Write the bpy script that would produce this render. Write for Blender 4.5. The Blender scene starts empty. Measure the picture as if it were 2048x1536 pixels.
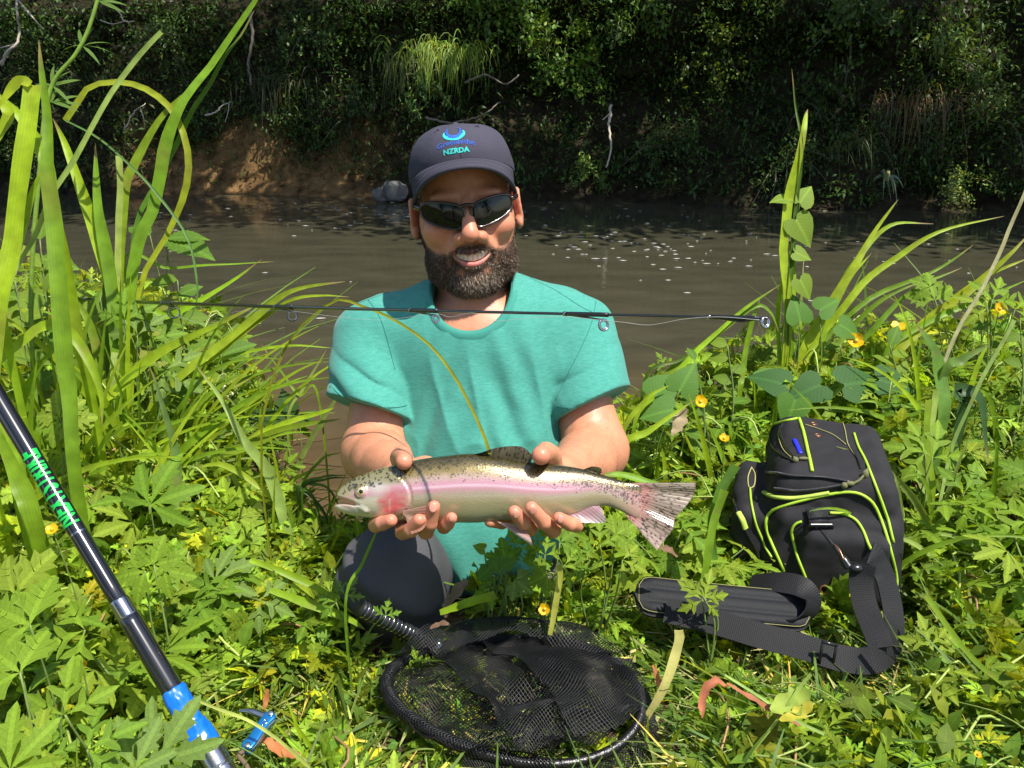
import bpy, math, random
import numpy as np
from mathutils import Vector, Matrix
from mathutils.bvhtree import BVHTree
R_ = math.radians

# ------------------------------------------------------------------ camera, world, sun, exposure
scene = bpy.context.scene
COL = scene.collection
CAM_H, PITCH, FPX = 0.85, R_(20.0), 1650.0      # eye height over the bank, downward tilt, focal length for a 2048 px wide frame
cam_data = bpy.data.cameras.new('camera')
cam_data.sensor_width = 36.0
cam_data.lens = 36.0 * FPX / 2048.0
cam_data.clip_start, cam_data.clip_end = 0.02, 400
cam = bpy.data.objects.new('camera', cam_data)
COL.objects.link(cam)
cam.location = (0, 0, CAM_H)
cam.rotation_euler = (math.pi / 2 - PITCH, 0, 0)
scene.camera = cam

SUN_TRAVEL = Vector((-0.34, 0.31, -0.88)).normalized()
sun_el = math.asin(-SUN_TRAVEL.z)
sun_az = math.atan2(-SUN_TRAVEL.x, -SUN_TRAVEL.y)      # clockwise from +Y
world = bpy.data.worlds.new("World")
scene.world = world
world.use_nodes = True
wn = world.node_tree.nodes
bg = wn['Background']
sky = wn.new('ShaderNodeTexSky')
sky.sky_type = 'NISHITA'
sky.sun_disc = False
sky.sun_elevation = sun_el
sky.sun_rotation = sun_az
world.node_tree.links.new(sky.outputs[0], bg.inputs[0])
bg.inputs[1].default_value = 0.125
sun_data = bpy.data.lights.new('sun', 'SUN')
sun_data.energy = 4.6
sun_data.angle = R_(0.53)
sun_data.color = (1.0, 0.95, 0.86)
sun = bpy.data.objects.new('sun', sun_data)
COL.objects.link(sun)
sun.location = (3, -3, 8)
sun.rotation_euler = SUN_TRAVEL.to_track_quat('-Z', 'Y').to_euler()
scene.view_settings.view_transform = 'Standard'
scene.view_settings.look = 'None'
scene.view_settings.gamma = 1
scene.view_settings.use_curve_mapping = False
scene.view_settings.exposure = 0.75
scene.cycles.max_bounces = 8
scene.cycles.transparent_max_bounces = 12
scene.cycles.use_denoising = True

# ------------------------------------------------------------------ points from pixels of the 2048x1536 photograph
FW = np.array((0, math.cos(PITCH), -math.sin(PITCH)))
UP = np.array((0, math.sin(PITCH), math.cos(PITCH)))
RT = np.array((1.0, 0, 0))
CAM = np.array((0, 0, CAM_H))

def P(px, py, d):
    return CAM + FW * d + RT * ((px - 1024) / FPX * d) + UP * ((768 - py) / FPX * d)

def ray(px, py):
    v = FW + RT * ((px - 1024) / FPX) + UP * ((768 - py) / FPX)
    return v / np.linalg.norm(v)

def G(px, py, z=0.0):
    v = ray(px, py)
    return CAM + v * ((z - CAM_H) / v[2])

def unit(v):
    v = np.asarray(v, float)
    return v / (np.linalg.norm(v) + 1e-12)

# ------------------------------------------------------------------ objects
def tag(o, label=None, cat=None, group=None, kind=None):
    if label: o['label'] = label
    if cat: o['category'] = cat
    if group: o['group'] = group
    if kind: o['kind'] = kind
    return o

def empty(name, loc=(0, 0, 0), **kw):
    o = bpy.data.objects.new(name, None)
    COL.objects.link(o)
    o.location = Vector(loc)
    o.empty_display_size = 0.05
    bpy.context.view_layer.update()
    return tag(o, **kw)

def link(o, parent=None):
    COL.objects.link(o)
    if parent is not None:
        o.parent = parent
        o.matrix_parent_inverse = Matrix.Translation(-wloc(parent))
    return o

def wloc(o):
    v = Vector(o.location)
    return v           # parents are never rotated or scaled; parts sit at identity in world space

def mesh_np(name, V, F, mat, parent=None, smooth=True, tint=None, uv=None, obj=True):
    """V (n,3); F (m,3|4) int array or list of such arrays; tint (n,3); uv (n,2)"""
    if not isinstance(F, list): F = [F]
    F = [np.asarray(f, np.int32) for f in F if len(f)]
    V = np.asarray(V, np.float32)
    me = bpy.data.meshes.new(name)
    nl = sum(f.size for f in F); nf = sum(len(f) for f in F)
    me.vertices.add(len(V)); me.loops.add(nl); me.polygons.add(nf)
    me.vertices.foreach_set('co', V.ravel())
    lv = np.concatenate([f.ravel() for f in F])
    me.loops.foreach_set('vertex_index', lv)
    tot = np.concatenate([np.full(len(f), f.shape[1], np.int32) for f in F])
    st = np.concatenate(([0], np.cumsum(tot)[:-1])).astype(np.int32)
    me.polygons.foreach_set('loop_start', st)
    me.polygons.foreach_set('loop_total', tot)
    me.polygons.foreach_set('use_smooth', np.full(nf, bool(smooth)))
    me.update(calc_edges=True)
    if tint is not None:
        a = me.color_attributes.new('tint', 'FLOAT_COLOR', 'POINT')
        c = np.ones((len(V), 4), np.float32); c[:, :3] = tint
        a.data.foreach_set('color', c.ravel())
    if uv is not None:
        l = me.uv_layers.new(name='UVMap')
        l.data.foreach_set('uv', np.asarray(uv, np.float32)[lv].ravel())
    me.validate()
    if mat is not None: me.materials.append(mat)
    if not obj: return me
    o = bpy.data.objects.new(name, me)
    link(o, parent)
    return o

class MB:
    """collects pieces into one mesh"""
    def __init__(s): s.V, s.F3, s.F4, s.T, s.U, s.n = [], [], [], [], [], 0
    def add(s, V, F, tint=(1, 1, 1), uv=None):
        V = np.asarray(V, float).reshape(-1, 3)
        for f in (F if isinstance(F, list) else [F]):
            f = np.asarray(f, int)
            if f.size: (s.F3 if f.shape[1] == 3 else s.F4).append(f + s.n)
        s.V.append(V)
        t = np.asarray(tint, float)
        s.T.append(np.broadcast_to(t, (len(V), 3)))
        s.U.append(np.zeros((len(V), 2)) if uv is None else np.asarray(uv, float))
        s.n += len(V)
        return s
    def build(s, name, mat, parent=None, smooth=True, obj=True):
        F = []
        if s.F3: F.append(np.concatenate(s.F3))
        if s.F4: F.append(np.concatenate(s.F4))
        return mesh_np(name, np.concatenate(s.V), F, mat, parent, smooth, np.concatenate(s.T), np.concatenate(s.U), obj)

def frames(pts, ref=(0, 0, 1)):
    pts = np.asarray(pts, float)
    T = np.gradient(pts, axis=0)
    T /= np.linalg.norm(T, axis=1)[:, None] + 1e-12
    N = np.zeros_like(T)
    r = np.asarray(ref, float)
    n = r - T[0] * (r @ T[0])
    if np.linalg.norm(n) < 1e-4: n = np.cross(T[0], (1, 0.3, 0.1))
    n = unit(n)
    for i in range(len(pts)):
        n = unit(n - T[i] * (n @ T[i])); N[i] = n
    return T, N, np.cross(T, N)

def tube(pts, r, seg=8, caps=True, ref=(0, 0, 1), squash=1.0):
    pts = np.asarray(pts, float); n = len(pts)
    r = np.broadcast_to(np.asarray(r, float), (n,))
    T, N, B = frames(pts, ref)
    a = np.arange(seg) * 2 * math.pi / seg
    V = pts[:, None] + (N[:, None] * np.cos(a)[None, :, None] * squash + B[:, None] * np.sin(a)[None, :, None]) * r[:, None, None]
    V = V.reshape(-1, 3)
    i, j = np.meshgrid(np.arange(n - 1), np.arange(seg), indexing='ij')
    j2 = (j + 1) % seg
    F = np.stack([i * seg + j, i * seg + j2, (i + 1) * seg + j2, (i + 1) * seg + j], -1).reshape(-1, 4)
    Fs = [F]
    if caps:
        V = np.concatenate([V, pts[:1], pts[-1:]])
        c0, c1 = n * seg, n * seg + 1
        k = np.arange(seg)
        Fs.append(np.stack([np.full(seg, c0), (k + 1) % seg, k], -1))
        Fs.append(np.stack([np.full(seg, c1), (n - 1) * seg + k, (n - 1) * seg + (k + 1) % seg], -1))
    return V, Fs

def ribbon(pts, w, nrm, thick=0.0, sag=0.0):
    """flat strip along pts, half width w (scalar or array), surface normal nrm (3,) or (n,3); thickness makes it a closed band"""
    pts = np.asarray(pts, float); n = len(pts)
    w = np.broadcast_to(np.asarray(w, float), (n,))
    T = np.gradient(pts, axis=0); T /= np.linalg.norm(T, axis=1)[:, None] + 1e-12
    N = np.broadcast_to(np.asarray(nrm, float), (n, 3))
    N = N - T * np.sum(N * T, 1)[:, None]; N /= np.linalg.norm(N, axis=1)[:, None] + 1e-12
    S = np.cross(T, N)
    i = np.arange(n - 1)
    vv = np.linspace(0, 1, n)
    if thick == 0:
        V = np.stack([pts - S * w[:, None] + N * sag, pts, pts + S * w[:, None] + N * sag], 1).reshape(-1, 3)
        F = np.concatenate([np.stack([3 * i + k, 3 * i + k + 1, 3 * i + k + 4, 3 * i + k + 3], -1) for k in (0, 1)])
        U = np.stack([np.stack([np.full(n, u), vv], -1) for u in (0, .5, 1)], 1).reshape(-1, 2)
        return V, F, U
    h = thick / 2
    V = np.stack([pts - S * w[:, None] - N * h, pts + S * w[:, None] - N * h, pts + S * w[:, None] + N * h, pts - S * w[:, None] + N * h], 1).reshape(-1, 3)
    F = np.concatenate([np.stack([4 * i + k, 4 * i + (k + 1) % 4, 4 * i + 4 + (k + 1) % 4, 4 * i + 4 + k], -1) for k in range(4)] +
                       [np.array([[3, 2, 1, 0]]), np.array([[0, 1, 2, 3]]) + 4 * (n - 1)])
    U = np.stack([np.stack([np.full(n, u), vv], -1) for u in (0, 1, 1, 0)], 1).reshape(-1, 2)
    return V, F, U

def smooth_path(pts, n=40, closed=False):
    """Catmull-Rom through the points, resampled evenly by index"""
    p = np.asarray(pts, float); m = len(p)
    if closed: q = np.concatenate([p[-1:], p, p[:2]]); t = np.linspace(0, m, n, endpoint=False)
    else: q = np.concatenate([2 * p[:1] - p[1:2], p, 2 * p[-1:] - p[-2:-1]]); t = np.linspace(0, m - 1, n)
    i = np.minimum(t.astype(int), (m if closed else m - 1) - 1); f = (t - i)[:, None]
    a, b, c, d = q[i], q[i + 1], q[i + 2], q[i + 3]
    return 0.5 * (2 * b + (c - a) * f + (2 * a - 5 * b + 4 * c - d) * f ** 2 + (3 * b - a - 3 * c + d) * f ** 3)

def interp(x, xs, ys):
    """smooth 1-D interpolation through control points"""
    xs, ys = np.asarray(xs, float), np.asarray(ys, float)
    m = np.gradient(ys, xs)
    x = np.clip(x, xs[0], xs[-1])
    i = np.clip(np.searchsorted(xs, x) - 1, 0, len(xs) - 2)
    h = xs[i + 1] - xs[i]; t = (x - xs[i]) / h
    return (2*t**3 - 3*t**2 + 1) * ys[i] + (t**3 - 2*t**2 + t) * h * m[i] + (3*t**2 - 2*t**3) * ys[i+1] + (t**3 - t**2) * h * m[i+1]

def sphere(c, r, nu=14, nv=9, rot=None):
    u = np.arange(nu) * 2 * math.pi / nu
    v = np.linspace(0, math.pi, nv)
    V = np.stack([np.outer(np.sin(v), np.cos(u)), np.outer(np.sin(v), np.sin(u)), np.outer(np.cos(v), np.ones(nu))], -1).reshape(-1, 3) * np.asarray(r, float)
    if rot is not None: V = V @ np.asarray(rot).T
    i, j = np.meshgrid(np.arange(nv - 1), np.arange(nu), indexing='ij')
    F = np.stack([i * nu + j, (i + 1) * nu + j, (i + 1) * nu + (j + 1) % nu, i * nu + (j + 1) % nu], -1).reshape(-1, 4)
    return V + np.asarray(c, float), F

def vnoise(p, seed=0):
    """cheap smooth 3-D value noise in numpy, -1..1"""
    p = np.asarray(p, float)
    i = np.floor(p).astype(np.int64); f = p - i; f = f * f * (3 - 2 * f)
    def h(ix, iy, iz):
        n = (ix * 374761393 + iy * 668265263 + iz * 2147483647 + seed * 974634721) & 0xffffffff
        n = ((n ^ (n >> 13)) * 1274126177) & 0xffffffff
        return ((n ^ (n >> 16)) & 0xffff) / 32767.5 - 1
    x, y, z = i[..., 0], i[..., 1], i[..., 2]
    fx, fy, fz = f[..., 0], f[..., 1], f[..., 2]
    r = 0
    for a in (0, 1):
        for b in (0, 1):
            for c in (0, 1):
                r = r + h(x + a, y + b, z + c) * (fx if a else 1 - fx) * (fy if b else 1 - fy) * (fz if c else 1 - fz)
    return r

# ------------------------------------------------------------------ materials
def new_mat(name):
    m = bpy.data.materials.new(name); m.use_nodes = True
    nt = m.node_tree
    return m, nt, nt.nodes['Principled BSDF'], nt.nodes['Material Output']

def mat_plain(name, col, rough=0.6, metal=0.0, bump=0.0, bscale=300, var=0.0, vscale=20, spec=0.5, coat=0.0, attr=False, sss=0.0):
    m, nt, b, out = new_mat(name)
    b.inputs['Base Color'].default_value = (*col, 1)
    b.inputs['Roughness'].default_value = rough
    b.inputs['Metallic'].default_value = metal
    b.inputs['Specular IOR Level'].default_value = spec
    b.inputs['Coat Weight'].default_value = coat
    tc = nt.nodes.new('ShaderNodeTexCoord')
    src = None
    if attr:
        at = nt.nodes.new('ShaderNodeAttribute'); at.attribute_name = 'tint'
        src = at.outputs['Color']
    if var > 0:
        n = nt.nodes.new('ShaderNodeTexNoise'); n.inputs['Scale'].default_value = vscale; n.inputs['Detail'].default_value = 5
        nt.links.new(tc.outputs['Object'], n.inputs['Vector'])
        mr = nt.nodes.new('ShaderNodeMapRange'); mr.inputs[1].default_value = 0.25; mr.inputs[2].default_value = 0.75
        mr.inputs[3].default_value = 1 - var; mr.inputs[4].default_value = 1 + var
        nt.links.new(n.outputs['Fac'], mr.inputs[0])
        mx = nt.nodes.new('ShaderNodeVectorMath'); mx.operation = 'SCALE'
        if src is not None: nt.links.new(src, mx.inputs[0])
        else: mx.inputs[0].default_value = col
        nt.links.new(mr.outputs[0], mx.inputs['Scale'])
        src = mx.outputs[0]
    if src is not None: nt.links.new(src, b.inputs['Base Color'])
    if bump > 0:
        n2 = nt.nodes.new('ShaderNodeTexNoise'); n2.inputs['Scale'].default_value = bscale; n2.inputs['Detail'].default_value = 3
        nt.links.new(tc.outputs['Object'], n2.inputs['Vector'])
        bp = nt.nodes.new('ShaderNodeBump'); bp.inputs['Strength'].default_value = bump; bp.inputs['Distance'].default_value = 0.002
        nt.links.new(n2.outputs['Fac'], bp.inputs['Height'])
        nt.links.new(bp.outputs[0], b.inputs['Normal'])
    if sss > 0:
        b.inputs['Subsurface Weight'].default_value = sss
        b.inputs['Subsurface Radius'].default_value = (1.0, 0.35, 0.2)
        b.inputs['Subsurface Scale'].default_value = 0.006
    return m

def mat_leaf(name, trans=0.38, rough=0.42, stripes=0.0, nscale=60, tcol=(1.25, 1.15, 0.45), spec=0.45, veins=False):
    """thin leaf: tinted principled face plus light coming through; stripes follow the blade (u of the UV map)"""
    m, nt, b, out = new_mat(name)
    at = nt.nodes.new('ShaderNodeAttribute'); at.attribute_name = 'tint'
    tc = nt.nodes.new('ShaderNodeTexCoord')
    n = nt.nodes.new('ShaderNodeTexNoise'); n.inputs['Scale'].default_value = nscale; n.inputs['Detail'].default_value = 4
    nt.links.new(tc.outputs['Object'], n.inputs['Vector'])
    mr = nt.nodes.new('ShaderNodeMapRange'); mr.inputs[1].default_value = .3; mr.inputs[2].default_value = .7
    mr.inputs[3].default_value = .78; mr.inputs[4].default_value = 1.2
    nt.links.new(n.outputs['Fac'], mr.inputs[0])
    val = mr.outputs[0]
    if stripes > 0:
        sep = nt.nodes.new('ShaderNodeSeparateXYZ'); nt.links.new(tc.outputs['UV'], sep.inputs[0])
        mu = nt.nodes.new('ShaderNodeMath'); mu.operation = 'MULTIPLY'; mu.inputs[1].default_value = 40
        nt.links.new(sep.outputs[0], mu.inputs[0])
        si = nt.nodes.new('ShaderNodeMath'); si.operation = 'SINE'; nt.links.new(mu.outputs[0], si.inputs[0])
        ma = nt.nodes.new('ShaderNodeMath'); ma.operation = 'MULTIPLY_ADD'; ma.inputs[1].default_value = stripes; ma.inputs[2].default_value = 1
        nt.links.new(si.outputs[0], ma.inputs[0])
        mm = nt.nodes.new('ShaderNodeMath'); mm.operation = 'MULTIPLY'
        nt.links.new(ma.outputs[0], mm.inputs[0]); nt.links.new(val, mm.inputs[1]); val = mm.outputs[0]
    if veins:
        def M(op, a, bb=None):
            q = nt.nodes.new('ShaderNodeMath'); q.operation = op
            for k, x in enumerate((a, bb)):
                if x is None: continue
                if isinstance(x, (int, float)): q.inputs[k].default_value = x
                else: nt.links.new(x, q.inputs[k])
            return q.outputs[0]
        sep = nt.nodes.new('ShaderNodeSeparateXYZ'); nt.links.new(tc.outputs['UV'], sep.inputs[0])
        du = M('ABSOLUTE', M('SUBTRACT', sep.outputs[0], .5))
        side = M('POWER', M('ABSOLUTE', M('SINE', M('MULTIPLY', M('SUBTRACT', sep.outputs[1], M('MULTIPLY', du, 1.5)), 26.0))), 10.0)
        mid = M('LESS_THAN', du, .022)
        v2 = M('ADD', 1.0, M('ADD', M('MULTIPLY', side, -.13), M('MULTIPLY', mid, .30)))
        val = M('MULTIPLY', val, v2)
    sc = nt.nodes.new('ShaderNodeVectorMath'); sc.operation = 'SCALE'
    nt.links.new(at.outputs['Color'], sc.inputs[0]); nt.links.new(val, sc.inputs['Scale'])
    nt.links.new(sc.outputs[0], b.inputs['Base Color'])
    b.inputs['Roughness'].default_value = rough
    b.inputs['Specular IOR Level'].default_value = spec
    bp = nt.nodes.new('ShaderNodeBump'); bp.inputs['Strength'].default_value = 0.35; bp.inputs['Distance'].default_value = 0.001
    nt.links.new(val, bp.inputs['Height']); nt.links.new(bp.outputs[0], b.inputs['Normal'])
    tl = nt.nodes.new('ShaderNodeBsdfTranslucent')
    tm = nt.nodes.new('ShaderNodeVectorMath'); tm.operation = 'MULTIPLY'; tm.inputs[1].default_value = tcol
    nt.links.new(sc.outputs[0], tm.inputs[0]); nt.links.new(tm.outputs[0], tl.inputs[0])
    mx = nt.nodes.new('ShaderNodeMixShader'); mx.inputs[0].default_value = trans
    nt.links.new(b.outputs[0], mx.inputs[1]); nt.links.new(tl.outputs[0], mx.inputs[2])
    nt.links.new(mx.outputs[0], out.inputs[0])
    return m

# ------------------------------------------------------------------ signed-distance modelling
class Grid:
    def __init__(s, lo, hi, h, M=None):
        s.lo, s.h = np.asarray(lo, float), h
        n = np.ceil((np.asarray(hi) - s.lo) / h).astype(int) + 1
        s.n = n; s.D = np.full(n, 0.05, np.float32)
        s.ax = [(s.lo[i] + np.arange(n[i]) * h).astype(np.float32) for i in range(3)]
    def box(s, lo, hi):
        a = np.clip(np.floor((np.asarray(lo) - s.lo) / s.h).astype(int), 0, s.n)
        b = np.clip(np.ceil((np.asarray(hi) - s.lo) / s.h).astype(int) + 1, 0, s.n)
        sl = tuple(slice(a[i], b[i]) for i in range(3))
        return sl, [s.ax[0][sl[0]][:, None, None], s.ax[1][sl[1]][None, :, None], s.ax[2][sl[2]][None, None, :]]
    def op(s, fn, lo, hi, k=0.004, mode='add', m=0.012):
        sl, X = s.box(np.asarray(lo) - m - k, np.asarray(hi) + m + k)
        if min(s.D[sl].shape) == 0: return
        d = fn(*X).astype(np.float32); a = s.D[sl]
        if mode == 'add':
            h = np.clip(.5 + .5 * (a - d) / k, 0, 1); s.D[sl] = a + (d - a) * h - k * h * (1 - h)
        else:
            d = -d; h = np.clip(.5 - .5 * (a - d) / k, 0, 1); s.D[sl] = a + (d - a) * h + k * h * (1 - h)
    def cap(s, a, b, ra, rb, k=0.004, mode='add'):
        a, b = np.asarray(a, float), np.asarray(b, float); ab = b - a; L = ab @ ab
        def fn(x, y, z):
            t = np.clip(((x - a[0]) * ab[0] + (y - a[1]) * ab[1] + (z - a[2]) * ab[2]) / L, 0, 1)
            return np.sqrt((x - a[0] - ab[0] * t) ** 2 + (y - a[1] - ab[1] * t) ** 2 + (z - a[2] - ab[2] * t) ** 2) - (ra + (rb - ra) * t)
        r = max(ra, rb)
        s.op(fn, np.minimum(a, b) - r, np.maximum(a, b) + r, k, mode)
    def chain(s, pts, rs, k=0.003, mode='add'):
        for i in range(len(pts) - 1): s.cap(pts[i], pts[i + 1], rs[i], rs[i + 1], k, mode)
    def ell(s, c, r, M=None, k=0.006, mode='add'):
        """M: 3x3, rows are the ellipsoid's own axes in world space"""
        c, r = np.asarray(c, float), np.asarray(r, float)
        M = np.eye(3) if M is None else np.asarray(M, float)
        def fn(x, y, z):
            p = [M[i, 0] * (x - c[0]) + M[i, 1] * (y - c[1]) + M[i, 2] * (z - c[2]) for i in range(3)]
            k0 = np.sqrt(sum((p[i] / r[i]) ** 2 for i in range(3)))
            k1 = np.sqrt(sum((p[i] / r[i] ** 2) ** 2 for i in range(3))) + 1e-6
            return k0 * (k0 - 1) / k1
        e = np.sqrt(((M * r[:, None]) ** 2).sum(0))
        s.op(fn, c - e, c + e, k, mode)
    def mesh(s):
        D = s.D; S = D < 0
        c = np.zeros(tuple(n - 1 for n in D.shape), np.uint8)
        for a in (0, 1):
            for b in (0, 1):
                for d in (0, 1):
                    c += S[a:a + c.shape[0], b:b + c.shape[1], d:d + c.shape[2]]
        I = np.argwhere((c > 0) & (c < 8))
        idx = np.full(c.shape, -1, np.int32); idx[tuple(I.T)] = np.arange(len(I))
        cr = [(a, b, d) for a in (0, 1) for b in (0, 1) for d in (0, 1)]
        v = np.stack([D[I[:, 0] + a, I[:, 1] + b, I[:, 2] + d] for a, b, d in cr], 1)
        acc = np.zeros((len(I), 3)); cnt = np.zeros(len(I))
        for p in range(8):
            for q in range(p + 1, 8):
                e = np.array(cr[q]) - np.array(cr[p])
                if np.abs(e).sum() != 1: continue
                m = (v[:, p] < 0) != (v[:, q] < 0)
                t = v[m, p] / (v[m, p] - v[m, q])
                acc[m] += np.array(cr[p]) + t[:, None] * e; cnt[m] += 1
        V = s.lo + (I + acc / cnt[:, None]) * s.h
        Q = []
        for ax in range(3):
            u, w = [(1, 2), (2, 0), (0, 1)][ax]
            A = np.take(S, range(0, S.shape[ax] - 1), ax); B = np.take(S, range(1, S.shape[ax]), ax)
            E = np.argwhere(A != B)
            E = E[(E[:, u] > 0) & (E[:, w] > 0) & (E[:, u] < S.shape[u] - 1) & (E[:, w] < S.shape[w] - 1)]
            du, dw = np.zeros(3, int), np.zeros(3, int); du[u] = 1; dw[w] = 1
            q = np.stack([idx[tuple((E - du - dw).T)], idx[tuple((E - dw).T)], idx[tuple(E.T)], idx[tuple((E - du).T)]], 1)
            fl = ~S[tuple(E.T)]
            q[fl] = q[fl][:, ::-1]
            Q.append(q)
        return V, np.concatenate(Q)

def rotm(axis, ang):
    return np.array(Matrix.Rotation(ang, 3, Vector(axis)))
# ------------------------------------------------------------------ ground, water, far bank
WATER_Z = -0.25
def bank_edge(x):
    return interp(np.asarray(x, float), [-6, -3, -1.3, -.9, -.72, -.58, -.47, -.36, -.20, .05, .22, .42, 1.0, 3.0, 6.0],
                  [3.9, 3.3, 2.65, 2.38, 2.12, 1.85, 1.58, 1.44, 1.44, 1.55, 1.85, 2.10, 2.28, 2.55, 3.0])
def ground_z(x, y):
    x, y = np.asarray(x, float), np.asarray(y, float)
    s = bank_edge(x) - y
    t = np.clip((s + .34) / .40, 0, 1); t = t * t * (3 - 2 * t)
    p = np.stack([x, y, 0 * x], -1)
    top = .018 * vnoise(p * 2.3, 51) + .012 * vnoise(p * 6, 52) + .055 * np.exp(-(((x + .10) / .26) ** 2 + ((y - 1.12) / .20) ** 2)) - .05 * np.exp(-(((x + .02) / .22) ** 2 + ((y - 1.42) / .14) ** 2))
    top = top + .05 * np.clip((-.45 - x) / .6, 0, 1) * np.clip((y - .5) / 1, 0, 1) + .04 * np.clip((x - .25) / .6, 0, 1) * np.clip((y - 1.2) / .7, 0, 1)
    bed = -.42 - .30 * np.clip(-s / 2.5, 0, 1) + .02 * vnoise(p * 3, 53)
    return bed * (1 - t) + top * t

def grid_mesh(name, X, Y, Z, mat, tint=None, **kw):
    n, m = X.shape
    i, j = np.meshgrid(np.arange(n - 1), np.arange(m - 1), indexing='ij')
    F = np.stack([i * m + j, (i + 1) * m + j, (i + 1) * m + j + 1, i * m + j + 1], -1).reshape(-1, 4)
    o = mesh_np(name, np.stack([X, Y, Z], -1).reshape(-1, 3), F, mat, None, True, tint)
    return tag(o, **kw)

def mat_soil():
    m, nt, b, out = new_mat('damp_soil')
    tc = nt.nodes.new('ShaderNodeTexCoord')
    n = nt.nodes.new('ShaderNodeTexNoise'); n.inputs['Scale'].default_value = 35; n.inputs['Detail'].default_value = 8
    nt.links.new(tc.outputs['Object'], n.inputs['Vector'])
    r = nt.nodes.new('ShaderNodeValToRGB'); r.color_ramp.elements[0].position = .35; r.color_ramp.elements[1].position = .68
    r.color_ramp.elements[0].color = (.030, .022, .012, 1); r.color_ramp.elements[1].color = (.13, .095, .05, 1)
    nt.links.new(n.outputs['Fac'], r.inputs[0]); nt.links.new(r.outputs[0], b.inputs['Base Color'])
    b.inputs['Roughness'].default_value = .95; b.inputs['Specular IOR Level'].default_value = .15
    bp = nt.nodes.new('ShaderNodeBump'); bp.inputs['Strength'].default_value = .9; bp.inputs['Distance'].default_value = .01
    nt.links.new(n.outputs['Fac'], bp.inputs['Height']); nt.links.new(bp.outputs[0], b.inputs['Normal'])
    return m
X, Y = np.meshgrid(np.concatenate([np.linspace(-40, -3, 14), np.linspace(-2.8, 2.8, 150), np.linspace(3, 40, 14)]),
                   np.concatenate([np.linspace(-40, -.5, 16), np.linspace(-.3, 3.2, 95), np.linspace(3.4, 12, 20)]), indexing='ij')
grid_mesh('ground', X, Y, ground_z(X, Y), mat_soil(), kind='structure')

def mat_water():
    m, nt, b, out = new_mat('silty_river_water')
    tc = nt.nodes.new('ShaderNodeTexCoord')
    sep = nt.nodes.new('ShaderNodeSeparateXYZ'); nt.links.new(tc.outputs['Object'], sep.inputs[0])
    # the silty bed shows ochre through the shallow edge by the near bank
    at = nt.nodes.new('ShaderNodeAttribute'); at.attribute_name = 'tint'
    n = nt.nodes.new('ShaderNodeTexNoise'); n.inputs['Scale'].default_value = 3.0; n.inputs['Detail'].default_value = 6
    mp = nt.nodes.new('ShaderNodeMapping'); mp.inputs['Scale'].default_value = (1, 2.4, 1)
    nt.links.new(tc.outputs['Object'], mp.inputs[0]); nt.links.new(mp.outputs[0], n.inputs['Vector'])
    mr = nt.nodes.new('ShaderNodeMapRange'); mr.inputs[1].default_value = .3; mr.inputs[2].default_value = .7; mr.inputs[3].default_value = .8; mr.inputs[4].default_value = 1.2
    nt.links.new(n.outputs['Fac'], mr.inputs[0])
    sc = nt.nodes.new('ShaderNodeVectorMath'); sc.operation = 'SCALE'
    nt.links.new(at.outputs['Color'], sc.inputs[0]); nt.links.new(mr.outputs[0], sc.inputs['Scale'])
    nt.links.new(sc.outputs[0], b.inputs['Base Color'])
    b.inputs['Roughness'].default_value = .06; b.inputs['IOR'].default_value = 1.33
    w1 = nt.nodes.new('ShaderNodeTexNoise'); w1.inputs['Scale'].default_value = 7; w1.inputs['Detail'].default_value = 4
    mp2 = nt.nodes.new('ShaderNodeMapping'); mp2.inputs['Scale'].default_value = (.7, 1.5, 1); mp2.inputs['Rotation'].default_value = (0, 0, .2)
    nt.links.new(tc.outputs['Object'], mp2.inputs[0]); nt.links.new(mp2.outputs[0], w1.inputs['Vector'])
    bp = nt.nodes.new('ShaderNodeBump'); bp.inputs['Strength'].default_value = .07; bp.inputs['Distance'].default_value = .03
    nt.links.new(w1.outputs['Fac'], bp.inputs['Height']); nt.links.new(bp.outputs[0], b.inputs['Normal'])
    return m
X, Y = np.meshgrid(np.concatenate([np.linspace(-30, -4.2, 10), np.linspace(-4, 4, 121), np.linspace(4.2, 30, 10)]), np.concatenate([np.linspace(1.0, 4.5, 90), np.linspace(4.6, 13, 22)]), indexing='ij')
dpt = np.clip((Y - bank_edge(X)) / 1.3, 0, 1)[..., None]
wt = np.array((.115, .066, .026)) * (1 - dpt ** .6) + np.array((.050, .047, .029)) * dpt ** .6
grid_mesh('river_water', X, Y, np.full_like(X, WATER_Z), mat_water(), wt.reshape(-1, 3), kind='structure')

def far_edge(x): return 8.42 - .165 * np.asarray(x, float) + .12 * np.sin(np.asarray(x) * 1.7)
def far_bank(x, t):
    """t 0 at the waterline .. 1 at the top of the rise; returns a point"""
    x, t = np.asarray(x, float), np.asarray(t, float)
    zz = np.interp(t, [0, .06, .30, .55, .75, 1.0], [-.55, -.15, .75, 1.6, 3.2, 9.0])
    over = np.exp(-((x - .9) / 2.2) ** 2)
    yy = np.interp(t, [0, .06, .30, .55, .75, 1.0], [-.5, 0, .35, .55, 2.0, 9.0]) + over * np.interp(t, [0, .12, .30, .42, .55, .7, 1], [0, .15, .60, .50, -.10, 0, 0])
    p = np.stack([x * 1.0, t * 6, 0 * x], -1)
    d = .16 * vnoise(p * 1.3, 61) + .09 * vnoise(p * 3.1, 62) + .035 * vnoise(p * 9, 63)
    k = np.clip(t / .08, .15, 1)
    return np.stack([x, far_edge(x) + yy + d * k, zz + .5 * d * k], -1)

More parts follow.
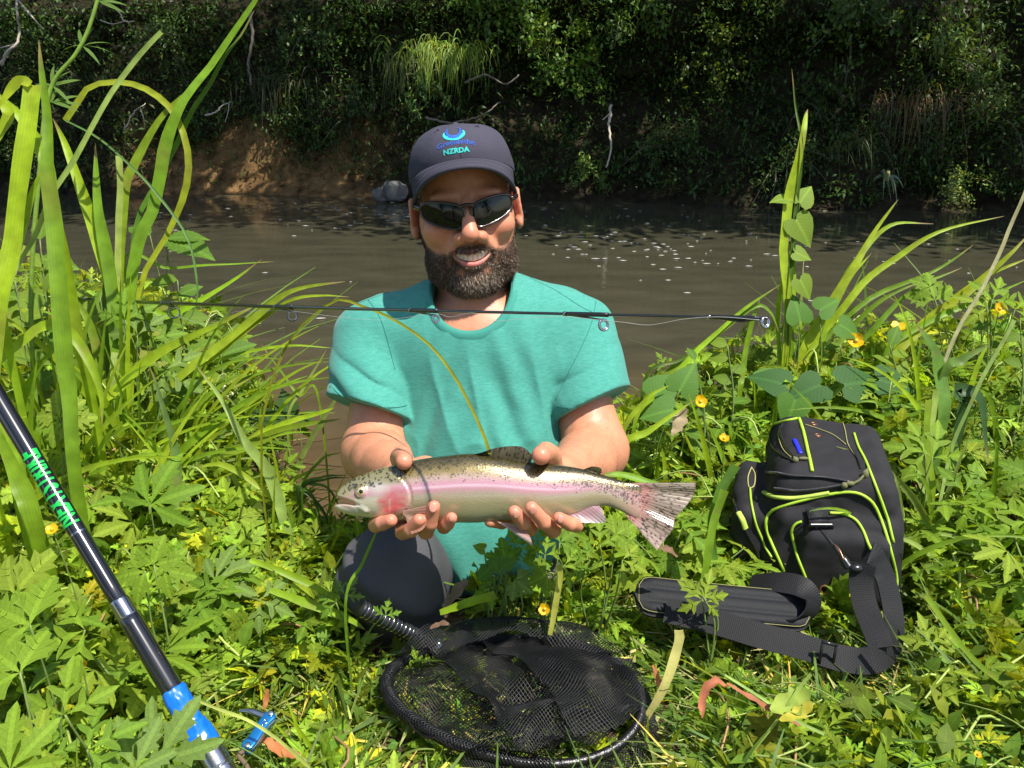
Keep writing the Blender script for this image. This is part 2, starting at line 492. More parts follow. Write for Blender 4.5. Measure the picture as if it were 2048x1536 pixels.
def mat_far_soil():
    m, nt, b, out = new_mat('clay_bluff')
    at = nt.nodes.new('ShaderNodeAttribute'); at.attribute_name = 'tint'
    tc = nt.nodes.new('ShaderNodeTexCoord')
    n = nt.nodes.new('ShaderNodeTexNoise'); n.inputs['Scale'].default_value = 7; n.inputs['Detail'].default_value = 9; n.inputs['Roughness'].default_value = .65
    nt.links.new(tc.outputs['Object'], n.inputs['Vector'])
    mr = nt.nodes.new('ShaderNodeMapRange'); mr.inputs[1].default_value = .32; mr.inputs[2].default_value = .68; mr.inputs[3].default_value = .12; mr.inputs[4].default_value = 1.15
    nt.links.new(n.outputs['Fac'], mr.inputs[0])
    sc = nt.nodes.new('ShaderNodeVectorMath'); sc.operation = 'SCALE'
    nt.links.new(at.outputs['Color'], sc.inputs[0]); nt.links.new(mr.outputs[0], sc.inputs['Scale'])
    nt.links.new(sc.outputs[0], b.inputs['Base Color'])
    b.inputs['Roughness'].default_value = .95; b.inputs['Specular IOR Level'].default_value = .1
    bp = nt.nodes.new('ShaderNodeBump'); bp.inputs['Strength'].default_value = 1; bp.inputs['Distance'].default_value = .05
    nt.links.new(n.outputs['Fac'], bp.inputs['Height']); nt.links.new(bp.outputs[0], b.inputs['Normal'])
    return m
def bluff(x, z):
    """how bare the clay is"""
    p = np.stack([x * .9, z * 1.6, 0 * x], -1)
    return np.clip(1.1 - np.abs((x + 2.7) / 1.5) ** 3, 0, 1) * np.clip((.62 - z + .65 * vnoise(p * 1.6, 66)) / .35, 0, 1)
X, T = np.meshgrid(np.concatenate([np.linspace(-40, -8, 8), np.linspace(-7.5, 7.5, 180), np.linspace(8, 40, 8)]), np.concatenate([np.linspace(0, .62, 70), np.linspace(.64, 1, 14)]), indexing='ij')
Q = far_bank(X, T)
bl = bluff(Q[..., 0], Q[..., 2])[..., None]
tc_ = np.array((.040, .032, .018)) * (1 - bl) + np.array((.25, .145, .06)) * bl
grid_mesh('far_bank', Q[..., 0], Q[..., 1], Q[..., 2], mat_far_soil(), tc_.reshape(-1, 3), kind='structure')

# ------------------------------------------------------------------ leaf shapes
def leaf_ovate(n=4, w=.5, tip=1.0, fold=.18, curl=.25):
    """unit leaf along +y from the origin, three columns (edge, midrib, edge)"""
    t = np.linspace(0, 1, n + 1); hw = w * .5 * np.sin(np.pi * t ** .8) ** .9 + 1e-3
    z = -curl * t ** 2
    V = np.stack([np.stack([-hw, t - .0, z + fold * hw], -1), np.stack([0 * t, t, z], -1), np.stack([hw, t, z + fold * hw], -1)], 1).reshape(-1, 3)
    i = np.arange(n)
    F = np.concatenate([np.stack([3 * i + k, 3 * i + k + 1, 3 * i + k + 4, 3 * i + k + 3], -1) for k in (0, 1)])
    U = np.stack([np.tile((0, .5, 1.), n + 1), np.repeat(t, 3)], -1)
    return V, F, U

def lobed_leaf(outline, fold=.12, curl=.2, base=(0, 0)):
    """fan a half outline (x>=0, tip last) and its mirror about the midrib into a folded leaf"""
    o = np.asarray(outline, float)
    ym = np.clip(o[:, 1], 0, None) * .82
    R = np.stack([o[:, 0], o[:, 1]], -1); Lf = R * (-1, 1)
    mid = np.stack([0 * ym, ym], -1); mid[-1] = R[-1]
    P2 = np.stack([Lf, mid, R], 1).reshape(-1, 2)
    n = len(o)
    z = -curl * (P2[:, 1] ** 2 + .6 * P2[:, 0] ** 2) + fold * np.abs(P2[:, 0])
    V = np.concatenate([P2, z[:, None]], 1)
    i = np.arange(n - 1)
    F = np.concatenate([np.stack([3 * i + k, 3 * i + k + 1, 3 * i + k + 4, 3 * i + k + 3], -1) for k in (0, 1)])
    return V, F, np.stack([.5 + .5 * P2[:, 0], P2[:, 1]], -1)

def merge(parts):
    V, F, U, n = [], [], [], 0
    for v, f, u in parts:
        V.append(v); F.append(np.asarray(f) + n); U.append(u); n += len(v)
    return np.concatenate(V), np.concatenate(F), np.concatenate(U)

def place(shape, ang=0, sc=1.0, off=(0, 0, 0), tilt=0):
    v, f, u = shape
    M = rotm((0, 0, 1), ang) @ rotm((1, 0, 0), tilt)
    return (v * sc) @ M.T + np.asarray(off), f, u

_lobe = [(.0, .0), (.025, .16), (.09, .32), (.24, .42), (.36, .56), (.25, .56), (.10, .50), (.12, .62), (.23, .80), (.13, .80), (.07, .94), (.0, 1.06)]
_wide = [(.0, .0), (.05, .14), (.20, .28), (.38, .38), (.32, .47), (.45, .60), (.30, .60), (.18, .58), (.32, .78), (.17, .76), (.13, .92), (.0, 1.0)]
_slim = [(.0, .0), (.04, .18), (.13, .38), (.26, .52), (.15, .56), (.22, .74), (.12, .74), (.11, .90), (.0, 1.05)]
def buttercup_leaf(kind=0):
    L = lobed_leaf((_lobe, _wide, _slim)[kind], .26, .34)
    if kind == 2:
        return merge([place(L, R_(a), s) for a, s in ((0, 1), (48, .92), (-48, .92), (96, .75), (-96, .75))])
    return merge([place(L, 0, 1.0), place(L, R_(66), .92), place(L, R_(-66), .92)])
def clover_leaf():
    o = [(.0, .0), (.20, .22), (.40, .50), (.44, .78), (.30, .98), (.12, .98), (.0, .90)]
    L = lobed_leaf(o, .22, .15)
    return merge([place(L, R_(a), .75) for a in (0, 120, 240)])
def heart_leaf():
    o = [(.0, .0), (.12, -.14), (.34, -.18), (.50, -.02), (.50, .22), (.38, .48), (.20, .74), (.07, .92), (.0, 1.02)]
    L = lobed_leaf(o, .12, .22)
    return L
def round_leaf():
    o = [(.0, .0), (.20, -.05), (.42, .10), (.52, .36), (.46, .66), (.26, .88), (.0, .96)]
    return lobed_leaf(o, .10, .2)
def serrate_leaf():
    o = [(.0, .0)]
    for k in range(8):
        t = .08 + .9 * k / 8; w = .36 * math.sin(math.pi * min(1, t * 1.0 + .05)) ** .8
        o += [(w, t), (w * .84, t + .045)]
    o += [(.0, 1.05)]
    return lobed_leaf(o, .2, .25)

def rand_rot(n, rng, tilt=.5, upright=0.0):
    """n rotation matrices: yaw free, tilted off the vertical"""
    a = rng.uniform(0, 2 * math.pi, n); b = rng.normal(0, tilt, n) + upright; c = rng.normal(0, tilt * .6, n)
    ca, sa, cb, sb, cc, sc = np.cos(a), np.sin(a), np.cos(b), np.sin(b), np.cos(c), np.sin(c)
    Z = np.zeros(n); O = np.ones(n)
    Rz = np.stack([ca, -sa, Z, sa, ca, Z, Z, Z, O], -1).reshape(n, 3, 3)
    Rx = np.stack([O, Z, Z, Z, cb, -sb, Z, sb, cb], -1).reshape(n, 3, 3)
    Ry = np.stack([cc, Z, sc, Z, O, Z, -sc, Z, cc], -1).reshape(n, 3, 3)
    return Rz @ Rx @ Ry

def scatter(mb, shape, pos, rot, size, tint):
    v, f, u = shape; n = len(pos)
    V = np.einsum('nij,vj->nvi', rot, v) * np.asarray(size).reshape(-1, 1, 1) + pos[:, None]
    F = (f[None] + (np.arange(n) * len(v))[:, None, None]).reshape(-1, f.shape[1])
    mb.add(V.reshape(-1, 3), F, np.repeat(tint, len(v), 0), np.tile(u, (n, 1)))

def greens(n, rng, base, var=.22, yellow=.0):
    b = np.asarray(base, float)
    t = b * rng.uniform(1 - var, 1 + var, (n, 1)) * rng.normal(1, .06, (n, 3))
    if yellow > 0:
        m = rng.random(n) < yellow
        t[m] = t[m] * (1.7, 1.25, .7)
    return np.clip(t, .005, .9)

M_leaf = mat_leaf('leaf', .44, .55, tcol=(1.5, 1.25, .32), spec=.15, veins=True)
M_heart = mat_leaf('bindweed_leaf', .30, .55, tcol=(1.4, 1.25, .4), spec=.14, veins=True)
M_leaf_far = mat_leaf('bank_leaf', .32, .48, nscale=9, spec=.32)
M_blade = mat_leaf('blade', .46, .42, stripes=.05, nscale=40, tcol=(1.5, 1.3, .25), spec=.25)
M_stem = mat_leaf('stem', .15, .5)
M_dry = mat_leaf('dry_leaf', .2, .7, tcol=(1.1, .8, .5))
M_bark = mat_plain('grey_bark', (.16, .13, .10), .9, bump=.9, bscale=60, var=.35, vscale=12)
# ------------------------------------------------------------------ plants of the far bank
def far_hit(px, py, off=0.0):
    """the point of the far bank seen at a photo pixel"""
    v = ray(px, py)
    ts = np.linspace(6.5, 13, 260)
    pts = CAM + ts[:, None] * v
    xs = pts[:, 0]
    tt = np.linspace(0, 1, 160)
    best = None
    for k in range(len(ts)):
        B = far_bank(np.full(160, xs[k]), tt)
        y = np.interp(pts[k, 2], B[:, 2], B[:, 1])
        if pts[k, 1] > y: best = ts[k]; break
    best = 9.0 if best is None else best
    return CAM + (best - off) * v

_rng = np.random.default_rng(101)
def far_mass():
    N = 95000
    x = _rng.uniform(-7.2, 6.8, N); t = _rng.uniform(.07, .70, N)
    p = far_bank(x, t)
    keep = _rng.random(N) > bluff(x, p[:, 2]) * .86
    # bare dark hollow under the overhang
    hol = np.exp(-(((x - .6) / 1.0) ** 2 + ((p[:, 2] - .62) / .26) ** 2))
    keep &= _rng.random(N) > hol * .85
    cl = vnoise(np.stack([x * 1.8, p[:, 2] * 2.2, 0 * x], -1), 71)
    keep &= _rng.random(N) < .80 + .45 * cl
    p = p[keep]; n = len(p)
    p = p + np.stack([_rng.normal(0, .03, n), -np.abs(_rng.normal(0, .13, n)) - .01, _rng.normal(0, .04, n)], -1)
    rot = rand_rot(n, _rng, .75, .55)
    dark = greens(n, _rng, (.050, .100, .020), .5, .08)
    a = MB(); h = n // 2
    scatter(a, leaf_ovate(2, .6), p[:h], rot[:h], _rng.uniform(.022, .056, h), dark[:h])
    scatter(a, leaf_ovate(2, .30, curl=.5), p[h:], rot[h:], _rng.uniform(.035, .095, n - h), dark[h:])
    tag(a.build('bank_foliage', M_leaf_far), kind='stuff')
far_mass()

def far_shrub(px, py, r, n, col, shape, size, label, seed, hang=0.0, name='shrub', cat='shrub', group='shrubs on the far bank', flat=.6, off=.25):
    rng = np.random.default_rng(seed)
    c = far_hit(px, py, off)
    root = empty(name, tuple(c + (0, .15, -r * .4)), label=label, cat=cat, group=group)
    # a few arching stems, leaves along and around them
    st = MB(); lv = MB()
    ns = max(4, n // 45)
    P_, T_ = [], []
    for k in range(ns):
        a = rng.uniform(0, 2 * math.pi); L = r * rng.uniform(.7, 1.25)
        e = c + np.array((math.cos(a) * L, -abs(rng.normal(.3, .3)) * r * flat, math.sin(a) * L * .8 - hang * L))
        b = c + np.array((0, .2, 0)) + rng.normal(0, .05, 3)
        m = (b + e) / 2 + np.array((0, -.1, .25 * r))
        q = smooth_path([b, m, e], 12)
        st.add(*tube(q, np.linspace(.008, .003, 12), 5), tint=(.10, .085, .05))
        u = rng.random(n // ns) ** .7 * 10.9
        i = u.astype(int)
        P_.append(q[i] + rng.normal(0, r * .16, (len(i), 3)))
    P_ = np.concatenate(P_)
    P_ = np.concatenate([P_, P_ + rng.normal(0, r * .07, P_.shape)]); k = len(P_)
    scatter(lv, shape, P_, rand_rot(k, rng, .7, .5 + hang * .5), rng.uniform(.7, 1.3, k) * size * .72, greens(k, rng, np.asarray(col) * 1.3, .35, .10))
    lv.build('foliage', M_leaf_far, root); st.build('stem', M_stem, root)
    return root

_ov, _nar = leaf_ovate(4, .55), leaf_ovate(4, .30, curl=.4)  # bush tints carry the light too: brighter for sunlit bushes, darker for shaded
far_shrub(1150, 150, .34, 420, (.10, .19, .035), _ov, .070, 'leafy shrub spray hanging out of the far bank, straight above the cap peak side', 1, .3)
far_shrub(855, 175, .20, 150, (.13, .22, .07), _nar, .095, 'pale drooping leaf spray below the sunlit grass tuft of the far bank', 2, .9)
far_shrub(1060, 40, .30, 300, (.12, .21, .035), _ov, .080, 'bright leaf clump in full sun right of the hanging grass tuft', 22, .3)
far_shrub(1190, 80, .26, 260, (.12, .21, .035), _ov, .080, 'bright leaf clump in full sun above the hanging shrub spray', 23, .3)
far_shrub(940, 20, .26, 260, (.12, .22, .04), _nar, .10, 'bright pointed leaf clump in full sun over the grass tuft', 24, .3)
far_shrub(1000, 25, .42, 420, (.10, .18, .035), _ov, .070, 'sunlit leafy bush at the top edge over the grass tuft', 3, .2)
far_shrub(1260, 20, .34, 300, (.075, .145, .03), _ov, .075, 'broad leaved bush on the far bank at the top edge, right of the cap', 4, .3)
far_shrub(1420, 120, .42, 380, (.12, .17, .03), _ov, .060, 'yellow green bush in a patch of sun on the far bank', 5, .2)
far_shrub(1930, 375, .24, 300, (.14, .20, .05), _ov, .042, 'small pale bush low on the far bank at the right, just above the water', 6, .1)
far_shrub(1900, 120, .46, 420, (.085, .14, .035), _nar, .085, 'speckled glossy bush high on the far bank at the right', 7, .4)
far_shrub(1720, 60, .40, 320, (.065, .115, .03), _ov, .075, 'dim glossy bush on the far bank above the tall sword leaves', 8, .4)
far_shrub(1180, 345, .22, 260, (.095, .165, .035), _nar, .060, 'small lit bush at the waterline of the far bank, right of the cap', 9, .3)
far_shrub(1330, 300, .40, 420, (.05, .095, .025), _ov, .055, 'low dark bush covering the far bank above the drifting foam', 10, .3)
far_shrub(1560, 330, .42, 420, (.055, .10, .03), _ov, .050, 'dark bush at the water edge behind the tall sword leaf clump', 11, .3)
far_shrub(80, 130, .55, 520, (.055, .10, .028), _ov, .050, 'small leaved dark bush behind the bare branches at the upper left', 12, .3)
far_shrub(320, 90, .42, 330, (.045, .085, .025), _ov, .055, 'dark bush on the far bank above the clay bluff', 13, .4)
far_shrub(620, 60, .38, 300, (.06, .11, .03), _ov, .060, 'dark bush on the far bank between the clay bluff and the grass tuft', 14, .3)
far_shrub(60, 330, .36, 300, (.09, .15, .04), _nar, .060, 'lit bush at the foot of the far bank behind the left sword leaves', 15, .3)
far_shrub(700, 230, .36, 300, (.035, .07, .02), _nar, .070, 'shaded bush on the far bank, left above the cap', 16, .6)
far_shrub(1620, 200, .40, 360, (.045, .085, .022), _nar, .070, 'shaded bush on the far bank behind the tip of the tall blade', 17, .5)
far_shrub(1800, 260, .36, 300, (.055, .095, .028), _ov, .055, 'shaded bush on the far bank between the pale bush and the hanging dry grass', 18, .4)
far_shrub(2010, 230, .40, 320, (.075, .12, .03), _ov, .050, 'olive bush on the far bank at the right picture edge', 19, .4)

def far_tuft(px, py, n, L, col, label, seed, drop=.8, spread=.22, w=.006, name='grass_tuft', cat='grass tuft', group='grass tufts on the far bank', off=.3):
    rng = np.random.default_rng(seed)
    c = far_hit(px, py, off)
    b = MB()
    for k in range(n):
        o = c + np.array((rng.normal(0, spread), rng.normal(0, .05), rng.normal(0, .05)))
        a = rng.normal(0, .5); l = L * rng.uniform(.5, 1.2); d = drop * rng.uniform(.6, 1.3)
        u = np.linspace(0, 1, 7)
        q = o + np.stack([np.sin(a) * l * u * .55, -l * .45 * u + .0 * u, l * (.75 * u - d * 1.45 * u ** 2)], -1)
        V, F, U = ribbon(q, w * (1 - .9 * u) * rng.uniform(.7, 1.3), (rng.normal(0, .3), -1, .4))
        b.add(V, F, greens(1, rng, col, .3, .25)[0], U)
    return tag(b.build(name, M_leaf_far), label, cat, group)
far_tuft(890, 105, 260, .42, (.19, .30, .04), 'bright sunlit grass tuft hanging over the lip of the far bank above the cap', 31, .9, .20)  # sun and dimness are put into the tuft tints as well
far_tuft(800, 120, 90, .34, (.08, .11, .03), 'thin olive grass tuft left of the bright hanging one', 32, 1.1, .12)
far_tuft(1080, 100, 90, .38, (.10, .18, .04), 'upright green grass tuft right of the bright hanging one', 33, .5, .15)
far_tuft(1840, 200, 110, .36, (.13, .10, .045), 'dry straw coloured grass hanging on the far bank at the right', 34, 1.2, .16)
far_tuft(1760, 210, 50, .28, (.09, .055, .03), 'brown dead grass clump beside the hanging straw on the far bank', 35, 1.1, .08)
far_tuft(1700, 290, 50, .45, (.08, .11, .03), 'arching dark grass clump low on the far bank', 36, .7, .12)
far_tuft(1765, 345, 8, .34, (.20, .26, .17), 'two pale strap leaves drooping from the far bank', 37, .9, .03, .014)
far_tuft(1240, 60, 60, .30, (.12, .20, .05), 'short grass tuft beneath the top bush right of the cap', 38, .5, .12)
far_tuft(560, 160, 70, .34, (.05, .055, .022), 'dim olive grass hanging on the clay bluff', 39, 1.2, .2)

def branch(name, pts, r0, r1, label, cat, twigs=(), mat=None, group=None, off=.35):
    q = smooth_path([far_hit(a, b, off + c) for a, b, c in pts], 26)
    q += np.random.default_rng(int(pts[0][0])).normal(0, .004, q.shape)
    b = MB().add(*tube(q, np.linspace(r0, r1, 26), 6))
    o = b.build(name, mat or M_bark)
    tag(o, label, cat, group)
    for tw in twigs:
        t = smooth_path([far_hit(a, c, off + d) for a, c, d in tw], 12)
        MB().add(*tube(t, np.linspace(r0 * .55, r1 * .7, 12), 5)).build('twig', mat or M_bark, o)
    return o
M_pale = mat_plain('bleached_wood', (.42, .36, .29), .85, bump=.6, bscale=90, var=.25, vscale=15)
branch('bare_branch', [(0, 130, .6), (18, 100, .6), (34, 88, .6), (38, 60, .6), (34, 20, .6), (30, -20, .6)], .016, .010, 'bare pale forked branch hanging at the upper left edge', 'branch',
       [[(36, 0, .6), (70, 40, .6), (88, 60, .6)], [(34, 85, .6), (14, 110, .6), (4, 132, .6)], [(34, 88, .6), (0, 96, .6)]], M_pale, 'bare branches on the far bank')
branch('bare_branch', [(205, 5, .5), (235, 20, .5), (250, 42, .5), (268, 42, .5)], .011, .005, 'short bare twig against the dark bush, right of the forked branch', 'branch', [[(200, 40, .5), (225, 48, .5), (250, 42, .5)]], M_pale, 'bare branches on the far bank')
branch('bare_branch', [(410, 230, .3), (428, 226, .3), (445, 212, .3), (462, 205, .3)], .010, .004, 'grey broken branch sticking out of the shaded bluff', 'branch', [[(458, 207, .3), (456, 225, .3), (450, 245, .3)]], M_pale, 'bare branches on the far bank')
branch('bare_branch', [(248, 262, .25), (268, 225, .25), (290, 208, .25)], .008, .004, 'thin dead branch on the sunlit clay behind the sword leaves', 'branch', [[(280, 215, .25), (288, 240, .25), (288, 265, .25)]], M_pale, 'bare branches on the far bank')
branch('hanging_root', [(1222, 210, .3), (1218, 250, .3), (1222, 290, .3), (1214, 335, .3)], .016, .007, 'pale root hanging down the far bank right of the cap', 'root', [[(1222, 225, .3), (1205, 240, .3)]], M_pale, 'roots hanging from the far bank')
branch('hanging_root', [(930, 165, .2), (970, 150, .2), (1010, 168, .2), (1040, 150, .2)], .012, .008, 'dark bare root reaching across the hollow above the cap', 'root', [], None, 'roots hanging from the far bank')
branch('hanging_root', [(850, 235, .1), (900, 245, .1), (960, 232, .1), (1000, 205, .1)], .012, .006, 'lower dark root in the hollow behind the cap', 'root', [], None, 'roots hanging from the far bank')
branch('hanging_root', [(500, 20, .2), (505, 70, .2), (498, 120, .2), (502, 170, .2)], .018, .010, 'brown root hanging at the edge of the clay bluff', 'root', [], None, 'roots hanging from the far bank')

def rock(px, py, r, seed, label):
    c = far_hit(px, py, .25); c[2] = max(c[2], WATER_Z + .02)
    V, F = sphere((0, 0, 0), 1, 26, 16)
    n = vnoise(V * 1.6 + seed, 81) * .22 + vnoise(V * 4 + seed, 82) * .08
    V = V * (1 + n[:, None]); V = np.round(V * 3.2) / 3.2 * .35 + V * .65
    o = mesh_np('rock', V * np.array((r, r * .8, r * .85)) + c, F, mat_plain('grey_rock', (.11, .105, .095), .85, bump=.9, bscale=30, var=.45, vscale=9), None, False)
    tag(o, label, 'rock', 'rocks at the waterline')
rock(792, 382, .12, 1.0, 'pointed grey rock at the far waterline beside the cap')
rock(760, 392, .08, 5.0, 'smaller grey rock left of the pointed one at the far waterline')

# drifting foam
def foam():
    rng = np.random.default_rng(55)
    b = MB()
    for (x0, y0, sx, sy, n) in ((1210, 465, 150, 30, 90), (1330, 500, 120, 25, 60), (740, 425, 90, 18, 55), (1500, 480, 250, 30, 70), (500, 425, 200, 25, 45), (1850, 520, 200, 30, 25), (1080, 430, 60, 15, 20), (500, 560, 250, 60, 25)):
        for k in range(int(n * .62)):
            px, py = rng.normal(x0, sx), rng.normal(y0, sy)
            c = G(px, py, WATER_Z + .004)
            if c[1] > far_edge(c[0]) - .1 or c[1] < bank_edge(c[0]) + .2: continue
            m = 9; a = np.arange(m) * 2 * math.pi / m
            r = rng.uniform(.004, .014) * rng.uniform(.5, 1.5, m)
            V = np.concatenate([[c + (0, 0, .004)], c + np.stack([np.cos(a) * r * 1.7, np.sin(a) * r, 0 * a], -1)])
            F = np.stack([np.zeros(m, int), 1 + np.arange(m), 1 + (np.arange(m) + 1) % m], -1)
            b.add(V, F)
    tag(b.build('foam', mat_plain('river_foam', (.30, .29, .26), .8)), kind='stuff')
    for (px, py, col, lb) in ((925, 432, (.50, .30, .06), 'ochre fallen leaf floating on the river left of the head'), (1212, 461, (.55, .42, .06), 'yellow fallen leaf floating among the foam right of the head'), (865, 425, (.35, .22, .08), 'brown fallen leaf floating near the grey rocks')):
        px = px if px != 925 else 770
        c = G(px, py, WATER_Z + .006)
        V, F, U = leaf_ovate(4, .6, curl=.1)
        o = mesh_np('floating_leaf', V * .055 + c, F, M_dry, None, True, np.tile(col, (len(V), 1)), U)
        tag(o, lb, 'leaf', 'fallen leaves on the river')
foam()

# ------------------------------------------------------------------ trees: over the far bank, and on the land behind the photographer
to_sun = -np.array(SUN_TRAVEL)
_gaps = [(1060, 60, .34), (1180, 190, .26), (950, 60, .3), (1330, 110, .26), (1820, 60, .26), (1980, 180, .26), (700, 130, .2), (330, 90, .2), (1550, 330, .22), (1700, 360, .2), (890, 110, .40), (1150, 130, .40), (1000, 20, .44), (1420, 120, .40), (1940, 80, .42), (1930, 375, .26), (260, 285, .26), (530, 265, .16), (470, 340, .22), (60, 320, .28), (1180, 340, .20), (855, 180, .20), (1860, 190, .16), (780, 375, .14), (110, 90, .2), (1260, 20, .22), (430, 300, .12), (1350, 330, .10), (580, 200, .10)]  # gaps shaped into the unseen crowns so sun reaches these bank spots
_gp = [(far_hit(a, b, .25), r) for a, b, r in _gaps]
def tree(x, y, z0, cx, cy, cz, rx, ry, rz, n, seed, label, group, leaf=.13, gaps=True):
    rng = np.random.default_rng(seed)
    root = empty('riverside_tree', (x, y, z0), label=label, cat='tree', group=group)
    c = np.array((cx, cy, cz)); b = np.array((x, y, z0 - .4))
    tr = MB(); q = smooth_path([b, b * .6 + c * .4 + (0, .5, .2), c + (0, .3 * ry, -.2 * rz), c + (0, 0, .5 * rz)], 22)
    tr.add(*tube(q, np.linspace(.17, .03, 22), 9))
    for k in range(9):
        s = q[int(rng.uniform(9, 20))]; e = c + rng.normal(0, .45, 3) * (rx, ry, rz)
        tr.add(*tube(smooth_path([s, (s + e) / 2 + (0, 0, .25), e], 9), np.linspace(.05, .012, 9), 5))
    tr.build('trunk', M_bark, root)
    m = 60
    d = rng.normal(size=(m, 3)); d /= np.linalg.norm(d, axis=1)[:, None]
    cc = c + d * rng.random((m, 1)) ** .45 * np.array((rx, ry, rz))
    p = cc[rng.integers(0, m, n)] + rng.normal(0, .26, (n, 3))
    if gaps:
        keep = np.ones(n, bool)
        for g, r in _gp:
            v = p - g; t = v @ to_sun
            keep &= (np.linalg.norm(v - t[:, None] * to_sun, axis=1) > r) | (t < 1)
        p = p[keep]
    lv = MB()
    scatter(lv, leaf_ovate(2, .6), p, rand_rot(len(p), rng, .5, .2), rng.uniform(.75, 1.25, len(p)) * leaf, greens(len(p), rng, (.05, .09, .022), .3))
    lv.build('crown', M_leaf_far, root)
_k = 0
for (x, cy, cz, rx) in ((-5.6, 7.4, 5.0, 1.7), (-3.4, 7.0, 4.6, 1.6), (-1.3, 6.9, 4.8, 1.5), (.7, 6.6, 4.5, 1.5), (2.6, 6.4, 4.7, 1.5), (4.5, 6.1, 4.5, 1.6), (6.4, 5.8, 4.8, 1.7), (8.2, 5.7, 4.8, 1.6)):
    tree(x, 10.6 - .16 * x, 3.0, x + .1, cy, cz, rx, 1.7, 1.1, 5200 if _k not in (2, 3) else 3600, 300 + _k, 'dark leafy tree on the far bank leaning out over the river', 'trees leaning over the river')
    _k += 1
for (x, y) in ((-5, -6.5), (-1.8, -7.2), (1.6, -8.0), (5.2, -7.4)):
    tree(x, y + 1.8, 0, x, y + 1.8, 2.9, 2.0, 1.5, 2.2, 4200, 400 + _k, 'broad leafy tree on the near meadow behind the photographer', 'trees behind the photographer', .17, False)
    _k += 1
# ------------------------------------------------------------------ the angler
# head frame: hx to the viewer's right, hy to the back of the head, hz to the crown
HO = P(930, 407, 1.375)
_f = unit((0.085, -1.0, 0.075))                 # where the face looks
hy = -_f
hx = unit(np.cross(hy, (0, 0, 1)))
hz = np.cross(hx, hy)
_r = R_(5.5)
hx, hz = hx * math.cos(_r) + hz * math.sin(_r), hz * math.cos(_r) - hx * math.sin(_r)
HM = np.stack([hx, hy, hz])                     # rows
def HW(p):                                      # head-local -> world
    return HO + np.asarray(p, float) @ HM
def HL(p):
    return (np.asarray(p, float) - HO) @ HM.T

person = empty('person', (-0.06, 1.30, -0.06),
               label='bearded man in teal t-shirt and dark cap kneeling with a trout in both hands', cat='person')

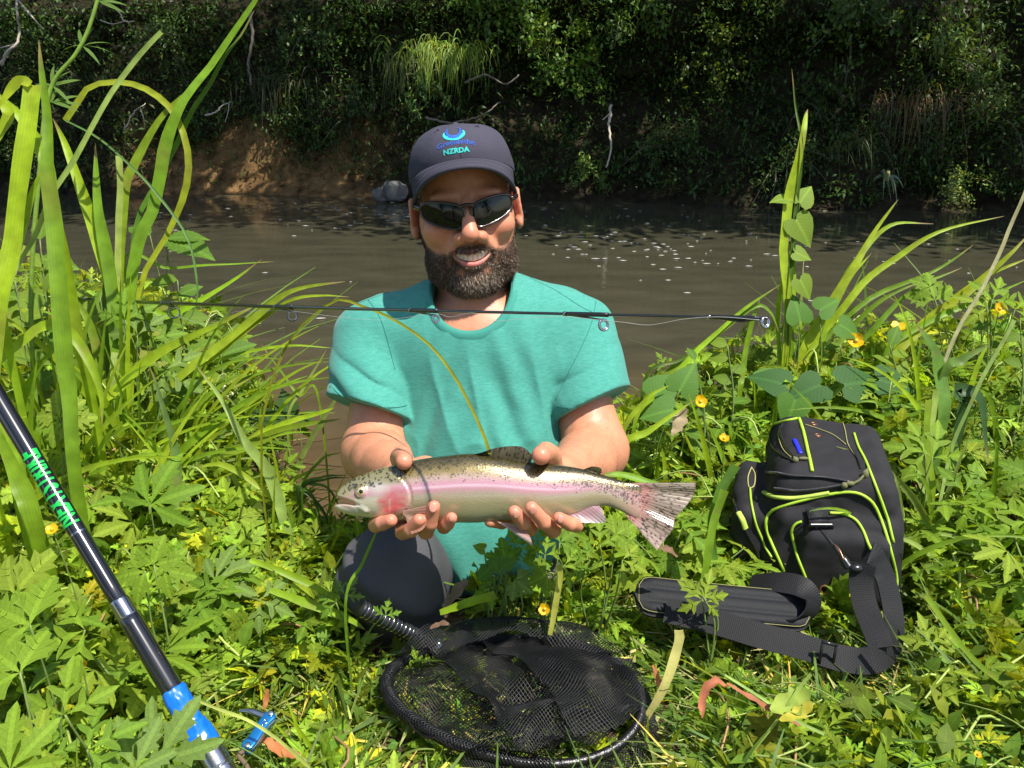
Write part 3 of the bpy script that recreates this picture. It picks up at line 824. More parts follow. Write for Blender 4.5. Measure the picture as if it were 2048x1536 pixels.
def build_body():
    g = Grid((-0.36, 0.87, 0.13), (0.27, 1.52, 0.80), 0.0021)
    def E(c, r, k=0.008, mode='add', rot=None):
        M = HM if rot is None else rot @ HM
        g.ell(HW(c), r, M, k, mode)
    def C(a, b, ra, rb, k=0.006, mode='add'): g.cap(HW(a), HW(b), ra, rb, k, mode)
    # skull, face, jaw
    E((0, .012, .042), (.079, .099, .084), .01)
    E((0, -.014, -.030), (.0795, .080, .086), .012)
    E((0, -.012, -.090), (.068, .072, .048), .016)
    E((0, -.050, -.116), (.044, .040, .028), .018)
    E((0, -.044, -.078), (.046, .050, .044), .014)
    for s in (-1, 1):
        E((s * .046, -.063, -.034), (.029, .026, .024), .012)      # smiling cheek
        E((s * .050, -.030, -.090), (.025, .042, .034), .014)      # full jaw
        E((s * .030, -.076, .018), (.026, .014, .010), .012)       # brow
    # nose
    C((0, -.088, .006), (0, -.112, -.036), .0085, .0120, .010)
    E((0, -.1130, -.0415), (.0135, .0125, .0110), .006)
    for s in (-1, 1):
        E((s * .0155, -.102, -.0455), (.0095, .0105, .0085), .005)
        E((s * .0075, -.112, -.0555), (.0040, .0050, .0040), .003, 'sub')
        C((s * .020, -.094, -.050), (s * .036, -.086, -.068), .006, .004, .016, 'add')
    # mouth: lips along a smile, opened between them
    xs = np.linspace(-.033, .033, 15); q2 = (xs / .033) ** 2
    up = [HW((x, -.0950 + 13 * x * x, -.0705 + 6 * x * x)) for x in xs]
    lo = [HW((x, -.0960 + 13 * x * x, -.0893 + 16 * x * x)) for x in xs]
    g.chain(up, .0026 - .0010 * q2, .006)
    g.chain(lo, .0036 - .0028 * q2, .005)
    for yy in (-.1010, -.0930):
        op = [HW((x, yy + 13 * x * x, -.0796 + 11 * x * x)) for x in xs]
        g.chain(op, .0062 - .0054 * q2, .0015, 'sub')
    # ears
    for s in (-1, 1):
        rt = rotm((0, 0, 1), s * -.35)
        E((s * .0880, .012, -.012), (.0085, .018, .030), .005, rot=rt)
        E((s * .0865, .005, -.040), (.0075, .011, .012), .005, rot=rt)
        E((s * .0955, .005, -.008), (.0060, .010, .019), .004, 'sub', rot=rt)
    # neck and the start of the chest
    C((0, .022, -.075), (0, .040, -.190), .060, .068, .02)
    SL, SR = P(748, 650, 1.43), P(1150, 640, 1.43)
    nb = HW((0, .045, -.19))
    SL, SR = SL + (.026, 0, -.034), SR + (-.026, 0, -.034)
    g.cap(nb + (0, .004, -.012), SL + (.03, 0, .0), .056, .042, .03); g.cap(nb + (0, .004, -.012), SR + (-.03, 0, .0), .056, .042, .03)
    g.ell((-.052, 1.37, .33), (.16, .10, .19), None, .03)
    # arms: shoulder, elbow, wrist
    EL, ER = P(748, 905, 1.385), P(1192, 900, 1.385)
    WL, WR = P(806, 955, 1.19), P(1118, 955, 1.19)
    g.cap(SL, EL, .050, .053, .02); g.cap(SR, ER, .050, .053, .02)
    for E_, W_, s in ((EL, WL, 1), (ER, WR, -1)):
        m = E_ * .68 + W_ * .32 + np.array((0, 0, -.004))
        g.cap(E_, m, .051, .047, .016); g.cap(m, W_, .047, .029, .012)
    # left-hand side of the picture: palm behind the fish, thumb over its back, four fingers round the belly
    g.ell(P(826, 978, 1.150), (.036, .018, .046), None, .012)
    g.cap(WL, P(826, 975, 1.150), .029, .030, .012)
    g.cap(P(850, 945, 1.165), P(845, 1000, 1.150), .024, .020, .012)
    g.chain([P(812, 950, 1.160), P(803, 915, 1.130), P(805, 914, 1.095), P(808, 923, 1.058)], [.019, .0145, .0125, .0108], .005)
    FK = .0022
    g.chain([P(800, 1010, 1.145), P(762, 1040, 1.115), P(752, 1050, 1.085), P(764, 1047, 1.058), P(782, 1041, 1.046)], [0.0120, 0.0106, 0.0099, 0.0094, 0.0083], FK)
    g.chain([P(820, 1015, 1.145), P(806, 1052, 1.112), P(806, 1064, 1.082), P(822, 1060, 1.055), P(838, 1040, 1.040)], [0.0120, 0.0109, 0.0103, 0.0096, 0.0081], FK)
    g.chain([P(845, 1015, 1.145), P(846, 1050, 1.112), P(852, 1063, 1.080), P(860, 1046, 1.050), P(868, 1014, 1.036)], [0.0120, 0.0109, 0.0103, 0.0098, 0.0083], FK)
    g.chain([P(868, 1010, 1.145), P(884, 1042, 1.112), P(888, 1054, 1.080), P(895, 1048, 1.056), P(903, 1036, 1.046)], [0.0110, 0.0097, 0.0090, 0.0085, 0.0074], FK)
    # right-hand side
    g.ell(P(1090, 980, 1.150), (.036, .018, .046), None, .012)
    g.cap(WR, P(1090, 975, 1.150), .029, .030, .012)
    g.cap(P(1066, 955, 1.160), P(1072, 1000, 1.150), .022, .020, .012)
    g.chain([P(1104, 948, 1.160), P(1100, 912, 1.128), P(1092, 905, 1.090), P(1082, 911, 1.050)], [.019, .0150, .0132, .0122], .005)
    g.chain([P(1068, 1015, 1.145), P(1064, 1046, 1.110), P(1060, 1056, 1.080), P(1048, 1045, 1.056), P(1029, 1024, 1.041)], [0.0120, 0.0106, 0.0103, 0.0098, 0.0085], FK)
    g.chain([P(1095, 1015, 1.145), P(1108, 1050, 1.108), P(1106, 1060, 1.078), P(1088, 1044, 1.052), P(1063, 1016, 1.037)], [0.0120, 0.0109, 0.0105, 0.0098, 0.0085], FK)
    g.chain([P(1118, 1012, 1.145), P(1148, 1040, 1.108), P(1152, 1050, 1.078), P(1140, 1048, 1.056), P(1118, 1036, 1.044)], [0.0115, 0.0103, 0.0098, 0.0092, 0.0079], FK)
    g.chain([P(1050, 1010, 1.145), P(1020, 1036, 1.118), P(1004, 1045, 1.098), P(980, 1043, 1.078)], [0.0110, 0.0096, 0.0088, 0.0077], FK)
    V, F = g.mesh()
    # skin colours
    L = HL(V); x, y, z = L.T
    n = vnoise(V * 60, 3)[:, None] * .5 + vnoise(V * 160, 4)[:, None] * .5
    col = np.array((.56, .238, .135)) * (1 + .14 * n + .06 * vnoise(V * 420, 7)[:, None])
    def mixc(c, w):
        nonlocal col
        w = np.clip(w, 0, 1)[:, None]; col = col * (1 - w) + np.asarray(c) * w
    head = (z > -.16) & (np.abs(x) < .11)
    gs = lambda c, r: np.exp(-(((L - c) / r) ** 2).sum(1)) * head
    mixc((.56, .20, .13), gs((0, -.11, -.042), (.02, .03, .018)) * .8)
    for s in (-1, 1):
        mixc((.56, .21, .13), gs((s * .046, -.08, -.036), (.024, .05, .02)) * .6)
        mixc((.56, .20, .14), gs((s * .088, .008, -.010), (.014, .024, .034)) * .7)
    mixc((.20, .11, .075), beard_mask(L - np.array((0, 0, .006)), .022) * head * .55)
    bm = beard_mask(L) * head
    mixc((.080, .046, .030), bm * .88)
    lipz_u = -.0685 + 6 * x * x; lipz_l = -.0893 + 16 * x * x
    lip = np.maximum(np.exp(-((z - lipz_u) / .0042) ** 2), np.exp(-((z - lipz_l) / .0062) ** 2)) * (np.abs(x) < .029) * (y < -.075) * head
    mixc((.52, .165, .145), lip * np.where(z < -.079 + 10 * x * x, 1.0, .3) * np.clip((.024 - np.abs(x)) / .008, 0, 1))
    ins = (np.abs(z - (-.0790 + 10.5 * x * x)) < .0085) & (y > -.0945 + 13 * x * x) & (y < -.05) & (np.abs(x) < .03) & head
    mixc((.06, .015, .012), ins * 1.0)
    # fingertips and knuckles run redder, the undersides of the forearms paler
    tips = [P(783, 1041, 1.046), P(838, 1040, 1.04), P(868, 1014, 1.036), P(903, 1036, 1.046), P(1029, 1024, 1.041), P(1063, 1016, 1.037), P(1118, 1036, 1.044), P(808, 923, 1.058), P(1082, 911, 1.05)]
    for t in tips: mixc((.56, .18, .12), np.exp(-(((V - t) / .014) ** 2).sum(1)) * .75)
    return mesh_np('body', V, F, M_skin, person, True, col), V, F

def beard_mask(L, soft=.008):
    """1 where the beard grows, in head coordinates"""
    x, y, z = L.T
    ax = np.abs(x)
    front = np.clip((-y - .0) / .05, 0, 1)
    # upper edge of the cheek beard drops from the sideburn to the corner of the mouth
    top = interp(ax, [0, .012, .022, .032, .045, .060, .072, .084, .1], [-.0575, -.0590, -.061, -.067, -.071, -.066, -.055, -.020, -.01])
    low = interp(ax, [0, .03, .05, .07, .1], [-.150, -.146, -.133, -.114, -.100])
    m = np.clip((top - z) / soft + .3, 0, 1) * np.clip((z - low) / .006, 0, 1) * np.clip((.032 - y) / .012, 0, 1)
    # bare: lips, the patch under the lower lip's corners
    mouth = (ax < .0300) & (z > -.0928 + 17 * x * x) & (z < -.0722 + 6 * x * x)
    m = m * (1 - mouth)
    for s in (-1, 1):
        m = m * (1 - .60 * np.exp(-(((ax - .021) / .008) ** 2 + ((z + .101) / .008) ** 2)))
        m = m * (1 - .45 * np.exp(-(((ax - .038) / .0050) ** 2 + ((z + .083) / .012) ** 2)))
    m = m * (1 - .75 * np.exp(-((x / .016) ** 2 + ((z + .113) / .010) ** 2)))
    m = m * np.where((ax > .0815) & (z > -.052), 0, 1)
    return m

M_skin = mat_plain('skin', (.55, .28, .18), .44, bump=.10, bscale=1100, attr=True, spec=.45, sss=.12)
M_hair = mat_plain('hair', (.03, .02, .012), .38, attr=True, spec=.5)
body, BV, BF = build_body()
bvh_body = BVHTree.FromPolygons(BV.tolist(), BF.tolist())

def hit(bvh, px, py, off=0.0):
    """where the sight line through a photo pixel meets a surface"""
    d = ray(px, py)
    loc, nrm, _, _ = bvh.ray_cast(Vector(CAM), Vector(d))
    if loc is None: return None, None
    nrm = np.array(nrm); nrm = nrm if nrm @ d < 0 else -nrm
    return np.array(loc) + nrm * off, nrm

# teeth: the upper row, one small rounded block per tooth
def build_teeth():
    nx, nz = 121, 9
    x = np.linspace(-.0310, .0310, nx)[:, None] * np.ones((1, nz)); t = np.linspace(0, 1, nz)[None] * np.ones((nx, 1))
    edges = np.array([0, .0078, .0142, .0208, .0264]); edges = np.concatenate([-edges[::-1], edges[1:]])
    gap = np.min(np.abs(x[..., None] - edges), -1)
    g = np.exp(-(gap / .00055) ** 2)
    low = -.0846 + 12 * x * x + .0003 * (1 - np.exp(-(gap / .0014) ** 2) * 2)
    z = (-.0685 + 7 * x * x) * (1 - t) + low * t
    y = -.0930 + 13 * x * x + g * .0009 - .0012 * np.sin(t * math.pi * .8)
    V = np.stack([x, y, z], -1).reshape(-1, 3)
    i, j = np.meshgrid(np.arange(nx - 1), np.arange(nz - 1), indexing='ij')
    F = np.stack([i * nz + j, (i + 1) * nz + j, (i + 1) * nz + j + 1, i * nz + j + 1], -1).reshape(-1, 4)
    back = V + np.array((0, .003, 0)); n0 = len(V)
    a = np.arange(nx - 1)
    E = np.stack([a * nz + nz - 1, (a + 1) * nz + nz - 1, n0 + (a + 1) * nz + nz - 1, n0 + a * nz + nz - 1], -1)
    col = np.array((.78, .69, .52)) * (1 - .40 * g.reshape(-1, 1))
    return mesh_np('teeth', HW(np.concatenate([V, back])), [F, F[:, ::-1] + n0, E], mat_plain('tooth_enamel', (.6, .52, .38), .25, attr=True), person, True, np.concatenate([col, col]))
build_teeth()

# fingernails on the fingers that turn their backs to the camera
def build_nails():
    for (px, py, ax_, ay_) in ((866, 1015, .0052, .0068), (1034, 1030, .0050, .0060), (1067, 1022, .0050, .0062), (1122, 1039, .0046, .0052), (903, 1037, .0040, .0046)):
        p, n = hit(bvh_body, px, py, -.0006)
        if p is None: continue
        t = unit(UP - n * (UP @ n)); s = np.cross(t, n)
        V, F = sphere((0, 0, 0), 1, 12, 7)
        V = V[:, :1] * s * ax_ + V[:, 1:2] * t * ay_ + V[:, 2:3] * n * .0011 + p
        mesh_np('fingernail', V, F, M_nail, body, True)
M_nail = mat_plain('nail', (.56, .25, .18), .22, spec=.6)
build_nails()

def strands(name, roots, nrm, dirs, length, width, cols, parent, seed=1, curl=.25):
    """short hairs as tapered three-segment strips"""
    rng = np.random.default_rng(seed)
    n = len(roots)
    d = dirs / (np.linalg.norm(dirs, axis=1)[:, None] + 1e-9)
    side = np.cross(d, rng.normal(size=(n, 3))); side /= np.linalg.norm(side, axis=1)[:, None] + 1e-9
    bend = rng.normal(size=(n, 3)) * curl
    pts = []
    for t in (0, .34, .68, 1.0):
        pts.append(roots + (d * t + (bend - .35 * nrm) * t * t * .5) * length[:, None])
    w = np.array((1, .95, .75, .12))
    V = np.stack([np.stack([p - side * (width * w[i])[:, None], p + side * (width * w[i])[:, None]], 1) for i, p in enumerate(pts)], 1).reshape(n * 8, 3)
    base = np.arange(n)[:, None] * 8
    F = np.concatenate([base + np.array((2 * i, 2 * i + 1, 2 * i + 3, 2 * i + 2)) for i in range(3)])
    return mesh_np(name, V, F, M_hair, parent, True, np.repeat(cols, 8, 0))

def build_beard():
    rng = np.random.default_rng(7)
    tri = BV[BF]                                     # quads
    cen = tri.mean(1); nr = np.cross(tri[:, 2] - tri[:, 0], tri[:, 3] - tri[:, 1])
    ar = np.linalg.norm(nr, axis=1); nr = nr / (ar[:, None] + 1e-12); ar /= 2
    L = HL(cen)
    head = (np.abs(L[:, 0]) < .1) & (L[:, 2] > -.16) & (L[:, 2] < .03) & (L[:, 1] < .04) & (L[:, 1] > -.13)
    w = beard_mask(L) * head * ar
    N = 38000
    i = rng.choice(len(cen), N, p=w / w.sum())
    ab = rng.random((N, 2))
    q = tri[i]
    roots = (q[:, 0] * (1 - ab[:, :1]) + q[:, 1] * ab[:, :1]) * (1 - ab[:, 1:]) + (q[:, 3] * (1 - ab[:, :1]) + q[:, 2] * ab[:, :1]) * ab[:, 1:]
    n = nr[i]; l = HL(roots)
    down = np.stack([l[:, 0] * 5, np.full(N, -.10), np.full(N, -1.0)], 1) @ HM
    mous = (l[:, 2] > -.075) & (np.abs(l[:, 0]) < .036) & (l[:, 1] < -.07)
    out = np.stack([np.sign(l[:, 0]) * 1.0, np.full(N, -.1), np.full(N, -.75)], 1) @ HM
    d = np.where(mous[:, None], out, down) * .9 + n * np.where(np.abs(l[:, :1]) > .045, .22, .5) + rng.normal(size=(N, 3)) * .26
    ln = np.where(mous, .0055, np.where(l[:, 2] > -.075, .0028, np.where(l[:, 2] > -.105, .0045, .0080))) * rng.uniform(.6, 1.25, N)
    chin = np.exp(-(((l[:, 0]) / .035) ** 2 + ((l[:, 2] + .118) / .030) ** 2)) * (l[:, 1] < -.03)
    grey = rng.random(N) < (.04 + .50 * chin + .10 * mous)
    brown = rng.random(N) < .42
    col = np.where(grey[:, None], np.array((.40, .33, .25)), np.where(brown[:, None], np.array((.13, .072, .036)), np.array((.030, .018, .011)))) * rng.uniform(.7, 1.3, (N, 1))
    tag(strands('beard', roots, n, d, ln, np.full(N, .00021), col, person, 3, .35), kind='stuff')
    # close-cropped hair below the cap at the temples and neck
    w = ((np.abs(L[:, 0]) > .066) & (np.abs(L[:, 0]) < .0835) & (L[:, 2] > -.06) & (L[:, 2] < .06) & (((L[:, 1] > -.034) & (L[:, 1] < -.012)) | ((L[:, 1] > .036) & (L[:, 1] < .1)))) * ar
    N = 1600
    i = rng.choice(len(cen), N, p=w / w.sum())
    d = nr[i] * .5 + np.array((0, .5, -1.0)) @ HM + rng.normal(size=(N, 3)) * .2
    tag(strands('hair', cen[i] + rng.normal(size=(N, 3)) * .0008, nr[i], d, rng.uniform(.004, .008, N), np.full(N, .0003), np.tile((.02, .013, .009), (N, 1)), person, 4), kind='stuff')
build_beard()

# forearm hair
def build_arm_hair():
    rng = np.random.default_rng(17)
    tri = BV[BF]; cen = tri.mean(1)
    nr = np.cross(tri[:, 2] - tri[:, 0], tri[:, 3] - tri[:, 1]); ar = np.linalg.norm(nr, axis=1); nr /= ar[:, None] + 1e-12
    for a, b in ((P(748, 905, 1.385), P(806, 955, 1.19)), (P(1192, 900, 1.385), P(1118, 955, 1.19))):
        ab = b - a; t = ((cen - a) @ ab) / (ab @ ab)
        dist = np.linalg.norm(cen - a - t[:, None] * ab, axis=1)
        w = ((t > .05) & (t < .95) & (dist < .075)) * ar
        N = 2200
        i = rng.choice(len(cen), N, p=w / w.sum())
        d = np.tile(unit(ab), (N, 1)) + np.array((0, 0, -.6)) + nr[i] * .35 + rng.normal(size=(N, 3)) * .35
        tag(strands('arm_hair', cen[i], nr[i], d, rng.uniform(.005, .010, N), np.full(N, .00007), np.tile((.10, .05, .025), (N, 1)), person, 5), kind='stuff')
build_arm_hair()

# ---- t-shirt
def build_shirt():
    h = .0030
    g = Grid((-.38, .98, -.10), (.29, 1.60, .66), h)
    SL, SR = P(748, 650, 1.43), P(1150, 640, 1.43)
    EL, ER = P(748, 905, 1.385), P(1192, 900, 1.385)
    nb = HW((0, .050, -.185))
    g.ell((-.052, 1.380, .355), (.190, .124, .200), None, .03)
    g.ell((-.050, 1.338, .200), (.166, .140, .190), None, .06)
    g.ell((-.062, 1.322, .085), (.140, .140, .120), None, .06)
    g.ell(P(938, 1085, 1.375), (.070, .046, .085), None, .05)      # the front hangs forward onto the thighs
    for S_, s in ((SL, 1), (SR, -1)):
        g.cap(nb + (0, .012, -.020), S_ + (s * .036, 0, -.004), .056, .052, .05)
        g.cap(S_ + (s * .010, 0, -.020), S_ + (-s * .002, -.01, -.045), .061, .066, .04)
    def displace(gr, fn):
        near = np.abs(gr.D) < .03
        I = np.argwhere(near); q = gr.lo + I * gr.h
        gr.D[near] += fn(q, *q.T).astype(np.float32)
    def body_folds(q, x, y, z):
        r1 = 1 - np.abs(vnoise(np.stack([x * 13 + z * 3, y * 3, z * 2.4], 1), 5)); r2 = 1 - np.abs(vnoise(np.stack([x * 20 - z * 9, y * 5, z * 5], 1), 6))
        f = (.0040 - .0075 * r1 ** 4 - .0040 * r2 ** 5) * np.clip((.452 - z) / .06, .12, 1) + .0020 * vnoise(q * 20, 15)
        for S_, s in ((SL, 1), (SR, -1)):
            dx = (x - S_[0]) * s
            w = 1.6 * vnoise(q * 9, 8) + .6 * vnoise(q * 22, 12)
            ap = np.exp(-((dx - .115) / .040) ** 2 - ((z - S_[2] + .12) / .12) ** 2)      # creases from the armpit over the chest
            f += ap * .0056 * np.sin((z - S_[2]) * 45 - dx * 110 + w)
        low = np.clip((.20 - z) / .12, 0, 1)
        return f + low * (.0030 * np.sin(x * 75 + z * 30 + 2.2 * vnoise(q * 8, 10)) + .004 * vnoise(np.stack([x * 22, y * 9, z * 9], 1), 11))
    displace(g, body_folds)
    for S_, E_, s in ((SL, EL, 1), (SR, ER, -1)):
        c = S_ * .30 + E_ * .70
        sg = Grid((-.38, .98, -.10), (.29, 1.60, .66), h)
        sg.cap(S_ + (-s * .009, -.004, -.020), c + (-s * .004, -.010, -.008), .062, .0745, .012)
        def sleeve_folds(q, x, y, z):
            dx = (x - S_[0]) * s
            w = 1.6 * vnoise(q * 11, 8) + .8 * vnoise(q * 24, 12)
            ph = (z - S_[2]) * 100 + dx * 75 + w * 1.7
            rid = 1 - np.abs(np.sin(ph * .5)) ** .7 * 2
            return .0052 * rid * np.clip((S_[2] + .0 - z) / .06, 0, 1) * np.clip(.6 + 1.1 * vnoise(q * 11, 9), 0, 1.2) + .0020 * vnoise(q * 18, 19)
        displace(sg, sleeve_folds)
        a = unit(unit(E_ - S_) + np.array((-s * .34, 0, 0)))
        cut = S_ * .39 + E_ * .61 + np.array((0, -.01, -.012))
        def plane(x, y, z, c=cut, a=a):
            return -((x - c[0]) * a[0] + (y - c[1]) * a[1] + (z - c[2]) * a[2])
        sg.op(plane, cut + (-.16, -.16, -.24), cut + (.16, .16, .2), .003, 'sub', 0)
        e_ = unit(E_ - S_)
        sg.cap(cut + e_ * .050, cut + e_ * .12, .0655, .0655, .003, 'sub')   # the hollow of the sleeve
        k = .010; A_, B_ = g.D, sg.D
        hh = np.clip(.5 + .5 * (A_ - B_) / k, 0, 1); g.D = (A_ + (B_ - A_) * hh - k * hh * (1 - hh)).astype(np.float32)
    # the neck opening: an oval bore square to the tilted collar
    cc = np.array((-.066, 1.372, .500)); ca = unit((-.05, -.357, .934)); cx = unit(np.cross((0, 1, .3), ca)); cy = np.cross(ca, cx)
    def bore(x, y, z):
        px = (x - cc[0]) * cx[0] + (y - cc[1]) * cx[1] + (z - cc[2]) * cx[2]
        py = (x - cc[0]) * cy[0] + (y - cc[1]) * cy[1] + (z - cc[2]) * cy[2]
        pz = (x - cc[0]) * ca[0] + (y - cc[1]) * ca[1] + (z - cc[2]) * ca[2]
        r = ((np.abs(px / .069) ** 2.3 + np.abs(py / .094) ** 2.3) ** (1 / 2.3) - 1) * .08
        return np.maximum(r, -.05 - pz)
    g.op(bore, cc - .16, cc + .2, .003, 'sub', 0)
    V, F = g.mesh()
    return mesh_np('t_shirt', V, F, M_shirt, person, True), V, F

def mat_shirt():
    m, nt, b, out = new_mat('teal_heather_jersey')
    tc = nt.nodes.new('ShaderNodeTexCoord')
    mp = nt.nodes.new('ShaderNodeMapping'); mp.inputs['Scale'].default_value = (260, 260, 1400)
    nt.links.new(tc.outputs['Object'], mp.inputs[0])
    n1 = nt.nodes.new('ShaderNodeTexNoise'); n1.inputs['Scale'].default_value = 1; n1.inputs['Detail'].default_value = 3
    nt.links.new(mp.outputs[0], n1.inputs['Vector'])
    mp2 = nt.nodes.new('ShaderNodeMapping'); mp2.inputs['Scale'].default_value = (90, 90, 420)
    nt.links.new(tc.outputs['Object'], mp2.inputs[0])
    n2 = nt.nodes.new('ShaderNodeTexNoise'); n2.inputs['Scale'].default_value = 1; n2.inputs['Detail'].default_value = 4
    nt.links.new(mp2.outputs[0], n2.inputs['Vector'])
    ad = nt.nodes.new('ShaderNodeMath'); ad.operation = 'ADD'
    nt.links.new(n1.outputs['Fac'], ad.inputs[0]); nt.links.new(n2.outputs['Fac'], ad.inputs[1])
    rp = nt.nodes.new('ShaderNodeValToRGB')
    rp.color_ramp.elements[0].position = .75; rp.color_ramp.elements[0].color = (.046, .245, .196, 1)
    rp.color_ramp.elements[1].position = 1.25; rp.color_ramp.elements[1].color = (.070, .305, .248, 1)
    hv = nt.nodes.new('ShaderNodeMath'); hv.operation = 'MULTIPLY'; hv.inputs[1].default_value = 1.0
    nt.links.new(ad.outputs[0], hv.inputs[0])
    mr = nt.nodes.new('ShaderNodeMapRange'); mr.inputs[1].default_value = .6; mr.inputs[2].default_value = 1.4
    nt.links.new(hv.outputs[0], mr.inputs[0]); nt.links.new(mr.outputs[0], rp.inputs[0])
    rp.color_ramp.elements[0].position = .25; rp.color_ramp.elements[1].position = .8
    nt.links.new(rp.outputs[0], b.inputs['Base Color'])
    b.inputs['Roughness'].default_value = .85; b.inputs['Specular IOR Level'].default_value = .2
    b.inputs['Sheen Weight'].default_value = .15
    bp = nt.nodes.new('ShaderNodeBump'); bp.inputs['Strength'].default_value = .25; bp.inputs['Distance'].default_value = .0015
    nt.links.new(ad.outputs[0], bp.inputs['Height'])
    mp3 = nt.nodes.new('ShaderNodeMapping'); mp3.inputs['Scale'].default_value = (13, 8, 7); mp3.inputs['Rotation'].default_value = (0, .5, .3)
    nt.links.new(tc.outputs['Object'], mp3.inputs[0])
    n3 = nt.nodes.new('ShaderNodeTexNoise'); n3.noise_type = 'RIDGED_MULTIFRACTAL'; n3.inputs['Scale'].default_value = 1.6; n3.inputs['Detail'].default_value = 3; n3.inputs['Distortion'].default_value = .6
    nt.links.new(mp3.outputs[0], n3.inputs['Vector'])
    b3 = nt.nodes.new('ShaderNodeBump'); b3.inputs['Strength'].default_value = .30; b3.inputs['Distance'].default_value = .006
    nt.links.new(n3.outputs['Fac'], b3.inputs['Height']); nt.links.new(bp.outputs[0], b3.inputs['Normal']); nt.links.new(b3.outputs[0], b.inputs['Normal'])
    return m
M_shirt = mat_shirt()
shirt, SV, SF = build_shirt()
bvh_shirt = BVHTree.FromPolygons(SV.tolist(), SF.tolist())

def on_surface(bvh, px_pts, off=.0006, n=40):
    q = smooth_path([(a, b, 0) for a, b in px_pts], n)
    out = []
    for a, b, _ in q:
        p, nr = hit(bvh, a, b, off)
        if p is not None and (not out or np.linalg.norm(p - out[-1]) < .04): out.append(p)
    return np.array(out)

# seams and the collar rib
M_seam = mat_plain('seam_thread', (.022, .19, .16), .8)
M_rib = mat_plain('collar_rib', (.046, .245, .195), .85, bump=.2, bscale=900, spec=.2)
for pts in ([(1036, 530), (1060, 555), (1110, 580), (1160, 612), (1192, 628)],            # yoke seam on the right shoulder
            [(848, 545), (800, 575), (745, 596), (702, 612)],
            [(716, 578), (738, 602), (762, 640), (780, 700), (790, 740)],
            [(1192, 602), (1182, 650), (1160, 700), (1130, 760), (1112, 800)]):
    q = on_surface(bvh_shirt, pts, .0002)
    if len(q) > 3: mesh_np('seam', *tube(q, .0007, 5), M_seam, shirt)
def sleeve_hem(pts, off):
    q = on_surface(bvh_shirt, pts, .0008)
    if len(q) > 9: mesh_np('hem_stitching', *tube(smooth_path(q[::4], 40), .0005, 5), M_seam, shirt)
sleeve_hem([(660, 772), (690, 795), (740, 812), (790, 815), (816, 810)], 0)
sleeve_hem([(1112, 812), (1150, 815), (1200, 798), (1248, 768)], 0)
def build_collar():
    """ribbed neckband laid on the edge of the opening"""
    cc = np.array((-.066, 1.372, .500)); ca = unit((-.05, -.357, .934)); cx = unit(np.cross((0, 1, .3), ca)); cy = np.cross(ca, cx)
    n = 120; th = np.linspace(0, 2 * math.pi, n, endpoint=False); rows = []
    def at(t, s, off):
        x = np.sign(math.cos(t)) * abs(math.cos(t)) ** (2 / 2.3) * (.069 * s + (s - 1) * .05); y = np.sign(math.sin(t)) * abs(math.sin(t)) ** (2 / 2.3) * (.094 * s)
        o = cc + cx * x + cy * y
        for h in (.09, .16):
            loc, nr, _, _ = bvh_shirt.ray_cast(Vector(o + ca * h), Vector(-ca), .30)
            if loc is not None: return np.array(loc) + ca * off
        return o
    def ringat(s):
        r = np.array([at(t, s, 0) for t in th])
        k = np.exp(-np.linspace(-1.6, 1.6, 21) ** 2); k /= k.sum()
        return sum(np.roll(r, j - 10, 0) * k[j] for j in range(21))
    a, b_, c_ = ringat(1.035), ringat(1.08), ringat(1.115)
    inw = cc - a; inw -= ca * (inw @ ca)[:, None]; inw /= np.linalg.norm(inw, axis=1)[:, None]
    rows = [a + inw * .0050 - ca * .006, a + inw * .0054 - ca * .001, a + inw * .0042 + ca * .0012, a + ca * .0024, b_ + ca * .0030, c_ + ca * .0026, c_ - inw * .002 - ca * .004]
    m = len(rows); V = np.stack(rows, 1).reshape(-1, 3)
    i, j = np.meshgrid(np.arange(n), np.arange(m - 1), indexing='ij'); i2 = (i + 1) % n
    F = np.stack([i * m + j, i2 * m + j, i2 * m + j + 1, i * m + j + 1], -1).reshape(-1, 4)
    mesh_np('collar', V, F, M_rib, shirt)
build_collar()

# ---- trousers
def build_trousers():
    g = Grid((-.36, .95, -.22), (.22, 1.66, .26), .004)
    for (k, hp, s) in ((P(786, 1150, 1.27), np.array((-.14, 1.38, .02)), 1), (np.array((.050, 1.27, -.03)), np.array((.03, 1.38, -.01)), -1)):
        g.cap(hp, k, .098, .068, .03)
        g.cap(k + np.array((.0, .0, -.0)), k + np.array((0.008, .030, -.10)), .069, .068, .03); g.cap(k + np.array((-.022, .02, -.01)), k + np.array((-.020, .04, -.09)), .055, .055, .03)
        g.cap(k + (0, .0, -.005), k + np.array((0.0, .38, -.13)), .066, .050, .02)
    g.ell((-.055, 1.40, .01), (.165, .13, .11), None, .04)
    X = np.stack(np.meshgrid(*g.ax, indexing='ij'), -1); near = np.abs(g.D) < .03; q = X[near]
    g.D[near] += (.0040 * np.sin(q[:, 2] * 95 + q[:, 0] * 50 + 3.4 * vnoise(q * 10, 21)) * np.clip(.35 + vnoise(q * 8, 22), 0, 1) + .0045 * vnoise(q * 14, 23)).astype(np.float32)
    V, F = g.mesh()
    return mesh_np('trousers', V, F, M_trousers, person, True), V, F
M_trousers = mat_plain('grey_trouser_cloth', (.070, .069, .075), .8, bump=.5, bscale=700, var=.12, vscale=400, spec=.25)
trousers, TV, TF = build_trousers()

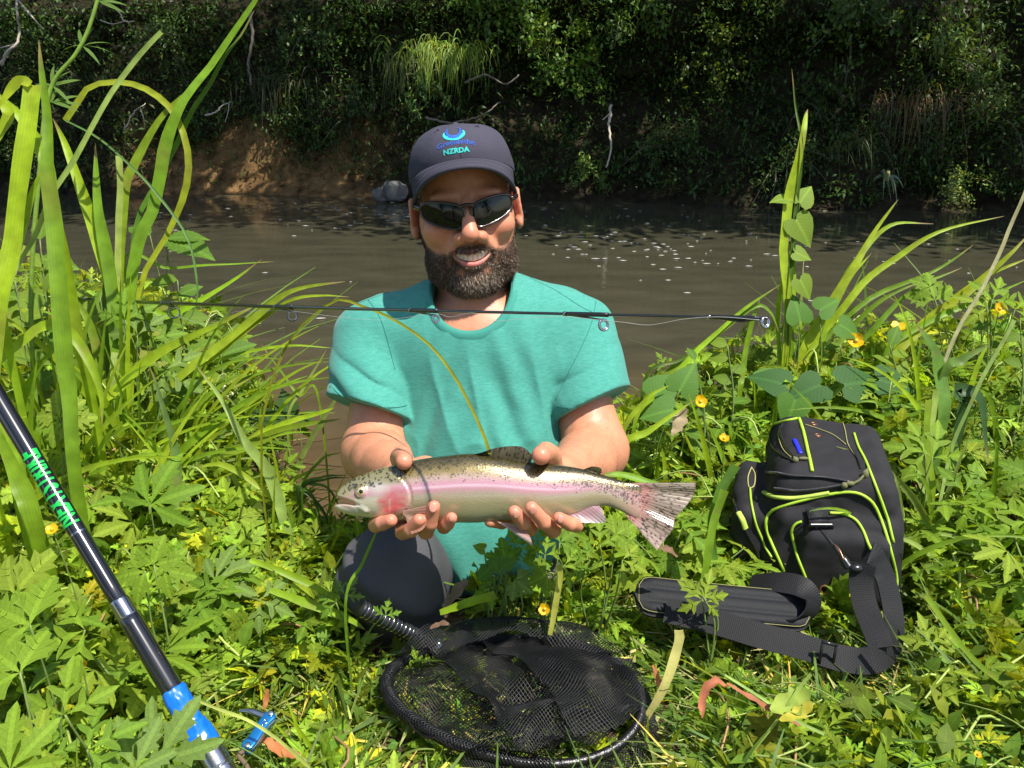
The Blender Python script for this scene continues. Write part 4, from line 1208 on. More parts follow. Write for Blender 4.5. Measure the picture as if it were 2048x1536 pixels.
# ---- cap
CAPC = np.array((0, .012, 0))
def crown_pt(phi, t):
    """phi 0 = front; t 0 rim .. 1 button; head coordinates"""
    c, s = np.cos(phi), np.sin(phi)
    rimz = .040 + .028 * np.clip(c, 0, 1) ** 1.5 - .012 * np.clip(-c, 0, 1)
    ct = np.cos(t * math.pi / 2); st = np.sin(t * math.pi / 2)
    rho = ct ** np.where(c > 0, .62, .70)
    top = .127
    zz = rimz + (top - rimz) * st ** (1.0 - .18 * np.clip(c, 0, 1))
    bulge = 1 + .02 * np.sin(t * math.pi)
    return np.stack([.0875 * s * rho * bulge, .012 - .107 * c * rho * bulge, zz], -1)
def build_cap():
    M_cap = mat_plain('navy_twill', (.060, .057, .080), .85, bump=.5, bscale=1400, var=.14, vscale=500, spec=.2)
    M_thread = mat_plain('dark_thread', (.012, .012, .018), .8)
    nu, nv = 72, 26
    ph = np.arange(nu) * 2 * math.pi / nu; tt = np.linspace(0, 1, nv)
    PH, TT = np.meshgrid(ph, tt, indexing='ij')
    O = crown_pt(PH, TT)
    pan = np.abs(((PH + math.pi / 6 * 0) / (math.pi / 3)) % 1 - .5) * 2
    groove = np.exp(-((1 - pan) / .06) ** 2) * .0012 * np.clip(1.2 - TT, 0, 1)
    wob = .0016 * vnoise(O * 38, 31)
    cen = np.array((0, .012, .03))
    nd = O - cen; nd /= np.linalg.norm(nd, axis=-1)[..., None] + 1e-9
    O = O + nd * (wob - groove)[..., None]
    I = O - nd * .003
    V = np.concatenate([O.reshape(-1, 3), I.reshape(-1, 3)])
    i, j = np.meshgrid(np.arange(nu), np.arange(nv - 1), indexing='ij'); i2 = (i + 1) % nu
    f = np.stack([i * nv + j, i2 * nv + j, i2 * nv + j + 1, i * nv + j + 1], -1).reshape(-1, 4)
    k = np.arange(nu); k2 = (k + 1) % nu; n0 = nu * nv
    rim = np.stack([k * nv, n0 + k * nv, n0 + k2 * nv, k2 * nv], -1)
    cap = mesh_np('cap', HW(V), [f, f[:, ::-1] + n0, rim], M_cap, person)
    # brim, curved down at both sides
    nu, nv = 41, 12
    u = np.linspace(-1, 1, nu)[:, None] * np.ones((1, nv)); v = np.linspace(0, 1, nv)[None, :] * np.ones((nu, 1))
    phi = u * R_(72)
    base = crown_pt(phi, np.zeros_like(phi)) + np.stack([np.zeros_like(u), np.zeros_like(u) - .0005, np.full_like(u, .002)], -1)
    Lf = .066 * (1 - np.abs(u) ** 2.6) + .004
    zz = base[..., 2] - v * (.004 + .014 * u ** 2) - .004 * v ** 2 - v * .018 * np.abs(u) ** 3
    B = np.stack([base[..., 0] * (1 + .05 * v * (1 - np.abs(u))), base[..., 1] - v * Lf, zz], -1)
    up = np.array((0, 0, .0028))
    V = np.concatenate([(B + up).reshape(-1, 3), (B - up).reshape(-1, 3)])
    i, j = np.meshgrid(np.arange(nu - 1), np.arange(nv - 1), indexing='ij')
    f = np.stack([i * nv + j, i * nv + j + 1, (i + 1) * nv + j + 1, (i + 1) * nv + j], -1).reshape(-1, 4)
    n0 = nu * nv; a = np.arange(nu - 1)
    e1 = np.stack([a * nv + nv - 1, n0 + a * nv + nv - 1, n0 + (a + 1) * nv + nv - 1, (a + 1) * nv + nv - 1], -1)
    mesh_np('brim', HW(V), [f, f[:, ::-1] + n0, e1], M_cap, cap)
    # brim edge roll and the seam where it joins the crown
    mesh_np('brim_edge', *tube(HW(B[:, -1]), .0036, 8), M_cap, cap)
    mesh_np('brim_seam', *tube(HW(B[:, 0] + (0, -.0005, .0022)), .0011, 6), M_thread, cap)
    for v_ in (.30, .52, .74, .92):                     # rows of stitching along the brim
        k_ = int(v_ * (nv - 1)); mesh_np('brim_stitching', *tube(HW(B[1:-1, k_] + up * 1.02), .00045, 4), M_thread, cap)
    mesh_np('crown_seam', *tube(HW(O[0, :7] + nd[0, :7] * .0002), .0006, 5), M_thread, cap)
    bV, bF = sphere(HW((0, .012, .1262)), 1, 12, 8)
    mesh_np('button', (bV - HW((0, .012, .1262))) * (.006, .006, .004) + HW((0, .012, .1262)), bF, M_cap, cap)
    for s in (-1, 1):                                  # stitched eyelets
        p = crown_pt(np.array(s * .52), np.array(.62)) 
        n = unit(p - cen); t1 = unit(np.cross(n, (0, 0, 1))); t2 = np.cross(n, t1)
        a = np.linspace(0, 2 * math.pi, 17)
        ringp = [p + n * .0006 + (t1 * math.cos(x) + t2 * math.sin(x)) * .0036 for x in a]
        mesh_np('eyelet', *tube(HW(ringp), .0010, 6, caps=False), M_cap, cap)
    O2 = HW(O.reshape(-1, 3))
    return cap, BVHTree.FromPolygons(O2.tolist(), f_crown(72, 26).tolist())
def f_crown(nu, nv):
    i, j = np.meshgrid(np.arange(nu), np.arange(nv - 1), indexing='ij'); i2 = (i + 1) % nu
    return np.stack([i * nv + j, i2 * nv + j, i2 * nv + j + 1, i * nv + j + 1], -1).reshape(-1, 4)
cap, bvh_cap = build_cap()

def text_mesh(s, size=1.0, bold=0.0, sp=1.0, fine=1):
    """flat lettering as numpy triangles, baseline at 0, left edge at 0"""
    cu = bpy.data.curves.new('lettering', 'FONT')
    cu.body = s; cu.size = size; cu.offset = bold; cu.space_character = sp; cu.resolution_u = 3
    o = bpy.data.objects.new('lettering', cu); COL.objects.link(o)
    dg = bpy.context.evaluated_depsgraph_get()
    me = bpy.data.meshes.new_from_object(o.evaluated_get(dg))
    import bmesh
    bm = bmesh.new(); bm.from_mesh(me)
    bmesh.ops.triangulate(bm, faces=bm.faces)
    for _ in range(fine):
        bmesh.ops.subdivide_edges(bm, edges=bm.edges, cuts=1)
        bmesh.ops.triangulate(bm, faces=bm.faces)
    V = np.array([v.co[:] for v in bm.verts]); F = np.array([[v.index for v in f.verts] for f in bm.faces])
    bm.free()
    bpy.data.objects.remove(o); bpy.data.curves.remove(cu); bpy.data.meshes.remove(me)
    return V, F

def wrap_on(bvh, V2, thick, centre, xdir, ydir, toward):
    """lay flat lettering (x right, y up, metres) onto a surface, with a little stitched depth"""
    out = []
    for x, y, _ in V2:
        o = centre + xdir * x + ydir * y - toward * .08
        loc, n, _, _ = bvh.ray_cast(Vector(o), Vector(toward))
        if loc is None: out.append(o + toward * .08); continue
        n = np.array(n); n = n if n @ toward < 0 else -n
        out.append(np.array(loc) + n * thick)
    return np.array(out)

def build_logo():
    Mb = mat_plain('blue_embroidery', (.015, .10, .52), .5, bump=.6, bscale=1500)
    Mt = mat_plain('teal_embroidery', (.02, .55, .50), .5, bump=.6, bscale=1500)
    c0, _ = hit(bvh_cap, 911, 292)
    tw = hy * .94 - hz * .30; tw = unit(tw)
    xd = hx; yd = unit(np.cross(hx, tw)); yd = yd if yd @ hz > 0 else -yd
    sc = 1.355 / FPX
    def put(name, V, F, dx, dy, th, m):
        W = wrap_on(bvh_cap, V + np.array((dx, dy, 0)), th, c0, xd, yd, tw)
        mesh_np(name, W, F, m, cap)
    V, F = text_mesh('Greenhithe', .0215, .0002); V[:, 1] *= .56; V[:, 0] -= V[:, 0].max() / 2; V[:, 0] *= .0580 / (np.ptp(V[:, 0]))
    V[:, 1] += .004 - 2.2 * V[:, 0] ** 2 * 2.0
    put('lettering', V, F, .0005, -.0010, .0006, Mb)
    V, F = text_mesh('NZRDA', .0150, .0006); V[:, 1] *= .70; V[:, 0] -= V[:, 0].max() / 2; V[:, 0] *= .0400 / (np.ptp(V[:, 0]))
    put('lettering', V, F, .0005, -.0105, .0007, Mt)
    # emblem: two open swooshes, one inside the other
    def swoosh(rx, ry, wmax, cy, a0, a1, name, th, m):
        a = np.linspace(R_(a0), R_(a1), 34); w = wmax * np.sin(np.linspace(.12, math.pi - .12, 34)) ** .8
        o = np.stack([np.cos(a) * (rx + w / 2), cy + np.sin(a) * (ry + w / 2), 0 * a], -1)
        q = np.stack([np.cos(a) * (rx - w / 2), cy + np.sin(a) * (ry - w / 2), 0 * a], -1)
        V = np.concatenate([o, q]); i = np.arange(33); F = np.stack([i, i + 1, i + 35, i + 34], -1)
        put(name, V, F, 0, .0, th, m)
    swoosh(.0155, .0095, .0070, .0225, -205, 25, 'emblem', .0009, Mt)
    swoosh(.0108, .0105, .0050, .0260, -225, 45, 'emblem', .0013, Mb)
build_logo()

# ---- sunglasses
def build_glasses():
    Mf = mat_plain('dark_tortoise_plastic', (.020, .008, .006), .18, spec=.6, coat=.4)
    m, nt, b, out = new_mat('dark_lens')
    b.inputs['Base Color'].default_value = (.006, .008, .006, 1); b.inputs['Roughness'].default_value = .04
    b.inputs['Specular IOR Level'].default_value = .38
    fy = lambda x: -.1075 + 5.2 * x * x + 60 * np.abs(x) ** 4
    root = None
    for s in (-1, 1):
        a = np.linspace(0, 2 * math.pi, 44, endpoint=False)
        ex = np.sign(np.cos(a)) * np.abs(np.cos(a)) ** .72; ez = np.sign(np.sin(a)) * np.abs(np.sin(a)) ** .72
        lx = s * (.0385 + .0335 * ex)
        lz = -.005 + np.where(ez > 0, .0165, .0215) * ez + .005 * ex * (1) + np.where(ez < 0, .006 * (ex - .1) * -ez, .0)
        rim = np.stack([lx, fy(lx), lz], -1)
        if root is None:
            root = mesh_np('sunglasses', *tube(HW(np.concatenate([rim, rim[:1]])), .0022, 8, caps=False), Mf, person)
        else:
            mesh_np('rim', *tube(HW(np.concatenate([rim, rim[:1]])), .0022, 8, caps=False), Mf, root)
        # lens as concentric rings, slightly domed
        c = np.array((s * .0385, 0, -.006)); rings = []
        for t in (0.001, .35, .7, .99):
            q = c + (rim - c) * t; q[:, 1] = fy(q[:, 0]) - .0016 * (1 - t * t); rings.append(q)
        V = np.concatenate(rings); n = 44; k = np.arange(n)
        F = np.concatenate([np.stack([r * n + k, r * n + (k + 1) % n, (r + 1) * n + (k + 1) % n, (r + 1) * n + k], -1) for r in range(3)])
        mesh_np('lens', HW(V), F, m, root)
        # temple arm back to the ear
        t = smooth_path([(s * .0700, fy(.070) + .001, .004), (s * .0800, -.060, .006), (s * .0850, -.020, .006), (s * .0885, .010, .006), (s * .0885, .030, -.006)], 20)
        mesh_np('temple', *tube(HW(t), np.linspace(.0050, .0022, 20), 8, squash=1.0), Mf, root)
    xb = np.linspace(-.010, .010, 9)
    mesh_np('bridge', *tube(HW(np.stack([xb, fy(xb) - .0008, .004 - 25 * xb * xb], -1)), .0032, 8), Mf, root)
build_glasses()
# ------------------------------------------------------------------ the trout
FD = 1.082
FS = FD / FPX
fo = P(1024, 985, FD)
def FW_(u, v, w):                # trout frame: u to the tail, v up, w towards the camera (metres)
    u, v, w = np.asarray(u, float), np.asarray(v, float), np.asarray(w, float)
    return fo + u[..., None] * RT + v[..., None] * UP - w[..., None] * FW
def FPXY(px, py):                # photo pixels -> trout frame
    return (np.asarray(px, float) - 1024) * FS, (985 - np.asarray(py, float)) * FS

trout = empty('trout', tuple(fo), label='spotted rainbow trout with a pink side band held across both hands', cat='fish')
_top = np.array([(676, 985), (685, 974), (707, 957), (738, 944), (785, 931), (826, 921), (869, 914), (953, 907), (1014, 915), (1063, 923), (1110, 929), (1166, 938), (1213, 952), (1245, 962), (1268, 966), (1290, 970)], float)
_bot = np.array([(676, 1014), (685, 1022), (703, 1030), (742, 1036), (785, 1040), (830, 1043), (875, 1045), (918, 1045), (953, 1045), (992, 1041), (1060, 1040), (1110, 1038), (1147, 1030), (1180, 1017), (1213, 1012), (1245, 1024), (1268, 1036), (1290, 1045)], float)
tu, tv = FPXY(_top[:, 0], _top[:, 1]); bu, bv = FPXY(_bot[:, 0], _bot[:, 1])
_sx = FPXY(np.array([676, 700, 740, 800, 870, 960, 1060, 1130, 1180, 1220, 1262, 1290]), 985)[0]
_sw = np.array([.008, .015, .0215, .0265, .0290, .0295, .0265, .0200, .0140, .0098, .0058, .0028])

def trout_body():
    g = Grid((-.250, -.062, -.040), (.180, .075, .040), .00102)
    U_, V_, W_ = g.ax[0][:, None, None], g.ax[1][None, :, None], g.ax[2][None, None, :]
    u = g.ax[0]
    T = interp(u, tu, tv); B = interp(u, bu, bv); Wd = interp(u, _sx, _sw)
    c = ((T + B) / 2)[:, None, None]; a = ((T - B) / 2)[:, None, None]; b = Wd[:, None, None]
    yv = (V_ - c) / a; yw = W_ / b
    r = (np.abs(yv) ** 2.15 + np.abs(yw) ** 2.0) ** (1 / 2.05)
    g.D = ((r - 1) * np.minimum(a, b) * .8).astype(np.float32)
    end = np.maximum(FPXY(677, 0)[0] - U_, U_ - FPXY(1283, 0)[0])
    g.D = np.maximum(g.D, end).astype(np.float32)
    # blunt the snout, open the mouth between the upper and the lower jaw
    def E(px, py, w, rx, ry, rw, k, mode='add', rot=0):
        uu, vv = FPXY(px, py); M = rotm((0, 0, 1), R_(rot)).T
        g.ell((uu, vv, w), (rx, ry, rw), M, k, mode)
    E(696, 984, 0, .0150, .0090, .0100, .004, rot=25)
    E(697, 1016, 0, .0185, .0058, .0095, .004, rot=-10)
    for t in np.linspace(0, 1, 9):
        px, py = 668 + t * 50, 1000 - 5.0 * t ** 1.0 + 11 * t * t
        E(px, py, 0, .0065, .0056 - .0036 * t, .030, .002, 'sub', rot=-8)
    for s in (-1, 1):
        uu, vv = FPXY(717, 1002)
        g.cap((uu, vv, s * .0120), (FPXY(736, 1017)[0], FPXY(736, 1017)[1], s * .0165), .0026, .0030, .004)      # maxilla
        eu, ev = FPXY(728, 979)
        g.ell((eu, ev, s * .0185), (.0082, .0082, .0050), None, .003)       # orbit
        # edge of the gill cover: a shallow step behind an arc
        for an in np.linspace(-68, 62, 16):
            px = 775 + 52 * math.cos(R_(an)); py = 990 - 50 * math.sin(R_(an))
            uu, vv = FPXY(px, py)
            bw = float(interp(np.array([uu]), _sx, _sw)[0]); cc = float(interp(np.array([uu]), tu, tv)[0] + interp(np.array([uu]), bu, bv)[0]) / 2
            aa = float(interp(np.array([uu]), tu, tv)[0] - interp(np.array([uu]), bu, bv)[0]) / 2
            ww = bw * math.sqrt(max(0, 1 - min(1, abs((vv - cc) / aa)) ** 2.1))
            g.ell((uu, vv, s * (ww + .0005)), (.0017, .0026, .0016), None, .0025, 'sub')
    V, F = g.mesh()
    return V, F

def trout_colours(V):
    u, v, w = V.T
    px = u / FS + 1024; py = 985 - v / FS
    T = interp(u, tu, tv); B = interp(u, bu, bv)
    h = np.clip((v - B) / (T - B), 0, 1)                         # 0 belly .. 1 back
    n = vnoise(V * 90, 41) * .5 + vnoise(V * 240, 42) * .5
    h2 = np.clip(h + .03 * n, 0, 1)
    stops = np.array([0, .10, .30, .46, .54, .62, .70, .78, .90, 1.0])
    cols = np.array([(.52, .49, .38), (.43, .41, .28), (.34, .31, .17), (.40, .33, .23), (.56, .28, .32), (.62, .32, .38), (.48, .34, .26), (.27, .20, .07), (.115, .09, .03), (.040, .036, .014)])
    col = np.stack([np.interp(h2, stops, cols[:, k]) for k in range(3)], 1)
    def mix(c, m):
        nonlocal col
        m = np.clip(m, 0, 1)[:, None]; col = col * (1 - m) + np.asarray(c) * m
    band = np.exp(-((h - .58) / .022) ** 2) * (px > 830) * np.clip((1260 - px) / 200, 0, 1)
    mix((.80, .56, .62), band * .8)
    tailw = np.clip((px - 1130) / 90, 0, 1)
    mix(np.array((.50, .38, .28)), tailw * .55 * (h < .75))
    mix((.56, .28, .26), np.clip((px - 1240) / 25, 0, 1) * .65 * (h < .8))
    # head
    hd = np.clip((825 - px) / 8 + .5, 0, 1)
    arc = np.sqrt(((px - 775) / 52) ** 2 + ((py - 990) / 50) ** 2)
    ishead = (px < 780) | (arc < 1.0)
    mix((.27, .24, .11), ishead * np.clip((h - .66) / .10, 0, 1))
    mix((.58, .54, .42), ishead * np.clip((.55 - h) / .15, 0, 1) * .9)
    mix((.40, .33, .14), ishead * np.exp(-((px - 695) / 16) ** 2 - ((py - 985) / 9) ** 2))
    gill = np.clip(1.25 - ((px - 793) / 33) ** 2 - ((py - 1000) / 31) ** 2 + .5 * n, 0, 1)
    mix((.58, .085, .11), gill * (.85 + .15 * n) * ishead)
    mix((.62, .56, .48), np.exp(-(((px - 762) / 24) ** 2 + ((py - 973) / 11) ** 2)) * .95)  # silver-white cheek patch, with its highlight painted into the colour
    mix((.70, .42, .40), np.exp(-((px - (785 + (py - 1000) * -.05)) / 1.6) ** 2) * (py > 992) * (py < 1022) * .7)
    mix((.56, .30, .26), np.exp(-((arc - 1) / .045) ** 2) * (px > 790) * (py > 962) * .8)
    mix((.30, .10, .08), (np.abs(py - (1000 + (px - 690) * .12)) < 5) * (px < 716) * (np.abs(w) < .0085) * (px > 681) * .8)
    mix((.60, .36, .32), np.exp(-(((px - 695) / 14) ** 2 + ((py - 1010) / 4) ** 2)) * .7)
    # dark spots: many on the back, thinning to the lateral band, finer and all over near the tail
    rng = np.random.default_rng(11)
    dens = []
    for _ in range(17000):
        x = rng.uniform(690, 1285); hh = rng.random()
        if x < 815:
            pr = .10 if hh > .70 else 0
        else:
            lo = .60 - .30 * np.clip((x - 1090) / 150, 0, 1)
            pr = np.clip((hh - lo) / .28, 0, 1) ** 1.2 * .26
        if rng.random() < pr: dens.append((x, hh, rng.uniform(.7, 1.6) * (1.6 if x < 815 else 1)))
    spot = np.zeros(len(V))
    for x, hh, r in dens:
        uu = (x - 1024) * FS
        vv = np.interp(uu, bu, bv) + hh * (np.interp(uu, tu, tv) - np.interp(uu, bu, bv))
        m = (np.abs(px - x) < 6) & (np.abs(v - vv) < 6 * FS)
        idx = np.nonzero(m)[0]
        dd = np.sqrt((px[idx] - x) ** 2 + ((v[idx] - vv) / FS) ** 2)
        spot[idx] = np.maximum(spot[idx], np.clip((r + .45 - dd) / .9, 0, 1))
    mix((.022, .020, .012), spot * .85)
    return np.clip(col, 0, 1)

def mat_trout():
    m, nt, b, out = new_mat('wet_trout_skin')
    at = nt.nodes.new('ShaderNodeAttribute'); at.attribute_name = 'tint'
    nt.links.new(at.outputs['Color'], b.inputs['Base Color'])
    tc = nt.nodes.new('ShaderNodeTexCoord')
    vo = nt.nodes.new('ShaderNodeTexVoronoi'); vo.inputs['Scale'].default_value = 620
    nt.links.new(tc.outputs['Object'], vo.inputs['Vector'])
    bp = nt.nodes.new('ShaderNodeBump'); bp.inputs['Strength'].default_value = .28; bp.inputs['Distance'].default_value = .0008
    nt.links.new(vo.outputs['Distance'], bp.inputs['Height']); nt.links.new(bp.outputs[0], b.inputs['Normal'])
    b.inputs['Roughness'].default_value = .24
    b.inputs['Metallic'].default_value = .35
    b.inputs['Specular IOR Level'].default_value = .6
    b.inputs['Coat Weight'].default_value = .9; b.inputs['Coat Roughness'].default_value = .06
    return m

M_trout = mat_trout()
_V, _F = trout_body()
trout_b = mesh_np('body', FW_(_V[:, 0], _V[:, 1], _V[:, 2]), _F, M_trout, trout, True, trout_colours(_V))
_eu, _ev = FPXY(728, 979)
def trout_eye():
    gold = mat_plain('gold_iris', (.55, .47, .20), .15, metal=.3, coat=1.0)
    dark = mat_plain('pupil', (.006, .008, .014), .05, coat=1.0)
    for s in (1, -1):
        V, F = sphere((_eu, _ev, s * .0195), (.0066, .0066, .0045), 22, 12)
        e = mesh_np('eye', FW_(V[:, 0], V[:, 1], V[:, 2]), F, gold, trout)
        V, F = sphere((_eu + .0002, _ev + .0003, s * .0215), (.0036, .0036, .0032), 18, 10)
        mesh_np('pupil', FW_(V[:, 0], V[:, 1], V[:, 2]), F, dark, e)
        a = np.linspace(0, 2 * math.pi, 29)
        q = np.stack([_eu + np.cos(a) * .0070, _ev + np.sin(a) * .0070, np.full(29, s * .0210)], -1)
        mesh_np('eye_rim', *tube(FW_(q[:, 0], q[:, 1], q[:, 2]), .0009, 6, caps=False), mat_plain('eye_rim', (.20, .17, .07), .3), e)
trout_eye()

def mat_fin(name, rough=.2):
    m, nt, b, out = new_mat(name)
    at = nt.nodes.new('ShaderNodeAttribute'); at.attribute_name = 'tint'
    nt.links.new(at.outputs['Color'], b.inputs['Base Color'])
    b.inputs['Roughness'].default_value = rough; b.inputs['Coat Weight'].default_value = .6; b.inputs['Coat Roughness'].default_value = .06
    tl = nt.nodes.new('ShaderNodeBsdfTranslucent'); nt.links.new(at.outputs['Color'], tl.inputs[0])
    mx = nt.nodes.new('ShaderNodeMixShader'); mx.inputs[0].default_value = .3
    nt.links.new(b.outputs[0], mx.inputs[1]); nt.links.new(tl.outputs[0], mx.inputs[2]); nt.links.new(mx.outputs[0], out.inputs[0])
    return m
M_fin = mat_fin('fin_membrane')

def fin(name, root, edge, w0, w1, colf, rays=14, wav=.0012, nr=None, spots=0, seed=1, thick=.0008):
    """root and edge: matching polylines in photo pixels from front to back; w: how far towards the camera; rays raised along the fin"""
    n = rays * 8 + 1; m = 40
    r = smooth_path([(a, b, 0) for a, b in root], n)[:, :2]; e = smooth_path([(a, b, 0) for a, b in edge], n)[:, :2]
    t = np.linspace(0, 1, m)[None, :, None]
    Q = r[:, None] * (1 - t) + e[:, None] * t
    k = np.linspace(0, rays, n)[:, None] * np.ones((1, m)); tt = t[..., 0] * np.ones((n, 1))
    ridge = (np.abs(np.sin(k * math.pi)) ** .5)
    w = w0 + (w1 - w0) * tt + wav * (ridge - .5) * (.3 + .7 * tt) + .002 * np.sin(k * .9) * tt
    uu, vv = FPXY(Q[..., 0], Q[..., 1])
    col = np.array([[colf(tt[i, j], i / (n - 1)) for j in range(m)] for i in range(n)])
    col = col * (.86 + .18 * ridge[..., None])
    rng = np.random.default_rng(seed)
    for _ in range(spots):
        a, b = rng.random(), rng.uniform(.05, .95)
        c = r[int(a * (n - 1))] * (1 - b) + e[int(a * (n - 1))] * b
        dv = (e - r)[int(a * (n - 1))]; dv = dv / np.linalg.norm(dv); pv = np.array((-dv[1], dv[0]))
        d = Q - c
        q = np.sqrt(((d @ dv) / 2.6) ** 2 + ((d @ pv) / 1.35) ** 2)
        s = np.clip((1.25 - q) / .5, 0, 1)[..., None] * .85
        col = col * (1 - s) + np.array((.035, .028, .022)) * s
    V = np.concatenate([FW_(uu, vv, w + thick).reshape(-1, 3), FW_(uu, vv, w - thick).reshape(-1, 3)])
    i, j = np.meshgrid(np.arange(n - 1), np.arange(m - 1), indexing='ij')
    F = np.stack([i * m + j, i * m + j + 1, (i + 1) * m + j + 1, (i + 1) * m + j], -1).reshape(-1, 4)
    c = col.reshape(-1, 3)
    bi = np.concatenate([np.arange(m), np.arange(1, n) * m + m - 1, (n - 1) * m + np.arange(m - 2, -1, -1), np.arange(n - 2, 0, -1) * m])
    bj = np.roll(bi, -1); o = n * m
    E = np.stack([bi, bj, bj + o, bi + o], -1)
    return mesh_np(name, V, [F, F[:, ::-1] + o, E], M_fin, trout, True, np.concatenate([c, c]))

lerp = lambda a, b, t: np.asarray(a) * (1 - t) + np.asarray(b) * t
fin('tail_fin', [(1250, 966), (1268, 978), (1272, 1000), (1266, 1020), (1250, 1029)],
    [(1389, 964), (1384, 992), (1352, 1030), (1342, 1058), (1312, 1098)], .0, .006,
    lambda t, s: lerp((.54, .24, .21), lerp((.30, .25, .18), (.44, .32, .27), s), min(1, max(0, t - .14) * 3.2)), 22, .0006, spots=150, seed=4)
fin('dorsal_fin', [(948, 908), (975, 910), (1010, 916), (1040, 920), (1062, 923)],
    [(962, 904), (985, 896), (1020, 891), (1046, 893), (1066, 910)], .004, .012,
    lambda t, s: lerp((.14, .115, .06), (.30, .28, .22), t * (.4 + .6 * s)), 13, .0009, spots=40, seed=5)
fin('adipose_fin', [(1165, 940), (1176, 941), (1188, 944), (1196, 948)], [(1172, 936), (1184, 932), (1200, 935), (1203, 945)], .001, .004,
    lambda t, s: (.22, .19, .09), 3, .0002, spots=12, seed=6, thick=.0016)
fin('pectoral_fin', [(812, 1015), (811, 1020), (812, 1024), (815, 1026)], [(860, 1000), (864, 1024), (854, 1046), (830, 1057)], .024, .043,
    lambda t, s: lerp((.50, .33, .22), (.42, .20, .13), t), 12, .0007, seed=7)
fin('pelvic_fin', [(994, 1037), (1000, 1039), (1006, 1040), (1012, 1040)], [(1064, 1083), (1061, 1069), (1053, 1056), (1040, 1046)], .020, .030,
    lambda t, s: lerp((.52, .34, .27), lerp((.62, .50, .44), (.40, .20, .18), min(1, s * 2)), t), 10, .0006, seed=8)
fin('anal_fin', [(1118, 1030), (1145, 1022), (1175, 1012), (1197, 1010)], [(1150, 1041), (1178, 1043), (1208, 1041), (1203, 1016)], .006, .010,
    lambda t, s: lerp((.40, .24, .26), (.60, .52, .50), max(0, t * 1.6 - .6)), 11, .0006, seed=9)
# ------------------------------------------------------------------ fishing rods
M_blank = mat_plain('black_gloss_blank', (.008, .008, .010), .16, spec=.7, coat=.8)
M_wrap = mat_plain('rod_thread_wrap', (.012, .012, .014), .30, bump=.4, bscale=900, coat=.5)
M_ring = mat_plain('guide_steel', (.45, .45, .48), .18, metal=1.0)
M_line = mat_plain('nylon_line', (.55, .55, .50), .25)

def rod_tip():
    A, B = P(180, 598, 2.0), P(1020, 622, .873)
    e = (B - A); A = A - e * .22; B = B + e * .199      # runs from behind the sword leaves to a tip close to the camera
    c = lambda t: A + (B - A) * t + UP * (-.004 * math.sin(math.pi * t))
    q = np.array([c(t) for t in np.linspace(0, 1, 60)])
    def tt(px):
        lo, hi = 0.0, 1.0
        for _ in range(40):
            m = (lo + hi) / 2; w = c(m) - CAM
            if 1024 + (w @ RT) / (w @ FW) * FPX < px: lo = m
            else: hi = m
        return lo
    RA, RB = .0056, .0010
    r = np.linspace(RA, RB, 60)
    root = empty('fishing_rod', tuple(q[30]), label='slim black rod tip with ring guides lying level in front of the chest', cat='fishing rod', group='fishing rods')
    mesh_np('blank', *tube(q, r, 10), M_blank, root)
    rr = lambda t: RA + (RB - RA) * t
    dep = lambda px: float((c(tt(px)) - CAM) @ FW)
    for px, rad in ((343, 11.5), (580, 10), (867, 7.5), (1202, 11), (1519, 10)):
        t = tt(px); tip = px > 1500; rad = rad * dep(px) / FPX
        a = c(t); ax = unit(c(min(1, t + .01)) - c(t - .01)); dn = unit(-UP + .25 * RT)
        cen = a + dn * (rr(t) + rad + (.0035 if not tip else -.0015)) + (ax * .004 if tip else 0)
        w = np.array([c(t + k) for k in np.linspace(-.022, .004 if not tip else 0, 8)])
        g = mesh_np('guide', *tube(w, rr(t) + .0009, 10), M_wrap, root)
        fdir = unit(-FW + .5 * RT); u1 = unit(np.cross(fdir, UP)); u2 = np.cross(fdir, u1)
        an = np.linspace(0, 2 * math.pi, 25)
        ring = np.array([cen + (u1 * math.cos(x) + u2 * math.sin(x)) * rad for x in an])
        mesh_np('ring', *tube(ring, .0011, 7, caps=False), M_wrap if px < 600 else M_ring, g)
        ring2 = np.array([cen + (u1 * math.cos(x) + u2 * math.sin(x)) * (rad - .0012) for x in an])
        mesh_np('ring_liner', *tube(ring2, .0007, 6, caps=False), M_ring, g)
        foot = np.array([c(t - .018) + dn * rr(t), c(t - .008) + dn * (rr(t) + .002), cen - dn * rad * .95])
        mesh_np('foot', *tube(foot, .0010, 6), M_wrap, g)
        mesh_np('trim_band', *tube(np.array([c(t - .0225), c(t - .0210)]), rr(t) + .0011, 10), M_ring, g)
    for px in (70, 120, 165):
        mesh_np('trim_band', *tube(np.array([c(tt(px)), c(tt(px + 9))]), rr(tt(px)) + .0008, 10), M_ring, root)
    pts = [(343, 628), (420, 650), (465, 625), (520, 622), (580, 622), (660, 632), (760, 640), (867, 628), (900, 634), (945, 626), (985, 642), (1060, 636), (1130, 634), (1202, 640), (1250, 645), (1300, 650), (1370, 638), (1440, 634), (1519, 640)]
    line = smooth_path([P(a, b, dep(a) - .003) for a, b in pts], 120)
    mesh_np('fishing_line', *tube(line, .00022, 5), M_line, root)
    drop = smooth_path([P(1519, 645, dep(1519)), P(1508, 680, .75), P(1490, 720, .9), P(1462, 752, 1.1), P(1400, 850, 1.4)], 30)
    mesh_np('fishing_line', *tube(drop, .00030, 5), M_line, root)
    return root
rod_tip()

